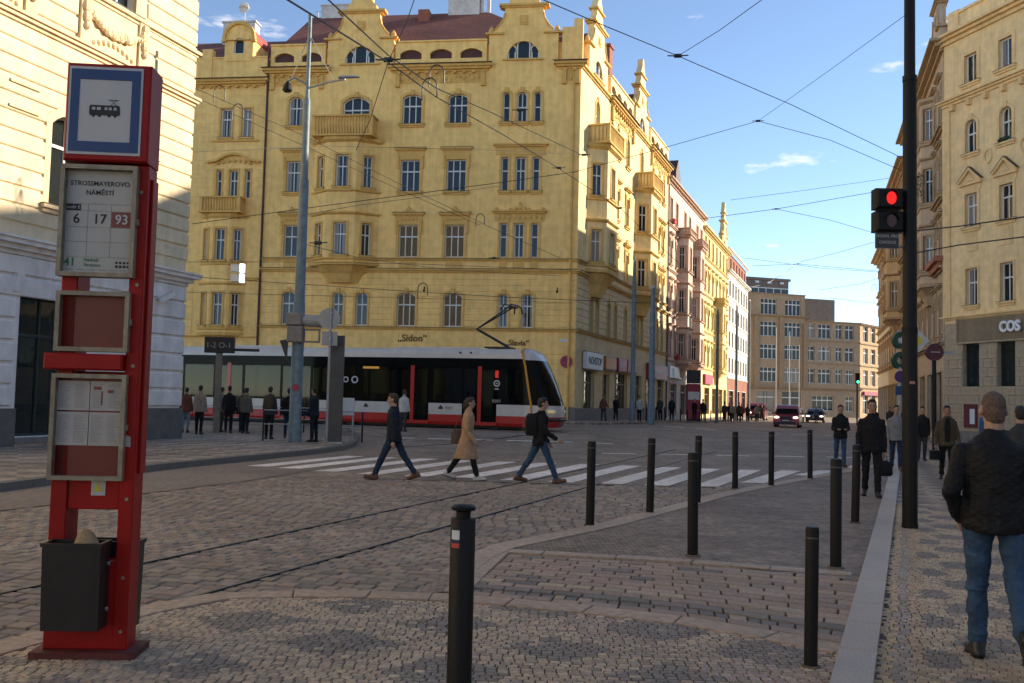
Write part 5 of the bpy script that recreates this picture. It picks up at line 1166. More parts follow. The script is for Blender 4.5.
def stick(b, z0, z1, r=.0628):
    n = 6; A = [rad(212 + k*9) for k in range(n)]
    b.loft([[(r*math.cos(a), r*math.sin(a), z) for a in A] + [((r-.002)*math.cos(a), (r-.002)*math.sin(a), z) for a in reversed(A)] for z in (z0, z1)])
s_ = part('sticker', nb_, I4, M_SIGNW, lambda b: stick(b, .985, 1.03)); part('sticker_stripe', nb_, I4, mat('sticker_navy',(0.02,0.02,0.09),.5), lambda b: stick(b,.968,.984)); part('sticker_stripe', nb_, I4, mat('sticker_red',(0.5,0.06,0.04),.5), lambda b: stick(b,.945,.967))
part('base', nb_, I4, M_BED, lambda b: b.lathe([(.09,0),(.09,.012),(.064,.018)], 20))
ORD = 'first second third fourth fifth sixth seventh eighth ninth tenth eleventh twelfth thirteenth fourteenth fifteenth sixteenth'.split()
# far thin bollards along the opposite kerb
mb = MB(); mb.lathe([(.05,0),(.05,.95),(.0005,1.0)], 8); fb = mb.mesh('bollard', M_BLACK, True)
for k in range(16):
    w = WS @ Vector((4.5 + k*3.1, -3.6, 0)); o = link('bollard', fb, None, Matrix.Translation((w.x, w.y, gh(w.x,w.y)+.1))); tag(o, 'thin dark bollard, ' + ORD[k] + ' from the yellow corner in the row along the far kerb', 'bollard', 'thin bollards along the far kerb')

# --- black signal pole at right
M_SIGRED = mat('red_signal_lens', (0.6,0.02,0.01), 0.4, emit=(1.0,0.012,0.006), estr=.45); M_SIGOFF = mat('dark_signal_lens', (0.05,0.012,0.01), 0.3)
sp = empty('pedestrian_signal_pole', Matrix.Translation((5.68,13.65,0)), 'tall black pole with red pedestrian signal on the right pavement', 'signal pole')
part('pole', sp, I4, M_BLACK, lambda b: b.lathe([(.104,0),(.104,2.78),(.098,2.8),(.094,6.4),(.078,6.5),(.074,8.6),(.05,8.7),(.048,11.0)], 20), True)
part('collar', sp, I4, M_BLACK, lambda b: (b.lathe([(.108,2.74),(.108,2.84)], 20), b.lathe([(.1,6.42),(.1,6.5)], 20), b.lathe([(.11,0),(.11,.06)],20)))
part('sticker', sp, I4, mat('faded_sticker',(0.45,0.2,0.15),.6), lambda b: b.box(-.045,.03,-.107,-.1,2.03,2.07))
for z, lens, nm in ((4.68,M_SIGRED,'red_lamp'),(4.35,M_SIGOFF,'dark_lamp')):
    h_ = part('signal_head', sp, I4, M_BLACK, lambda b: (b.cbox(-.52,-.13,-.12,.1,z-.148,z+.145,.03), b.box(-.14,-.07,-.03,.03,z-.03,z+.03)))
    def lensf(b): b.prism([(-.31+.07*math.cos(t*math.pi/9), z+.092*math.sin(t*math.pi/9)) for t in range(18)], -.13, -.115)
    part(nm, sp, I4, lens, lensf, parent=h_)
    part('visor', sp, I4, M_BLACK, lambda b: b.loft([[(-.31+r*.1*math.cos(t), y, z+r*.118*math.sin(t)) for t in [rad(10+k*16) for k in range(11)]] + [(-.31+r*.09*math.cos(t), y, z+r*.108*math.sin(t)) for t in reversed([rad(10+k*16) for k in range(11)])] for r, y in ((1.0,-.12),(1.02,-.17))]), parent=h_)
pl_ = part('signal_plate', sp, I4, M_SIGNB, lambda b: b.box(-.5,-.18,-.05,-.03,3.97,4.22)); part('plate_rim', sp, I4, M_STEEL, lambda b: b.box(-.51,-.17,-.03,-.022,3.96,4.23), parent=pl_)
bake_text('SIGNÁL PRO', .058, M_SIGNWH, sp, Matrix.Translation((-.34,-.053,4.14)), 'plate_lettering', .001); bake_text('CHODCE', .058, M_SIGNWH, sp, Matrix.Translation((-.34,-.053,4.05)), 'plate_lettering', .001)
part('bracket', sp, I4, M_STEEL, lambda b: [b.tube([(-.2,0,z),(0,0,z)],.014,6) for z in (4.0,4.2,4.5,4.82)])

# --- signs on the right pavement
def sign_post(name, label, loc, h, r, m=M_STEEL):
    o = empty(name, Matrix.Translation((loc[0],loc[1],0)), label, 'road sign'); part('post', o, I4, m, lambda b: b.tube([(0,0,0),(0,0,h)], r, 8)); return o
dm = sign_post('priority_sign', 'yellow and white diamond priority sign half hidden by the black pole', (9.27,22.1), 3.75, .035)
part('diamond_plate', dm, I4, M_SIGNWH, lambda b: b.prism([(-.36,3.25),(0,2.89),(.36,3.25),(0,3.61)],-.06,-.04)); part('diamond_face', dm, I4, M_YLW, lambda b: b.prism([(-.22,3.25),(0,3.03),(.22,3.25),(0,3.47)],-.064,-.06))
rs_ = sign_post('round_shop_sign', 'round dark red sign on a dark post before the beige building', (17.66,40.0), 3.75, .09, M_BLACK)
part('disc', rs_, I4, mat('maroon_enamel',(0.09,0.018,0.025),.5), lambda b: b.prism([(.36*math.cos(t*math.pi/12), 4.07+.36*math.sin(t*math.pi/12)) for t in range(24)],-.12,.06)); part('disc_bar', rs_, I4, M_SIGNWH, lambda b: b.box(-.2,.2,-.125,-.12,4.05,4.08)); part('side_arm', rs_, I4, M_STEEL, lambda b: b.box(.3,.85,-.02,.02,4.0,4.12))
gs_ = sign_post('green_round_sign', 'two round dark green signs stacked left of the black pole', (18.32,45.3), 5.4, .05)
part('green_disc', gs_, I4, mat('dark_green_enamel',(0.01,0.06,0.03),.5), lambda b: b.prism([(.3*math.cos(t*math.pi/10), 4.9+.4*math.sin(t*math.pi/10)) for t in range(20)],-.15,.1,[[(.12*math.cos(t*math.pi/10), 4.9+.18*math.sin(t*math.pi/10)) for t in range(20)]]))
part('green_disc', gs_, I4, MATS['dark_green_enamel'], lambda b: b.prism([(.34*math.cos(t*math.pi/10), 3.95+.4*math.sin(t*math.pi/10)) for t in range(20)],-.15,.1,[[(.14*math.cos(t*math.pi/10), 3.95+.18*math.sin(t*math.pi/10)) for t in range(20)]]))
ps_ = sign_post('blue_violet_round_sign', 'round violet blue sign above small plate at left of the black pole', (18.1,44.6), 3.6, .035)
part('disc', ps_, I4, mat('violet_blue',(0.06,0.02,0.14),.4), lambda b: b.prism([(.27*math.cos(t*math.pi/10), 3.16+.27*math.sin(t*math.pi/10)) for t in range(20)],-.06,-.03)); part('plate', ps_, I4, M_BLUE, lambda b: b.box(-.22,.22,-.06,-.03,2.3,2.72))
# far traffic light with green
tl = empty('far_traffic_light', Matrix.Translation((32.5,90,-.0)), 'small far traffic light showing green beside the crowd', 'traffic light')
part('pole', tl, I4, M_BLACK, lambda b: b.tube([(0,0,0),(0,0,4.6)],.07,6)); part('head', tl, I4, M_BLACK, lambda b: b.cbox(-.2,.2,-.25,.1,3.9,4.9,.04)); part('green_lamp', tl, I4, mat('green_signal_lens',(0.02,0.4,0.15),.4,emit=(0.05,1,.4),estr=2.0), lambda b: b.prism([(.13*math.cos(t*math.pi/6), 4.08+.13*math.sin(t*math.pi/6)) for t in range(12)],-.26,-.25))

# --- tall mast with signals at the tram stop
mt = empty('lamp_mast', Matrix.Translation((-6.93,31.0,.13)), 'tall blue grey lamp mast with signal boxes on the stop island', 'lamp mast')
M_MAST = mat('blue_grey_mast', (0.14,0.19,0.215), 0.55, var=0.25, vscale=5, bump=0.1, bscale=20, streak=0.25)
part('mast', mt, I4, M_MAST, lambda b: b.lathe([(.23,0),(.23,.4),(.2,.5),(.19,4.5),(.17,4.55),(.155,8.5),(.12,8.6),(.11,11.2),(.07,11.3),(.06,14.1)], 16), True)
part('lamp_arm', mt, I4, M_STEEL, lambda b: (b.tube([(0,0,11.6),(.7,-.2,11.75),(1.3,-.4,11.8)],.035,6), b.tube([(0,0,11.7),(-.4,-.15,11.9),(-.62,-.2,11.75)],.03,6), b.tube([(0,0,13.4),(-.55,0,11.9)],.012,4), b.tube([(0,0,13.4),(.9,-.2,11.8)],.012,4)))
part('lamp_head', mt, I4, M_STEEL, lambda b: b.loft([[(1.1,-.45,11.78),(1.8,-.55,11.8),(1.8,-.68,11.8),(1.1,-.6,11.78)],[(1.15,-.47,11.86),(1.7,-.57,11.85),(1.7,-.66,11.85),(1.15,-.57,11.86)]]))
part('lamp_head', mt, I4, M_BLACK, lambda b: b.lathe([(.03,.3),(.12,.15),(.16,0),(.12,-.05)],12,(-.62,-.2,11.45)))
M_SIGBACK = mat('grey_signal_housing', (0.22,0.2,0.17), 0.6, var=0.2, vscale=8)
part('signal_box', mt, I4, M_SIGBACK, lambda b: (b.cbox(-.34,.16,-.32,-.1,3.75,4.15,.03), b.cbox(-.3,.2,-.36,-.12,3.2,3.72,.03)))
part('signal_horn', mt, I4, mat('pale_signal_tube',(0.3,0.31,0.32),.5,var=.15), lambda b: (b.tube([(.15,-.1,3.92),(.35,-.12,3.92),(.8,-.15,3.9)],[.16,.2,.2],14)))
part('signal_frame', mt, I4, M_SIGBACK, lambda b: b.prism([(.2,3.2),(.75,3.2),(.75,3.65),(.2,3.65)],-.2,-.16,[[(.26,3.26),(.69,3.26),(.69,3.59),(.26,3.59)]]))
part('side_plate', mt, I4, M_SIGNB, lambda b: b.prism([(-.55,3.25),(-.3,2.6),(-.28,3.3)],-.2,-.15))
part('round_sticker', mt, I4, M_SIGNR, lambda b: b.prism([(.02+.11*math.cos(t*math.pi/8), 1.75+.11*math.sin(t*math.pi/8)) for t in range(16)],-.215,-.2))
part('warning_band', mt, I4, M_SIGBACK, lambda b: b.lathe([(.205,1.0),(.205,1.02)],16))
rsb = empty('round_sign_seen_from_behind', Matrix.Translation((-5.77,30.3,.13)), 'round road sign seen from behind on a steel post', 'road sign')
part('post', rsb, I4, M_STEEL, lambda b: b.tube([(0,0,0),(0,0,4.3)],.04,8)); part('disc', rsb, I4, mat('grey_sign_back',(0.32,0.33,0.33),.5,metal=.3,var=.1), lambda b: b.prism([(-.05+.34*math.cos(t*math.pi/14), 3.96+.34*math.sin(t*math.pi/14)) for t in range(28)],.04,.06)); part('square_plate', rsb, I4, MATS['grey_sign_back'], lambda b: b.box(-.27,.23,.045,.06,3.1,3.55))
part('clamp', rsb, I4, M_STEEL, lambda b: [b.box(-.06,.06,-.05,.05,z,z+.04) for z in (3.3,3.8,4.1)])
ic = empty('info_column', Matrix.Translation((-5.6,30.75,.13)), 'dark grey advertising column behind the round sign at the stop', 'column')
part('column', ic, I4, mat('dark_grey_column',(0.07,0.072,0.07),.5,var=.15), lambda b: b.cbox(-.28,.22,-.08,.08,0,3.45,.02)); part('foot', ic, I4, M_STEEL, lambda b: b.box(-.34,.28,-.14,.14,0,.05))
db = empty('stop_display_board', Matrix.Translation((-11.05,36.2,.13)), 'black departure display board on a post over the waiting people', 'display')
part('post', db, I4, M_SIGBACK, lambda b: b.box(-.11,.11,-.06,.06,0,3.2)); bd_ = part('board', db, I4, M_SIGNB, lambda b: b.cbox(-.55,.55,-.12,.12,3.02,3.62,.02))
bake_text('1-2 O-1', .3, mat('display_grey',(0.35,0.35,0.35),.5), db, Matrix.Translation((0,-.123,3.3)), 'board_lettering', .001)
part('board_rail', db, I4, M_SIGNB, lambda b: b.box(.5,1.5,-.1,.05,3.1,3.2))
# railings at the stop
def railing(p0, p1, label):
    o = empty('stop_railing', Matrix.Translation((p0[0],p0[1],.13)), label, 'railing', 'railings at the tram stop')
    d = Vector((p1[0]-p0[0], p1[1]-p0[1], 0)); n = max(2, int(d.length/1.4)+1)
    for k in range(n): part('railing_post', o, I4, M_BLACK, lambda b: b.tube([d*k/(n-1), d*k/(n-1)+Vector((0,0,1.0))], .03, 6))
    for z in (.55,1.0): part('rail_bar', o, I4, M_STEEL, lambda b: b.tube([Vector((0,0,z)), d+Vector((0,0,z))], .02, 6))
railing((-8.0,31.2),(-4.95+.1,31.6),'thin railing across the mast foot at the stop corner'); railing((-12.4,38.0),(-6.6,37.4),'long thin railing behind the waiting people')
pn = empty('white_notice_panel', Matrix.Translation((-5.6,33.2,.13)), 'small white notice panel on a leg beside the stop railing', 'panel')
part('panel', pn, I4, M_SIGNW, lambda b: b.cbox(-.2,.2,-.03,.03,.85,1.45,.01)); part('leg', pn, I4, M_STEEL, lambda b: b.tube([(.18,0,0),(.18,0,1.4)],.03,6))
hs_ = empty('hanging_light_boxes', Matrix.Translation((-11.6,40,6.3)) @ Matrix.Diagonal((.8,.8,.85,1)), 'pair of white edged light boxes hung on a wire before the ochre facade', 'lights')
for z in (0.0,.5):
    part('box', hs_, I4, M_SIGNW, lambda b: b.cbox(-.3,.15,-.15,.15,z,z+.36,.02)); part('lit_edge', hs_, I4, mat('white_light_panel',(.8,.8,.8),.4,emit=(1,1,1),estr=1.0), lambda b: b.box(.152,.36,-.14,.14,z-.02,z+.4))
part('hanger', hs_, I4, M_WIRE, lambda b: b.tube([(0,0,.36),(0,0,1.0)],.015,5))
# poles along the far pavement
for (x, y, h, r, lb_) in ((7.87,62,10.5,.16,'slim blue grey pole left one of the pair before the shop signs'),(8.85,60.3,8.6,.2,'stout blue grey pole right one of the pair before the shop signs'),(23.5,100,12,.16,'thin pale pole near the red car'),(25.8,104,13,.14,'thin pale pole beside the far office building'),(17.2,80,9.5,.13,'dark slender pole before the pink building')):
    o = empty('street_pole', Matrix.Translation((x,y,gh(x,y))), lb_, 'pole', 'poles on the far pavement'); part('pole', o, I4, M_MAST, lambda b: b.lathe([(r*1.15,0),(r*1.15,1.2),(r,1.3),(r*.85,h*.8),(r*.6,h)],12), True); part('cap', o, I4, M_STEEL, lambda b: b.lathe([(r*.66,h),(r*.5,h+.12),(.001,h+.2)],10))
tb = empty('red_white_advert_column', Matrix.Translation((16.0,84,0)), 'narrow red and white advert panel standing on the far pavement', 'advert panel')
part('panel', tb, I4, M_SIGNR, lambda b: b.cbox(-.6,.6,-.15,.15,.3,3.4,.03)); part('white_field', tb, I4, M_SIGNW, lambda b: (b.box(-.5,.5,-.17,-.15,2.0,2.7),)); part('header', tb, I4, M_SIGNB, lambda b: b.box(-.6,.6,-.16,.16,3.42,4.6)); part('foot', tb, I4, M_SIGNB, lambda b: b.box(-.5,.5,-.2,.2,0,.3))
# ================================================================ TRAM AND CARS
M_TW = mat('tram_white', (0.52,0.5,0.47), 0.35, var=0.08, coat=.3); M_TR = mat('tram_red', (0.42,0.018,0.016), 0.35, var=0.08, coat=.3); M_TG = mat('tram_glass', (0.006,0.007,0.007), 0.06, var=0.3, vscale=1.2, spec=0.06); M_TB = mat('tram_black', (0.015,0.015,0.016), 0.5); M_TY = mat('tram_orange', (0.55,0.24,0.02), 0.4); M_TSEAT = mat('tram_ceiling_grey', (0.03,0.035,0.035), 0.5)  # the last is one even dark grey, used for the tram ceiling
M_TGI = mat('tram_window_pane', (0.02,0.025,0.02), 0.05, var=0.8, vscale=1.4, spec=0.1)
TD = (math.cos(rad(16)), -math.sin(rad(16)))
TM = frame((2.02,41.62), TD, .3)
tr = empty('tram', TM, 'red white and black low floor tram with orange cab edge crossing the junction', 'tram')
def T_(name, m, fn, par=None, smooth=False): return part(name, tr, I4, m, fn, smooth, parent=par)
secs = [(-10.2,-1.55),(-20.4,-10.75),(-30.5,-20.95)]
doors = [-3.55,-6.75,-12.6,-16.2,-22.6,-26.2]
def tram_pane():
    m = bpy.data.materials.new('tram_clear_pane'); m.use_nodes = True; n, l = m.node_tree.nodes, m.node_tree.links; n.clear(); MATS['tram_clear_pane'] = m
    o = n.new('ShaderNodeOutputMaterial'); mx = n.new('ShaderNodeMixShader'); t = n.new('ShaderNodeBsdfTransparent'); g_ = n.new('ShaderNodeBsdfGlossy'); f = n.new('ShaderNodeFresnel')
    t.inputs['Color'].default_value = (0.40,0.44,0.40,1); g_.inputs['Roughness'].default_value = 0.03; f.inputs['IOR'].default_value = 1.4
    l.new(f.outputs[0], mx.inputs[0]); l.new(t.outputs[0], mx.inputs[1]); l.new(g_.outputs[0], mx.inputs[2]); l.new(mx.outputs[0], o.inputs['Surface']); return m
M_TPANE = tram_pane(); M_TSEATR = mat('tram_seat', (0.16,0.05,0.04), 0.6, var=.2); M_TPOLE = mat('yellow_handrail', (0.5,0.36,0.04), 0.4)
for a, c in secs:
    T_('roof', M_TW, lambda b: b.loft([[(x, y, z) for y, z in ((0.0,3.15),(0.02,3.35),(.12,3.52),(.4,3.6),(2.06,3.6),(2.34,3.52),(2.44,3.35),(2.46,3.15))] for x in (a, c)]))
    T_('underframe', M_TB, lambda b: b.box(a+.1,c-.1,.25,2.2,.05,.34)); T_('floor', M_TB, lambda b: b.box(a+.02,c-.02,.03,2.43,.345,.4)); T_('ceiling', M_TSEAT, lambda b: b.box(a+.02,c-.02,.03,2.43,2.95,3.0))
    ds = sorted(d for d in doors if a < d < c)
    edges = []; x = a
    for d in ds: edges.append((x, d-.8)); x = d+.8
    edges.append((x, c))
    for yy0, yy1 in ((0.0,.05),(2.41,2.46)):
        T_('top_band', M_TG, lambda b: b.box(a,c,yy0,yy1,2.76,3.15))
    for e0, e1 in edges:
        if e1-e0 < .2: continue
        T_('white_panel', M_TW, lambda b: (b.box(e0+.01,e1-.01,-.012,.05,.62,1.12))); T_('white_panel', M_TW, lambda b: (b.box(e0+.01,e1-.01,2.41,2.472,.62,1.12)))
        T_('red_skirt', M_TR, lambda b: b.loft([[(e0,.06,.16),(e1,.06,.16),(e1,2.4,.16),(e0,2.4,.16)],[(e0,-.012,.3),(e1,-.012,.3),(e1,2.472,.3),(e0,2.472,.3)],[(e0,-.012,.615),(e1,-.012,.615),(e1,2.472,.615),(e0,2.472,.615)]]))
        nn = max(1, round((e1-e0)/1.6))
        for k in range(nn):
            w0 = e0+(e1-e0)*k/nn; w1 = e0+(e1-e0)*(k+1)/nn
            for yy in (0.005,2.435):
                wn_ = T_('window', M_TG, lambda b: b.prism([(w0,1.12),(w1,1.12),(w1,2.76),(w0,2.76)],yy,yy+.02,[[(w0+.05,1.2),(w1-.05,1.2),(w1-.05,2.7),(w0+.05,2.7)]])); T_('pane', M_TPANE, lambda b: b.box(w0+.04,w1-.04,yy+.008,yy+.013,1.19,2.71), wn_)
            for yy in (.55,1.9):
                st_ = T_('seat', M_TSEATR, lambda b: (b.cbox(w0+.3,w0+.75,yy-.38,yy+.38,.75,.85,.02), b.cbox(w0+.24,w0+.32,yy-.38,yy+.38,.85,1.5,.02)))
        T_('handrail', M_TPOLE, lambda b: b.tube([(e0+.3,.5,.4),(e0+.3,.5,2.95)],.02,6))
    for d in ds:
        for yy in (0.0,2.44):
            dd = T_('door', M_TG, lambda b: b.prism([(d-.8,.34),(d+.8,.34),(d+.8,2.76),(d-.8,2.76)],yy,yy+.022,[[(d-.72,.5),(d-.1,.5),(d-.1,2.68),(d-.72,2.68)],[(d+.1,.5),(d+.72,.5),(d+.72,2.68),(d+.1,2.68)]]))
            for sx in (-.41,.41): T_('door_pane', M_TPANE, lambda b: b.box(d+sx-.33,d+sx+.33,yy+.008,yy+.013,.48,2.7), dd)
            T_('door_post', M_TR, lambda b: b.box(d-.09,d+.09,yy-.012 if yy < 1 else yy,yy if yy < 1 else yy+.034,.34,2.8), dd)
        T_('door_sill', M_TR, lambda b: b.box(d-.8,d+.8,-.008,2.468,.18,.335))
    T_('roof_unit', M_TW, lambda b: b.cbox((a+c)/2-2,(a+c)/2+2,.7,1.76,3.58,3.68,.04))
for xx in (-2.2,-10.45,-20.65,-29.3):
    bg_ = T_('bogie', M_TB, lambda b: b.cbox(xx-.9,xx+.9,.1,2.36,.12,.5,.05))
    for wx in (-.65,.65):
        for wy in (.2,2.26): T_('wheel', M_TB, lambda b: b.tube([(xx+wx,wy-.06,.28),(xx+wx,wy+.06,.28)],.28,14), bg_)
for xx in (-10.48,-20.68): T_('bellows', M_TB, lambda b: [b.box(xx-.28+k*.1,xx-.22+k*.1,.08,2.38,.3,3.3) for k in range(6)])
# driver's cab: rings (x, bottom z, width inset) form the rounded nose
def ring(xs, inset):
    # xs: x at heights z; vertical section across the tram
    return None
zs = [.16,.35,.62,.9,1.12,1.5,2.0,2.6,3.1,3.4,3.58]
xn = [-.12,.0,.02,.0,-.04,-.16,-.34,-.6,-.86,-1.05,-1.3]
def nose(b, k0, k1, off=0.0):
    R = []
    for k in range(k0, k1+1):
        z, x = zs[k], xn[k]; pts = []
        top = .25 if k > 9 else (.08 if k > 8 else 0)
        for t in range(13):
            a = -90 + 15*t; ca, sa = math.cos(rad(a)), math.sin(rad(a))
            pts.append((-1.55 + (x+1.55+off) * (ca**.55 if ca > 0 else 0), 1.23 + (1.23-top+off) * (abs(sa)**.8) * (1 if sa > 0 else -1), z))
        pts += [(-1.56, 2.46-top, z), (-1.56, top, z)]
        R.append(pts)
    b.loft(R)
cab = T_('cab', M_TR, lambda b: nose(b,0,2)); T_('cab_white', M_TW, lambda b: nose(b,2,4)); T_('windscreen', M_TG, lambda b: nose(b,4,8), smooth=True); T_('cab_roof', M_TW, lambda b: nose(b,8,10))
T_('cab_edge', M_TY, lambda b: [b.loft([[(x-.06,yy-.006,z),(x+.035,yy-.006,z),(x+.035,yy+.006,z),(x-.06,yy+.006,z)] for x, z in ((-1.12,.64),(-1.15,1.1),(-1.3,1.9),(-1.45,2.8),(-1.62,3.5))]) for yy in (-.004,2.464)])
T_('cab_edge', M_TY, lambda b: b.tube([(-1.62,-.0,3.5),(-1.6,.3,3.62),(-1.6,2.1,3.62),(-1.62,2.46,3.5)],.05,6))
for yy in (.22,2.24):
    T_('headlight', mat('headlamp_warm',(0.7,0.6,0.3),.2,emit=(1,.75,.35),estr=.08), lambda b: b.ball((-.30,yy,.86),(.2,.14,.09),10,6))
T_('bumper', M_TB, lambda b: b.tube([(-.5,.05,.5),(-.02,.6,.5),(.05,1.23,.5),(-.02,1.86,.5),(-.5,2.41,.5)],.07,6))
T_('wiper', M_TB, lambda b: b.tube([(.0,1.2,1.14),(-.3,.6,2.0)],.015,5))
T_('mirror', M_TB, lambda b: b.cbox(-.62,-.5,-.28,-.12,1.1,1.5,.02))
bake_text('9297', .2, M_SIGNWH, tr, Matrix.Translation((-2.75,-.02,1.26)), 'fleet_number', .002); bake_text('9297', .18, M_BLK, tr, Matrix.Translation((-4.95,-.02,.9)), 'fleet_number', .002)
def ringlogo(b, x, z, r): b.prism([(x+r*math.cos(t*math.pi/10), z+r*math.sin(t*math.pi/10)) for t in range(20)],-.022,-.013,[[(x+r*.62*math.cos(t*math.pi/10), z+r*.62*math.sin(t*math.pi/10)) for t in range(20)]])
T_('round_emblem', M_SIGNWH, lambda b: (ringlogo(b,-2.75,2.05,.15), b.box(-2.79,-2.71,-.022,-.013,2.02,2.08), b.box(-2.84,-2.66,-.022,-.013,1.78,1.83)))
T_('red_plate', mat('red_led',(0.4,0.01,0.01),.4,emit=(1,.05,.03),estr=.15), lambda b: b.box(-2.83,-2.68,-.022,-.013,2.3,2.62))
T_('round_emblem', M_SIGNWH, lambda b: (ringlogo(b,-9.6,2.1,.17), ringlogo(b,-10.05,2.1,.14)))
T_('side_crest', M_BLK, lambda b: [(b.ball((x,-.014,.9),(.14,.006,.05),8,4), b.prism([(x-.1,.95),(x+.1,.95),(x,1.04)],-.02,-.013)) for x in (-5.35,-9.0)])
T_('destination_display', mat('amber_display',(0.3,0.15,0.02),.4,emit=(1,.5,.1),estr=.12), lambda b: b.box(-9.2,-8.4,-.02,-.013,2.62,2.72))
pg = T_('pantograph', M_TB, lambda b: (b.box(-3.6,-2.4,.7,1.76,3.66,3.72), b.tube([(-2.6,1.23,3.72),(-4.15,1.23,4.55)],.06,8), b.tube([(-2.6,1.05,3.72),(-4.1,1.1,4.5)],.025,6), b.tube([(-4.15,1.23,4.55),(-2.55,.95,5.55)],.035,6), b.tube([(-4.15,1.23,4.55),(-2.55,1.5,5.55)],.035,6)))
T_('collector_head', M_TB, lambda b: (b.tube([(-2.7,.1,5.35),(-2.6,.35,5.6),(-2.55,1.23,5.63),(-2.6,2.1,5.6),(-2.7,2.36,5.35)],.035,6), b.tube([(-2.3,.1,5.35),(-2.3,.35,5.6),(-2.25,1.23,5.63),(-2.3,2.1,5.6),(-2.3,2.36,5.35)],.035,6), b.box(-2.6,-2.25,1.0,1.4,5.5,5.58)), pg)
T_('roof_vent', M_TB, lambda b: [b.tube([(x,-.02,3.4),(x,.02,3.4)],.05,8) for x in (-4.0,-4.5)])

def car(M, body, label, L=4.4, W=1.82, H=1.62, suv=True, plate=True, lights=True, rear=False):
    r = empty('car', M, label, 'car'); g0 = .22
    h1 = H*.58; wl = W/2
    prof = [(0,.35),(.04,.62),(.25,h1*.93),(1.1,h1),(L-.15,h1+.02),(L,.75),(L-.02,.35)]    # along y, front at y=0
    cab_ = [(.95,h1),(1.65,H-.06),(2.0,H),(L-.9,H-.03),(L-.2,h1+.02)]
    mb = MB(); R = []
    def ringx(x, k): return [(x, y if 0 < y < L else y + (k if y <= 0 else -k), g0 if z <= .35 else z - k*.3) for y, z in [(.1,.3)] + prof + [(L-.1,.3)]]
    mb.loft([ringx(-wl,.12), ringx(-wl*.93,.03), ringx(-wl*.4,0), ringx(wl*.4,0), ringx(wl*.93,.03), ringx(wl,.12)]); mb.build('body', body, r, True)
    mb = MB(); mb.loft([[(x*(.98 if z < h1+.1 else .82), y, z) for y, z in cab_] for x in (-wl, wl)]); mb.build('cabin', body, r, True)
    wsn = lambda b: b.add([(-wl*.86,.98,h1+.05),(wl*.86,.98,h1+.05),(wl*.74,1.62,H-.1),(-wl*.74,1.62,H-.1),(-wl*.86,1.02,h1+.03),(wl*.86,1.02,h1+.03),(wl*.74,1.66,H-.12),(-wl*.74,1.66,H-.12)],[(0,1,2,3),(4,7,6,5),(0,4,5,1),(1,5,6,2),(2,6,7,3),(3,7,4,0)])
    part('windscreen', r, I4, M_TG, wsn)
    for s in (-1,1): part('side_window', r, I4, M_TG, lambda b: b.loft([[(s*(wl*.975+o),1.35,h1+.08),(s*(wl*.975+o),L-.6,h1+.08),(s*(wl*.84+o),L-1.05,H-.14),(s*(wl*.84+o),1.8,H-.14)] for o in (0,.012)]))
    for s in (-1,1): part('headlight', r, I4, mat('tail_lamp',(0.4,.02,.02),.3,emit=(1,.1,.05),estr=.8) if rear else mat('headlamp_lit',(0.8,0.75,0.65),.2,emit=(1,.75,.6),estr=1.6 if lights else .1), lambda b: b.ball((s*wl*.74,.08,h1*.78),(.2,.09,.085),10,6))
    part('grille', r, I4, M_TB, lambda b: (b.cbox(-wl*.45,wl*.45,-.03,.08,h1*.62,h1*.86,.02), b.cbox(-wl*.8,wl*.8,-.02,.1,.26,.46,.02)))
    part('number_plate', r, I4, M_SIGNWH, lambda b: b.box(-.26,.26,-.045,-.03,.5,.61))
    for s in (-1,1):
        for y in (.8,L-.85):
            w = part('wheel', r, I4, M_TB, lambda b: b.lathe([(.2,-.1),(.33,-.09),(.34,0),(.33,.09),(.2,.1)],16)); w.matrix_basis = Matrix.Translation((s*(wl-.09),y,.34)) @ Matrix.Rotation(rad(90),4,'Y')
            hb = part('hub', r, I4, M_STEEL, lambda b: b.lathe([(.02,-.105),(.19,-.1),(.19,.1),(.02,.105)],10), parent=w)
        part('mirror', r, I4, body, lambda b: b.ball((s*(wl+.1),1.3,h1+.08),(.1,.06,.08),8,5))
    return r
M_CARR = mat('car_paint_red', (0.22,0.012,0.012), 0.25, coat=.6); M_CARW = mat('car_paint_white', (0.62,0.62,0.6), 0.25, coat=.6); M_CARD = mat('car_paint_dark', (0.02,0.022,0.03), 0.25, coat=.6)
def carM(x, y, a): return Matrix.Translation((x,y,0)) @ Matrix.Rotation(rad(a),4,'Z')
car(carM(21.1,73.5,-20), M_CARR, 'dark red off road car with lit headlights coming down the street', H=1.75, W=1.9)
car(carM(27.9,95,-20), M_CARW, 'white car following behind the dark red car', H=1.5, lights=False)
car(carM(31.7,100,-20), M_CARD, 'dark car on the right of the white car in the far street', H=1.45, lights=False)
car(carM(26.6,104,-20), M_CARR, 'deep red car half hidden behind the front red car', H=1.9, lights=False)
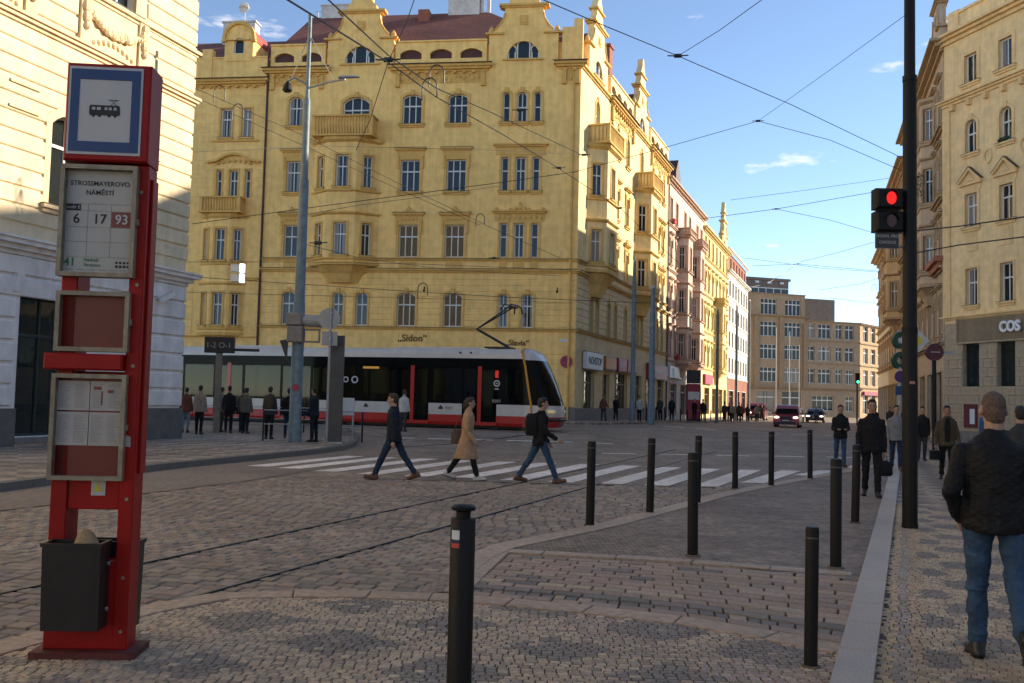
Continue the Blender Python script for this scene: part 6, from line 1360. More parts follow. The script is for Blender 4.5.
# ================================================================ PEOPLE
REMESH = []
M_SKIN = mat('skin_light', (0.4,0.235,0.16), 0.55, var=0.08, vscale=20); M_SKIN2 = mat('skin_tan', (0.34,0.18,0.12), 0.55, var=0.08, vscale=20)
M_EYE = mat('eye_dark', (0.02,0.015,0.012), 0.3); M_LIP = mat('lip', (0.25,0.1,0.085), 0.5)
def cloth(name, col, var=0.18, bump=0.5, bs=22, rough=0.85): return mat(name, col, rough, var=var, vscale=9, bump=bump, bscale=bs, spec=0.25)
M_DENIM = cloth('denim_blue', (0.035,0.07,0.125), .3, .7, 26); M_DENIMD = cloth('denim_dark', (0.02,0.035,0.065), .3, .6, 26); M_BLKC = cloth('black_cloth', (0.012,0.012,0.013)); M_NAVY = cloth('navy_cloth', (0.014,0.018,0.028)); M_GREYC = cloth('grey_wool', (0.2,0.2,0.195)); M_OLIVE = cloth('olive_jacket', (0.075,0.058,0.035))
M_TAN = cloth('camel_coat', (0.40,0.25,0.145), .1, .35, 14); M_BEIGE = cloth('beige_jacket', (0.3,0.25,0.2)); M_RUST = cloth('rust_jacket', (0.16,0.06,0.045)); M_LIGHTB = cloth('light_blue_trousers', (0.2,0.26,0.34)); M_DGREY = cloth('dark_grey_cloth', (0.045,0.045,0.048)); M_BLUEC = cloth('blue_jacket', (0.05,0.1,0.2)); M_WHITEC = cloth('white_cloth', (0.5,0.49,0.47)); M_REDC = cloth('red_jacket', (0.25,0.03,0.03))
M_SHOEB = mat('black_leather', (0.015,0.014,0.013), 0.4, var=.2, vscale=20); M_SHOEBR = mat('brown_leather', (0.13,0.06,0.025), 0.45, var=.2, vscale=20); M_SHOEW = mat('white_sneaker', (0.5,0.48,0.45), 0.6); M_SOLE = mat('sole_rubber', (0.06,0.05,0.045), 0.8)
M_HAIRB = mat('hair_brown', (0.035,0.02,0.012), 0.6, var=.4, vscale=40, bump=.6, bscale=90); M_HAIRD = mat('hair_dark', (0.014,0.011,0.01), 0.55, var=.4, vscale=40, bump=.6, bscale=90); M_HAIRG = mat('hair_grey', (0.13,0.115,0.1), 0.6, var=.3, vscale=40); M_STUB = mat('shaved_hair', (0.13,0.083,0.062), 0.75, var=.45, vscale=70, bump=.7, bscale=120)
def quilt_material():
    m = bpy.data.materials.new('quilted_black_nylon'); n, l, p = nodes_of(m); MATS['quilted_black_nylon'] = m
    p.inputs['Base Color'].default_value = (0.009,0.009,0.0095,1); p.inputs['Roughness'].default_value = .6; p.inputs['Specular IOR Level'].default_value = .22
    t = n.new('ShaderNodeTexCoord'); hs = []
    for a in (32, -32):
        mpn = n.new('ShaderNodeMapping'); mpn.inputs['Rotation'].default_value = (0, rad(a), 0); l.new(t.outputs['Object'], mpn.inputs['Vector'])
        w = n.new('ShaderNodeTexWave'); w.wave_type = 'BANDS'; w.bands_direction = 'Z'; w.wave_profile = 'SIN'; w.inputs['Scale'].default_value = 7.5; w.inputs['Distortion'].default_value = .6; w.inputs['Detail'].default_value = 1; l.new(mpn.outputs['Vector'], w.inputs['Vector'])
        pw = n.new('ShaderNodeMath'); pw.operation = 'POWER'; pw.inputs[1].default_value = .35; l.new(w.outputs['Fac'], pw.inputs[0]); hs.append(pw)
    mi = n.new('ShaderNodeMath'); mi.operation = 'MINIMUM'; l.new(hs[0].outputs[0], mi.inputs[0]); l.new(hs[1].outputs[0], mi.inputs[1])
    q = n.new('ShaderNodeTexNoise'); q.inputs['Scale'].default_value = 18; q.inputs['Detail'].default_value = 4; l.new(t.outputs['Object'], q.inputs['Vector'])
    ma = n.new('ShaderNodeMath'); ma.operation = 'MULTIPLY_ADD'; ma.inputs[1].default_value = .6; l.new(q.outputs['Fac'], ma.inputs[0]); l.new(mi.outputs[0], ma.inputs[2])
    b = n.new('ShaderNodeBump'); b.inputs['Strength'].default_value = .7; b.inputs['Distance'].default_value = .005; l.new(ma.outputs[0], b.inputs['Height']); l.new(b.outputs['Normal'], p.inputs['Normal'])
    return m
M_QUILT = quilt_material()

def cap(mb, a, b, r0, r1, n=10):        # tapered limb segment with round ends
    a, b = Vector(a), Vector(b); d = (b - a).normalized()
    mb.tube([a - d*r0*.85, a - d*r0*.5, a, b, b + d*r1*.5, b + d*r1*.85], [r0*.5, r0*.87, r0, r1, r1*.87, r1*.5], n)
def ell_loft(mb, rings, n=16):           # (x,y,z,rx,ry)
    mb.loft([[(x + rx*math.cos(t*2*math.pi/n), y + ry*math.sin(t*2*math.pi/n), z) for t in range(n)] for x, y, z, rx, ry in rings])
def person(label, loc, heading, H=1.78, pose=None, top=None, bottom=None, shoes=None, hair='short', hairm=None, skin=None, style='jacket', vox=.02, detail=0, group=None, collar=True, tucked=0, build=1.0, z=None, inner=None, sole=True):
    q = dict(lt=0, lk=3, rt=0, rk=3, la=0, le=12, lo=8, li=0, ra=0, re=12, ro=8, ri=0, lean=2, yaw=0, nod=0, lf=0, rf=0); q.update(pose or {})
    s = H / 1.78; bw = build
    root = empty('person', None, label, 'person', group)
    hz = .93; J = {}
    P0 = Vector((0,0,0))
    for k, sg in (('l',-1),('r',1)):
        t, kn = rad(q[k+'t']), rad(q[k+'k'])
        hip = Vector((sg*.09*bw, 0, -.03)); knee = hip + .435*Vector((sg*.01, math.sin(t), -math.cos(t))); a2 = t - kn
        ank = knee + .42*Vector((-sg*.005, math.sin(a2), -math.cos(a2))); fp = rad(q[k+'f'])
        ca, sa = math.cos(fp), math.sin(fp)
        toe = ank + Vector((sg*.03, .19*ca - .065*sa*-1*0 + .19*0, -.065*ca - .19*sa)) if False else ank + Vector((sg*.03, .17*ca + (-.06)*sa, -.06*ca - .17*sa*1.0))
        heel = ank + Vector((0, -.055*ca + (-.06)*sa, -.06*ca + .055*sa))
        J[k] = (hip, knee, ank, toe, heel)
    low = min(min(J[k][3].z, J[k][4].z) for k in 'lr') - .03
    up = Vector((0,0,-low)); ln = rad(q['lean'])
    for k in 'lr': J[k] = tuple(v + up for v in J[k])
    pel = up
    def tp(x, y, z): return pel + Vector((x, y*math.cos(ln) + z*math.sin(ln), z*math.cos(ln) - y*math.sin(ln)))
    A = {}
    for k, sg in (('l',-1),('r',1)):
        sh = tp(sg*.168*bw, -.01, .385); a, ab, e, inn = rad(q[k+'a']), rad(q[k+'o']), rad(q[k+'e']), rad(q[k+'i'])
        el = sh + .29*Vector((sg*math.sin(ab), math.sin(a)*math.cos(ab), -math.cos(a)*math.cos(ab)))
        fa = a + e; wr = el + .25*Vector((-sg*math.sin(inn) + sg*math.sin(ab)*.3, math.sin(fa)*math.cos(inn), -math.cos(fa)*math.cos(inn)))
        A[k] = (sh, el, wr, (wr - el).normalized(), sg)
    hd = tp(0, .02, .672); yw = Matrix.Rotation(rad(q['yaw']), 3, 'Z') @ Matrix.Rotation(rad(-q['nod']), 3, 'X')
    def hp(x, y, z): return hd + yw @ Vector((x, y, z))
    # ---- body
    b = MB()
    ell_loft(b, [(*tp(0,0,zz), rx*bw, ry*bw) for zz, rx, ry in ((-.09,.11,.09),(0,.155,.105),(.12,.135,.095),(.3,.155,.11),(.42,.15,.095),(.48,.09,.075),(.52,.055,.055))])
    for k in 'lr':
        hip, knee, ank, toe, heel = J[k]; cap(b, hip, knee, .082*bw, .055); cap(b, knee, ank, .055, .038); cap(b, ank, heel, .035, .03); cap(b, heel, toe, .032, .03)
        sh, el, wr, fd, sg = A[k]; cap(b, sh, el, .052, .042); cap(b, el, wr, .042, .029)
        side = fd.cross(Vector((0,0,1)) if abs(fd.z) < .8 else Vector((0,1,0))).normalized(); nrm = side.cross(fd)
        hw_ = Vector((0,1,0)) - fd*fd.y; hw_ = hw_.normalized() if hw_.length > .2 else side      # across the knuckles
        palm_n = fd.cross(hw_)
        pc = wr + fd*.055; cap(b, wr, pc + fd*.02, .027, .033)
        for f in range(4):
            base = wr + fd*.085 + hw_*(.027 - .018*f); L1 = (.038,.043,.04,.03)[f]; curl = palm_n*(-sg)
            mid = base + fd*L1 + curl*.012; tip = mid + fd*L1*.55 + curl*.026; cap(b, base - fd*.02, mid, .0095, .009, 6); cap(b, mid, tip, .009, .0075, 6)
        tb_ = wr + fd*.025 + hw_*.028; cap(b, tb_, tb_ + fd*.035 + hw_*.022, .012, .0105, 6); cap(b, tb_ + fd*.035 + hw_*.022, tb_ + fd*.062 + hw_*.026, .0105, .008, 6)
    cap(b, tp(0,-.005,.46), hp(0,-.012,-.05), .066, .06)
    ctr = hp(0,0,.0)
    def he(x, y, z, rx, ry, rz, n=12, m=8):
        bb = MB(); bb.ball((0,0,0), (rx,ry,rz), n, m); c = hp(x,y,z); b.add([tuple(c + yw @ Vector(v)) for v in bb.v], bb.f)
    he(0,-.005,.03,.076,.096,.098); he(0,.02,-.045,.058,.068,.07); he(0,.045,-.088,.03,.03,.026)
    if detail:
        cap(b, hp(0,.088,.02), hp(0,.108,-.018), .010, .016, 8); he(0,.086,.035,.05,.018,.012)
        for sg in (-1,1): he(sg*.08,-.008,-.005,.016,.024,.034,8,6); he(sg*.035,.07,-.02,.026,.024,.022,8,6)
        he(0,.087,-.055,.022,.012,.010,8,5)
    bo = b.build('body', skin or M_SKIN, root, True); REMESH.append((bo, vox*.55 if detail else vox*.8, 3))
    if detail:
        for sg in (-1,1):
            e = MB(); e.ball(tuple(hp(sg*.03,.088,.016)), .0115, 8, 6); e.build('eye', M_EYE, bo, True)
        e = MB(); c = hp(0,.0955,-.055); e.ball(tuple(c), (.02,.007,.006), 8, 5); e.build('mouth', M_LIP, bo, True)
    # ---- trousers
    if bottom:
        t_ = MB(); ell_loft(t_, [(*tp(0,0,zz), rx*bw, ry*bw) for zz, rx, ry in ((-.13,.12,.1),(-.06,.158,.122),(.02,.16,.12),(.1,.145,.108))])
        for k in 'lr':
            hip, knee, ank, toe, heel = J[k]; cap(t_, hip, knee, .096*bw, .069); cap(t_, knee, ank.lerp(knee,.02), .069, .056)
            d = (knee-ank).normalized()
            if detail:
                rr_ = random.Random(3)
                for z_ in (.06,.11,.17,.5,.86,.93): 
                    c = ank.lerp(knee, z_); t_.ball(tuple(c + Vector((rr_.uniform(-.01,.01), rr_.uniform(-.012,.012), 0))), (.062+.012*z_,.064+.012*z_,.014), 10, 6)
                c = hip.lerp(knee, .9)
                t_.ball(tuple(c), (.078,.08,.02), 10, 6)
        to = t_.build('trousers', bottom, root, True); REMESH.append((to, vox*(.62 if detail else 1.0), 3)); to['_f'] = 1 if detail else 0
    # ---- shoes
    for k in 'lr':
        hip, knee, ank, toe, heel = J[k]; sh_ = MB(); cap(sh_, heel, toe, .042, .036); cap(sh_, ank + (knee-ank).normalized()*.03, heel, .046, .042); cap(sh_, ank, heel.lerp(toe,.65), .045, .04)
        so = sh_.build('shoe', shoes or M_SHOEB, root, True); REMESH.append((so, vox*(.5 if detail else 1.0), 2))
        if detail:
            dn = (ank - heel); dn = (dn - (toe-heel).normalized()*dn.dot((toe-heel).normalized())).normalized(); fw = (toe-heel).normalized(); lf = dn.cross(fw); sm_ = MB(); rings = []
            for off in (-.030, -.046):
                rings.append([heel + fw*(-.042) + lf*.028 + dn*off, heel + fw*.04 + lf*.036 + dn*off, heel.lerp(toe,.7) + lf*.045 + dn*off, toe + fw*.034 + lf*.018 + dn*off, toe + fw*.034 - lf*.018 + dn*off, heel.lerp(toe,.7) - lf*.045 + dn*off, heel + fw*.04 - lf*.036 + dn*off, heel + fw*(-.042) - lf*.028 + dn*off])
            sm_.loft(rings); sm_.build('sole', M_SOLE, so)
    # ---- upper garment
    if top:
        t_ = MB()
        R = [(-.17,.186,.15),(-.1,.197,.152),(.02,.184,.142),(.14,.172,.134),(.28,.18,.142),(.36,.196,.132),(.41,.185,.12),(.445,.152,.11),(.475,.115,.1),(.505,.086,.084),(.53,.07,.072)]
        if style == 'coat': R = [(-.50,.225,.29),(-.42,.225,.275),(-.25,.212,.215),(-.1,.2,.165)] + R[2:]
        if style == 'short': R = [(-.135,.168,.14),(-.095,.182,.148)] + R[2:]
        ell_loft(t_, [(*tp(0,0,zz), rx*bw, ry*bw) for zz, rx, ry in R], 20)
        if style == 'coat': t_.M = Matrix(); 
        for k in 'lr':
            sh, el, wr, fd, sg = A[k]; cap(t_, sh, el, .062*bw, .057); cap(t_, el, wr - fd*.015, .059, .044)
            if detail:
                for z_ in (.1,.3,.55,.8): c = el.lerp(wr, z_); t_.ball(tuple(c), (.058-.008*z_,.058-.008*z_,.016), 10, 6)
                c = sh.lerp(el,.75); t_.ball(tuple(c), (.068,.068,.018), 10, 6)
        if collar: ell_loft(t_, [(*tp(0,.0,zz), rx, ry) for zz, rx, ry in ((.44,.095,.09),(.5,.08,.083),(.548,.072,.077))])
        uo = t_.build('jacket' if style != 'coat' else 'coat', top, root, True); REMESH.append((uo, vox*(.62 if detail else 1.0), 4)); uo['_f'] = 1 if detail else 0
        if inner:
            iv = MB(); iv.prism([(-.055*bw,-.06),(.055*bw,-.06),(.07,.3),(.045,.5),(-.045,.5),(-.07,.3)], .128, .150); iv.M = Matrix()
            mv = MB(); mv.add([tuple(tp(v[0],v[1],v[2])) for v in iv.v], iv.f); mv.build('shirt', inner, root)
    # ---- hair
    hm = hairm or M_HAIRB
    if hair != 'none':
        h = MB()
        def hb(x, y, z, rx, ry, rz):
            bb = MB(); bb.ball((0,0,0), (rx,ry,rz), 12, 8); c = hp(x,y,z); h.add([tuple(c + yw @ Vector(v)) for v in bb.v], bb.f)
        if hair == 'stubble': hb(0,-.014,.038,.0785,.097,.095); hb(0,-.03,-.01,.076,.08,.07); hb(0,-.042,-.05,.062,.058,.05)
        else:
            hb(0,-.018,.048,.084,.098,.092); hb(0,-.045,.0,.078,.07,.085)
            hb(0,.045,.105,.062,.045,.032)
        if hair in ('pony','long'):
            hb(0,-.06,-.03,.07,.05,.09)
            if hair == 'pony': hb(0,-.115,.03,.03,.03,.03); hb(0,-.125,-.05,.025,.028,.08)
            else: hb(0,-.05,-.12,.085,.05,.1); hb(-.07,0,-.06,.02,.05,.09); hb(.07,0,-.06,.02,.05,.09)
        ho = h.build('hair', hm, root, True); ho['_h'] = 1 if detail else 0; REMESH.append((ho, vox*(.5 if detail else 1.0), 2))
    zz = (gh(loc[0], loc[1]) if z is None else z)
    root.matrix_world = Matrix.Translation((loc[0], loc[1], zz)) @ Matrix.Rotation(rad(-heading), 4, 'Z') @ Matrix.Diagonal((s, s, s, 1))
    root['_w'] = 0; del root['_w']
    info = {k: (root.matrix_world @ A[k][2], root.matrix_world @ (A[k][2] + A[k][3]*.09)) for k in 'lr'}
    info['tp'] = lambda x, y, z_: root.matrix_world @ tp(x, y, z_); info['root'] = root; info['M'] = root.matrix_world.copy(); info['A'] = A
    return info

STRIDE = dict(lt=24, lk=4, lf=-14, rt=-24, rk=12, rf=24, la=-20, le=14, ra=22, re=20)
STRIDE2 = dict(lt=-24, lk=12, lf=24, rt=24, rk=4, rf=-14, la=22, le=20, ra=-20, re=14)
# the man walking away at the right edge
person('man in black quilted jacket and jeans walking away at the right edge', (3.33,6.6), 18, 1.82,
       dict(lt=4, lk=3, lf=0, rt=-12, rk=34, rf=48, la=-16, le=50, lo=17, li=22, ra=-4, re=20, ro=14, lean=4, yaw=8, nod=4), M_QUILT, M_DENIM, M_SHOEB, 'stubble', M_STUB, M_SKIN, vox=.014, detail=2, build=1.15, style='short')
# three people on the crossing
person('man in dark jacket and jeans striding left over the crossing', (-2.34,19.45), -84, 1.80, dict(lt=25,lk=2,lf=-8,rt=-25,rk=10,rf=20,la=-12,le=14,ra=10,re=12,yaw=6), M_NAVY, M_DENIMD, M_SHOEBR, 'short', M_HAIRB, vox=.018, detail=1)
cw = person('woman in camel coat with tied hair walking right over the crossing', (-.87,19.75), 86, 1.72, dict(lt=-20,lk=14,lf=18,rt=16,rk=2,rf=-4,la=6,le=22,ra=-4,re=40), M_TAN, M_BLKC, M_SHOEW, 'pony', M_HAIRB, vox=.018, detail=1, style='coat', build=.93)
cm = person('man in black jacket with backpack walking right over the crossing', (.62,19.5), 84, 1.78, dict(lt=-24,lk=10,lf=10,rt=24,rk=3,rf=-10,la=10,le=25,ra=18,re=40), M_BLKC, M_DENIM, M_SHOEBR, 'short', M_HAIRD, vox=.018, detail=1)
# people coming along the right pavement
pb_ = person('man in black carrying a small black bag walking toward the viewer', (6.87,18.25), 196, 1.84, dict(lt=8,lk=3,rt=-8,rk=16,rf=16,la=-3,le=8,lo=7,ra=3,re=10,ro=10), M_BLKC, M_BLKC, M_SHOEB, 'short', M_HAIRD, vox=.018, detail=1, build=1.04)
person('person in dark jacket and jeans looking at a phone on the carriageway', (9.35,27.2), 190, 1.74, dict(lt=6,lk=2,rt=-8,rk=12,rf=14,la=12,le=75,li=25,ra=12,re=75,ri=25,nod=8), M_BLKC, M_DENIM, M_SHOEB, 'short', M_HAIRB, vox=.02, detail=1)
person('man in grey sweater and jeans beside the black pole', (10.45,26.0), 192, 1.76, dict(lt=5,lk=2,rt=-6,rk=10,rf=12,la=2,ra=-2), M_GREYC, M_DENIMD, M_SHOEBR, 'short', M_HAIRB, vox=.02, detail=1)
po = person('man in olive jacket over black shirt carrying a bag toward the viewer', (10.5,23.1), 198, 1.78, dict(lt=8,lk=3,rt=-8,rk=14,rf=14,la=4,le=18,lo=14,ra=2,re=12,ro=14), M_OLIVE, M_BLKC, M_SHOEB, 'short', M_HAIRD, M_SKIN2, vox=.02, detail=1, inner=M_BLKC)
person('man in dark grey jacket cut by the right picture edge', (7.45,14.0), 16, 1.76, dict(lt=10,lk=3,rt=-10,rk=14,rf=16), M_DGREY, M_BLKC, M_SHOEB, 'short', M_HAIRD, vox=.02, detail=1)
# bags
def bag_obj(name, label, cat, M, m, fn):
    o = part(name, None, I4, m, fn, True); o.matrix_world = M; return tag(o, label, cat)
w_, h_ = pb_['l']
bag_obj('hand_bag', 'small black bag hanging from the hand of the man in black', 'bag', Matrix.Translation(h_), M_BLKC, lambda b: (b.loft([[(x*rx,y*ry,z) for x, y in ((-1,-.6),(-.6,-1),(.6,-1),(1,-.6),(1,.6),(.6,1),(-.6,1),(-1,.6))] for rx, ry, z in ((.1,.05,-.36),(.135,.075,-.33),(.13,.075,-.2),(.09,.045,-.1),(.03,.02,-.07))]), b.tube([(-.05,0,-.09),(-.03,0,.0),(.03,0,.0),(.05,0,-.09)],.008,5)))
w_, h_ = po['r']
bag_obj('hand_bag', 'dark bag hanging from the hand of the man in olive jacket', 'bag', Matrix.Translation(h_), M_BLKC, lambda b: (b.cbox(-.12,.12,-.06,.06,-.28,-.06,.03), b.tube([(-.06,0,-.07),(-.04,0,.0),(.04,0,.0),(.06,0,-.07)],.008,5)))
bag_obj('shoulder_bag', 'brown shoulder bag on the woman in camel coat', 'bag', Matrix.Translation(cw['tp'](-.24,-.17,-.04)) @ Matrix.Rotation(rad(-86),4,'Z'), mat('brown_bag', (0.07,0.032,0.018), .5, var=.2), lambda b: (b.loft([[(x*.07,y*.16,z) for x, y in ((-1,-.7),(-.5,-1),(.5,-1),(1,-.7),(1,.7),(.5,1),(-.5,1),(-1,.7))] for z in (-.16,-.12,.08)] + [[(x*.03,y*.12,.13) for x, y in ((-1,-.7),(-.5,-1),(.5,-1),(1,-.7),(1,.7),(.5,1),(-.5,1),(-1,.7))]]), b.tube([(0,-.1,.12),(.0,-.02,.35),(.03,.1,.48),(.02,.16,.3),(0,.1,.12)],.011,5)))
def backpack(info, label, m):
    o = MB(); o.loft([[(x*rx, -.13 + y*ry - .05, z) for x, y in ((-1,-.5),(-.7,-1),(.7,-1),(1,-.5),(1,1),(-1,1))] for rx, ry, z in ((.12,.07,.0),(.15,.1,.05),(.15,.11,.25),(.13,.09,.4),(.08,.05,.45))])
    ob = o.build('backpack', m, None, True); ob.matrix_world = info['M'] @ Matrix.Translation((info['tp'](0,0,0) - info['M'].translation).to_3d() * 0 ) ; 
    inv = info['M'].inverted(); c = inv @ info['tp'](0,-.02,.03); ob.matrix_world = info['M'] @ Matrix.Translation(c); tag(ob, label, 'backpack')
    st = MB()
    for sg in (-1,1): st.tube([(sg*.1,-.12,.42),(sg*.115,.0,.49),(sg*.12,.15,.38),(sg*.13,.13,.2),(sg*.13,-.1,.1)], .018, 5)
    st.build('strap', m, ob)
backpack(cm, 'black backpack on the man walking right over the crossing', M_BLKC)
# waiting at the tram stop (backs turned)
ST = dict(lt=2,lk=3,rt=-2,rk=3,la=4,le=25,ra=3,re=20)
WAIT = [(-12.15,36.0,-8,1.70,M_RUST,M_LIGHTB,'short','person in rust jacket and pale blue trousers leftmost at the stop',M_HAIRD,'jacket'),
        (-11.25,34.8,4,1.78,M_BEIGE,M_BLKC,'short','person in beige jacket waiting second from left at the stop',M_HAIRB,'jacket'),
        (-11.15,37.0,30,1.74,M_GREYC,M_DGREY,'short','person in grey top mostly hidden between the waiting people',M_HAIRD,'jacket'),
        (-10.72,36.6,-6,1.80,M_BLKC,M_BLKC,'short','broad person in black jacket waiting at the middle of the stop group',M_HAIRD,'jacket'),
        (-10.35,37.2,10,1.72,M_DGREY,M_DENIMD,'short','person with dark green trousers hidden behind the one in black',M_HAIRB,'jacket'),
        (-10.02,36.4,6,1.74,cloth('grey_olive_jacket',(0.12,0.11,0.09)),M_BLKC,'short','person in grey olive jacket right of the one in black',M_HAIRB,'jacket'),
        (-6.38,31.3,-70,1.78,M_NAVY,M_NAVY,'short','person in navy standing behind the mast facing left',M_HAIRD,'jacket'),
        (-7.75,33.6,-20,1.74,M_BLKC,M_DENIMD,'short','person in dark clothes half hidden left of the mast',M_HAIRD,'jacket'),
        (-4.35,39.2,20,1.70,M_WHITEC,M_DGREY,'short','person in white top in front of the tram door',M_HAIRB,'jacket')]
for x, y, hdg, H, t, bt, hr, lb_, hm, stl in WAIT: person(lb_, (x,y), hdg, H, ST, t, bt, M_SHOEB, hr, hm, vox=.026, z=.13 if y < 38 else gh(x,y), style=stl, group='people waiting at the tram stop')
bpk = person('person in dark jacket with olive backpack waiting near the mast', (-8.14,32.5), 4, 1.78, ST, M_DGREY, M_BLKC, M_SHOEB, 'short', M_HAIRB, vox=.024, z=.13, group='people waiting at the tram stop')
backpack(bpk, 'olive backpack on the person waiting near the mast', M_OLIVE)
# passers-by on the far pavement
FARP = [(6.06,62.6,M_RUST,M_DGREY,150,'person in rust top left of the slim pole at the shop door'),(6.95,63.4,M_BLKC,M_BLKC,30,'person in black by the slim pole'),(8.4,62.6,M_WHITEC,M_BLKC,170,'person in white top between the two far poles'),(9.5,64.8,M_BEIGE,M_BEIGE,10,'person in beige walking past the crimson shop sign'),
        (10.3,66.1,M_DGREY,M_BLKC,200,'person in dark grey right of the stout pole'),(11.3,67.2,M_NAVY,M_BLKC,190,'person in navy right of the stout pole'),(14.2,74,M_BLKC,M_BLKC,200,'left one of two dark figures before the pink building'),(14.9,74.3,M_BLKC,M_DGREY,200,'right one of two dark figures before the pink building'),
        (18.3,82,M_DGREY,M_BLKC,20,'dark figure left of the red advert panel'),(19.2,83,M_BEIGE,M_DGREY,200,'figure in light coat by the lemon building'),(20.0,84,M_OLIVE,M_BLKC,190,'figure in olive by the lemon building'),(19.6,86,M_BLKC,M_BLKC,10,'dark figure by the lemon building entrance'),
        (22.4,93,M_REDC,M_BLKC,200,'figure in red before the white building'),(23.2,94,M_DGREY,M_BLKC,200,'dark figure before the white building'),(24.6,96,M_BEIGE,M_DGREY,20,'figure in beige before the white building'),(26.0,101,M_BLKC,M_BLKC,200,'dark figure at the far corner by the pale poles'),(27.0,103,M_DGREY,M_BLKC,200,'grey figure at the far corner by the pale poles'),
        (17.6,35.5,M_BLUEC,M_DGREY,20,'person in blue jacket behind the man in olive'),(17.6,38.5,M_BLKC,M_BLKC,200,'dark person left of the one in blue behind the black pole'),(13.3,31,M_BLKC,M_DGREY,195,'dark person far behind the man in grey sweater'),(26.0,62,M_BLKC,M_BLKC,200,'dark figure in the far crowd on the right pavement'),(25.3,64,M_DGREY,M_DGREY,200,'grey figure in the far crowd on the right pavement'),(27.1,66,M_OLIVE,M_BLKC,200,'olive figure in the far crowd on the right pavement'),(28.0,70,M_REDC,M_BLKC,200,'red topped figure in the far crowd on the right pavement'),(27.4,72,M_BLKC,M_BLKC,20,'dark figure farthest in the crowd on the right pavement'),(29.3,92,M_BLUEC,M_DGREY,200,'person in blue crossing near the white car')]
rp = random.Random(11)
for x, y, t, bt, hdg, lb_ in FARP: person(lb_, (x,y), hdg, rp.uniform(1.66,1.82), dict(STRIDE if rp.random() < .5 else STRIDE2, lt=rp.uniform(-14,14), rt=rp.uniform(-14,14), lf=0, rf=0, lk=5, rk=5), t, bt, M_SHOEB, 'short', rp.choice([M_HAIRD,M_HAIRB]), vox=.034 if y > 50 else .026, group='passers-by in the distance', z=gh(x,y) + (.1 if x < 22 and y > 58 else 0))

# turn the limb volumes into one smooth skin each
for o, v, it in REMESH:
    m = o.modifiers.new('r', 'REMESH'); m.mode = 'VOXEL'; m.voxel_size = v; m.adaptivity = 0.0; m.use_smooth_shade = True
    k = o.modifiers.new('s', 'SMOOTH'); k.factor = .5; k.iterations = it
FOLD = bpy.data.textures.new('folds', 'CLOUDS'); FOLD.noise_scale = .09; FOLD.noise_depth = 2
FUZZ = bpy.data.textures.new('fuzz', 'CLOUDS'); FUZZ.noise_scale = .022; FUZZ.noise_depth = 1
for o, v, it in REMESH:
    if o.get('_f'):
        d = o.modifiers.new('d', 'DISPLACE'); d.texture = FOLD; d.texture_coords = 'LOCAL'; d.strength = .03; d.mid_level = .5
    if o.get('_h'):
        d = o.modifiers.new('d', 'DISPLACE'); d.texture = FUZZ; d.texture_coords = 'LOCAL'; d.strength = .012; d.mid_level = .5
    for kk in ('_f', '_h'):
        if kk in o: del o[kk]
dg = bpy.context.evaluated_depsgraph_get()
for o, v, it in REMESH:
    me = bpy.data.meshes.new_from_object(o.evaluated_get(dg)); mats_ = list(o.data.materials); old = o.data
    o.modifiers.clear(); o.data = me; me.name = o.name
    if not me.materials and mats_: me.materials.append(mats_[0])
    me.polygons.foreach_set('use_smooth', [True]*len(me.polygons))
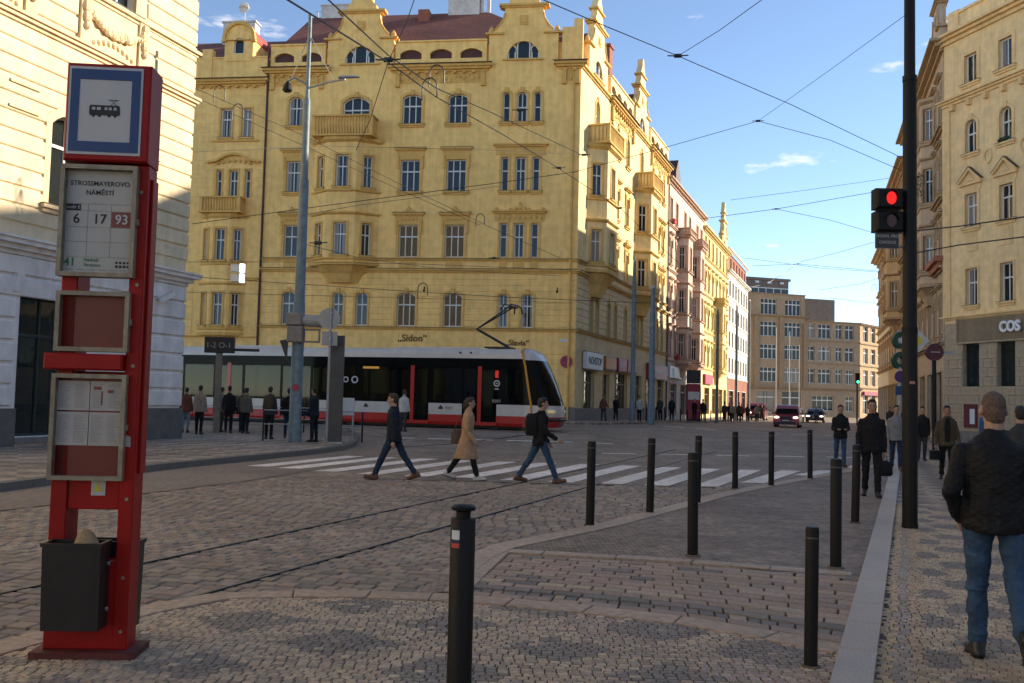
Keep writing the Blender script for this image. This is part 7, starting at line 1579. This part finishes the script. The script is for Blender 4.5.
# ================================================================ OVERHEAD WIRES
WIRES = [
   ('thick', 0.016, [(-3.37, 13.0, 7.22), (-3.06, 22.0, 9.48), (-2.44, 28.0, 10.59), (-0.67, 37.0, 12.08), (2.17, 47.0, 13.14), (6.53, 58.0, 13.38), (13.49, 72.0, 11.3)]),
   ('thick', 0.014, [(-2.97, 14.0, 7.66), (-3.07, 22.0, 9.65), (-2.36, 27.0, 10.53), (-0.97, 33.0, 11.69), (3.25, 47.0, 13.88)]),
   ('span', 0.014, [(-12.91, 38.0, 8.36), (-7.62, 39.0, 9.46), (-1.12, 41.0, 10.95), (2.67, 43.0, 12.05), (6.82, 45.0, 13.74), (12.25, 48.0, 16.11)]),
   ('span', 0.014, [(12.25, 48.0, 16.11), (16.25, 49.0, 15.5), (20.56, 50.0, 14.17)]),
   ('thin', 0.01, [(12.25, 48.0, 16.11), (13.25, 40.0, 15.99), (13.5, 32.0, 15.36)]),
   ('thick', 0.012, [(0.2, 20.0, 10.33), (1.97, 23.0, 10.92), (4.57, 27.0, 11.64), (9.54, 33.0, 12.23), (16.32, 40.0, 12.27)]),
   ('thin', 0.009, [(4.57, 27.0, 11.64), (5.13, 24.0, 11.24), (5.38, 20.0, 10.5)]),
   ('span', 0.02, [(13.65, 70.0, 15.27), (19.8, 72.0, 16.57), (28.47, 74.0, 18.61)]),
   ('thin', 0.016, [(19.8, 72.0, 16.57), (25.23, 76.0, 16.61), (31.12, 80.0, 16.15)]),
   ('thin', 0.016, [(16.98, 75.0, 17.82), (23.42, 78.0, 19.36), (33.02, 82.0, 21.7)]),
   ('span', 0.02, [(24.52, 98.0, 15.96), (29.56, 99.0, 16.43), (39.72, 101.0, 16.11)]),
   ('thin', 0.016, [(29.56, 99.0, 16.43), (24.78, 92.0, 13.57), (19.78, 85.0, 11.69)]),
   ('thin', 0.018, [(23.07, 95.0, 16.31), (31.53, 98.0, 15.92), (39.74, 100.0, 15.87)]),
   ('thin', 0.018, [(30.58, 95.0, 13.28), (34.93, 96.0, 14.11), (39.88, 97.0, 15.78)]),
   ('thin', 0.018, [(29.77, 99.0, 16.64), (30.84, 90.0, 16.33), (30.28, 80.0, 15.62)]),
   ('thin', 0.018, [(31.58, 95.0, 12.5), (35.13, 96.0, 12.29), (38.66, 97.0, 12.27)]),
   ('thin', 0.011, [(-12.55, 36.0, 13.32), (-9.19, 40.0, 12.67), (-5.38, 44.0, 11.52), (-1.17, 49.0, 10.46), (2.61, 54.0, 9.74)]),
   ('thin', 0.011, [(-12.88, 37.0, 13.29), (-9.41, 41.0, 12.5), (-5.49, 45.0, 11.46), (-1.8, 49.0, 10.6)]),
   ('thin', 0.01, [(-12.36, 36.0, 10.77), (-8.7, 44.0, 13.23), (-1.41, 50.0, 14.8), (4.16, 55.0, 15.96)]),
   ('contact', 0.013, [(-15.05, 43.0, 6.85), (-9.62, 43.0, 6.62), (-4.15, 42.5, 6.34), (0.31, 42.0, 6.13), (5.89, 41.0, 5.94)]),
   ('thin', 0.011, [(-16.48, 47.0, 8.03), (-10.56, 47.0, 8.18), (-4.64, 47.0, 8.22), (2.88, 47.0, 8.11)]),
   ('thin', 0.01, [(-16.07, 46.0, 6.44), (-8.83, 46.0, 6.42), (-1.59, 46.0, 6.41), (2.85, 46.0, 6.37)]),
   ('thin', 0.01, [(-6.99, 31.0, 6.59), (-5.83, 36.0, 6.86), (-2.95, 44.0, 7.56), (2.63, 54.0, 8.71)]),
   ('thin', 0.01, [(-6.93, 31.0, 7.51), (-5.9, 36.0, 8.89), (-3.79, 42.0, 10.57), (-0.8, 48.0, 12.44)]),
   ('thin', 0.01, [(-3.06, 22.0, 9.48), (-3.75, 24.0, 8.68), (-4.42, 26.0, 8.41)]),
   ('thin', 0.01, [(-3.06, 22.0, 9.48), (-2.39, 20.0, 9.74), (-2.12, 19.0, 9.84)]),
   ('thin', 0.018, [(10.69, 26.0, 6.51), (11.26, 24.0, 6.32), (11.95, 22.0, 6.21)]),
   ('thin', 0.018, [(11.51, 28.0, 6.2), (12.19, 26.0, 6.19), (13.03, 24.0, 6.11)]),
]
HOOPS = [ (-2.53, 28.0, 10.58), (-2.33, 28.0, 10.98), (-11.17, 38.0, 12.71), (-11.62, 37.0, 13.12), (-1.69, 49.0, 10.61), (-3.93, 42.5, 6.17), (36.44, 96.0, 13.53) ]
FIT = [ (-3.06, 22.0, 9.53), (12.25, 48.0, 16.11), (4.57, 27.0, 11.64), (19.8, 72.0, 16.57), (29.56, 99.0, 16.43), (2.12, 47.0, 13.19), (3.35, 47.0, 13.88), (6.41, 58.0, 13.5), (0.09, 36.0, 12.7), (-1.14, 54.0, 9.64), (-6.4, 31.0, 6.6) ]

WLAB = ['thick dark cable from the top edge past the lamp mast to the yellow facade', 'second thick cable beside it ending at the balcony of the yellow corner', 'span wire from the cream building across the yellow facade to the sky clamp', 'span wire from the sky clamp down right to the black pole', 'thin wire from the sky clamp up to the top of the black pole', 'thick wire crossing the open sky from the yellow gable to the black pole', 'thin wire rising from the thick sky wire to the top edge', 'span wire from the pink building to behind the red signal', 'thin wire falling right below the red signal from the far span', 'thin wire rising to the right just above the red signal', 'lowest long span wire over the far brown office building', 'thin wire falling left from the far span toward the lemon building', 'thin wire nearly level above the far office roof', 'thin wire rising right before the far office wing', 'thin wire rising right over the stepped office top', 'lowest thin wire near the right row of houses', 'upper of two parallel wires slanting down over the ochre neighbour facade', 'lower of two parallel wires slanting down over the ochre neighbour facade', 'thin wire across the upper floors to the corner balcony', 'contact wire the tram pantograph touches in front of the yellow facade', 'thin level wire along the string course of the yellow facade', 'thin level wire just above the tram roof', 'thin wire from the mast middle slanting right over the second floor', 'thin wire from the mast rising right over the third floor', 'thin drop wire hanging from the cable clamp over the yellow gable', 'thin wire rising from the cable clamp to the top edge', 'upper of two wires crossing the beige building right of the black pole', 'lower of two wires crossing the beige building right of the black pole']
HLAB = ['hoop loop on the thick cable before the third top floor window', 'hoop loop just above the other one on the thick cable', 'hoop loop before the upper window of the ochre neighbour', 'hoop loop left of the downpipe high on the ochre neighbour', 'small hoop loop left of the triple window with crest', 'hoop loop on the contact wire above the tram roof', 'tiny hoop loop over the far office wing']
CLAB = ['black clamp where the thick cables cross above the yellow gable', 'black clamp in the open sky where four wires meet', 'black clamp on the thick sky wire near the top', 'black clamp on the far span above the pink building', 'black clamp on the lowest span over the office block', 'black clamp on the cable before the yellow corner', 'black clamp at the corner balcony end of the cable', 'black clamp on the cable before the bay windows', 'black clamp on the cables above the triple windows', 'black clamp low before the string course of the yellow facade', 'black clamp on the lamp mast wire']
for (k, r, pts), lb_ in zip(WIRES, WLAB):
    P = [Vector(p) for p in pts]; sm = []
    for i in range(len(P)-1):
        for q in range(4): sm.append(P[i].lerp(P[i+1], q/4))
    sm.append(P[-1])
    mb = MB(); mb.tube(sm, r, 6); o = mb.build('overhead_wire', M_WIRE, None, True); tag(o, lb_, 'wire', 'overhead tram wires')
for h, lb_ in zip(HOOPS, HLAB):
    mb = MB(); n = 10; k = .9
    mb.tube([(h[0]-.32,h[1],h[2]-.1),(h[0]-.32,h[1],h[2]+.3)] + [(h[0]-.1-.22*math.cos(math.pi*t/n), h[1], h[2]+.3+.28*math.sin(math.pi*t/n)) for t in range(1,n)] + [(h[0]+.12,h[1],h[2]+.3),(h[0]+.12,h[1],h[2]+.02)], .02, 6)
    o = mb.build('wire_hoop', M_WIRE, None, True); tag(o, lb_, 'wire loop', 'wire hoops')
for f, lb_ in zip(FIT, CLAB):
    mb = MB(); mb.tube([(f[0]-.3,f[1],f[2]),(f[0]-.12,f[1],f[2]),(f[0]-.1,f[1],f[2]),(f[0]+.1,f[1],f[2]+.01),(f[0]+.12,f[1],f[2]+.01),(f[0]+.3,f[1],f[2]+.03)], [.018,.02,.06,.06,.02,.018], 7)
    o = mb.build('wire_clamp', M_WIRE, None, True); tag(o, lb_, 'wire clamp', 'wire clamps')
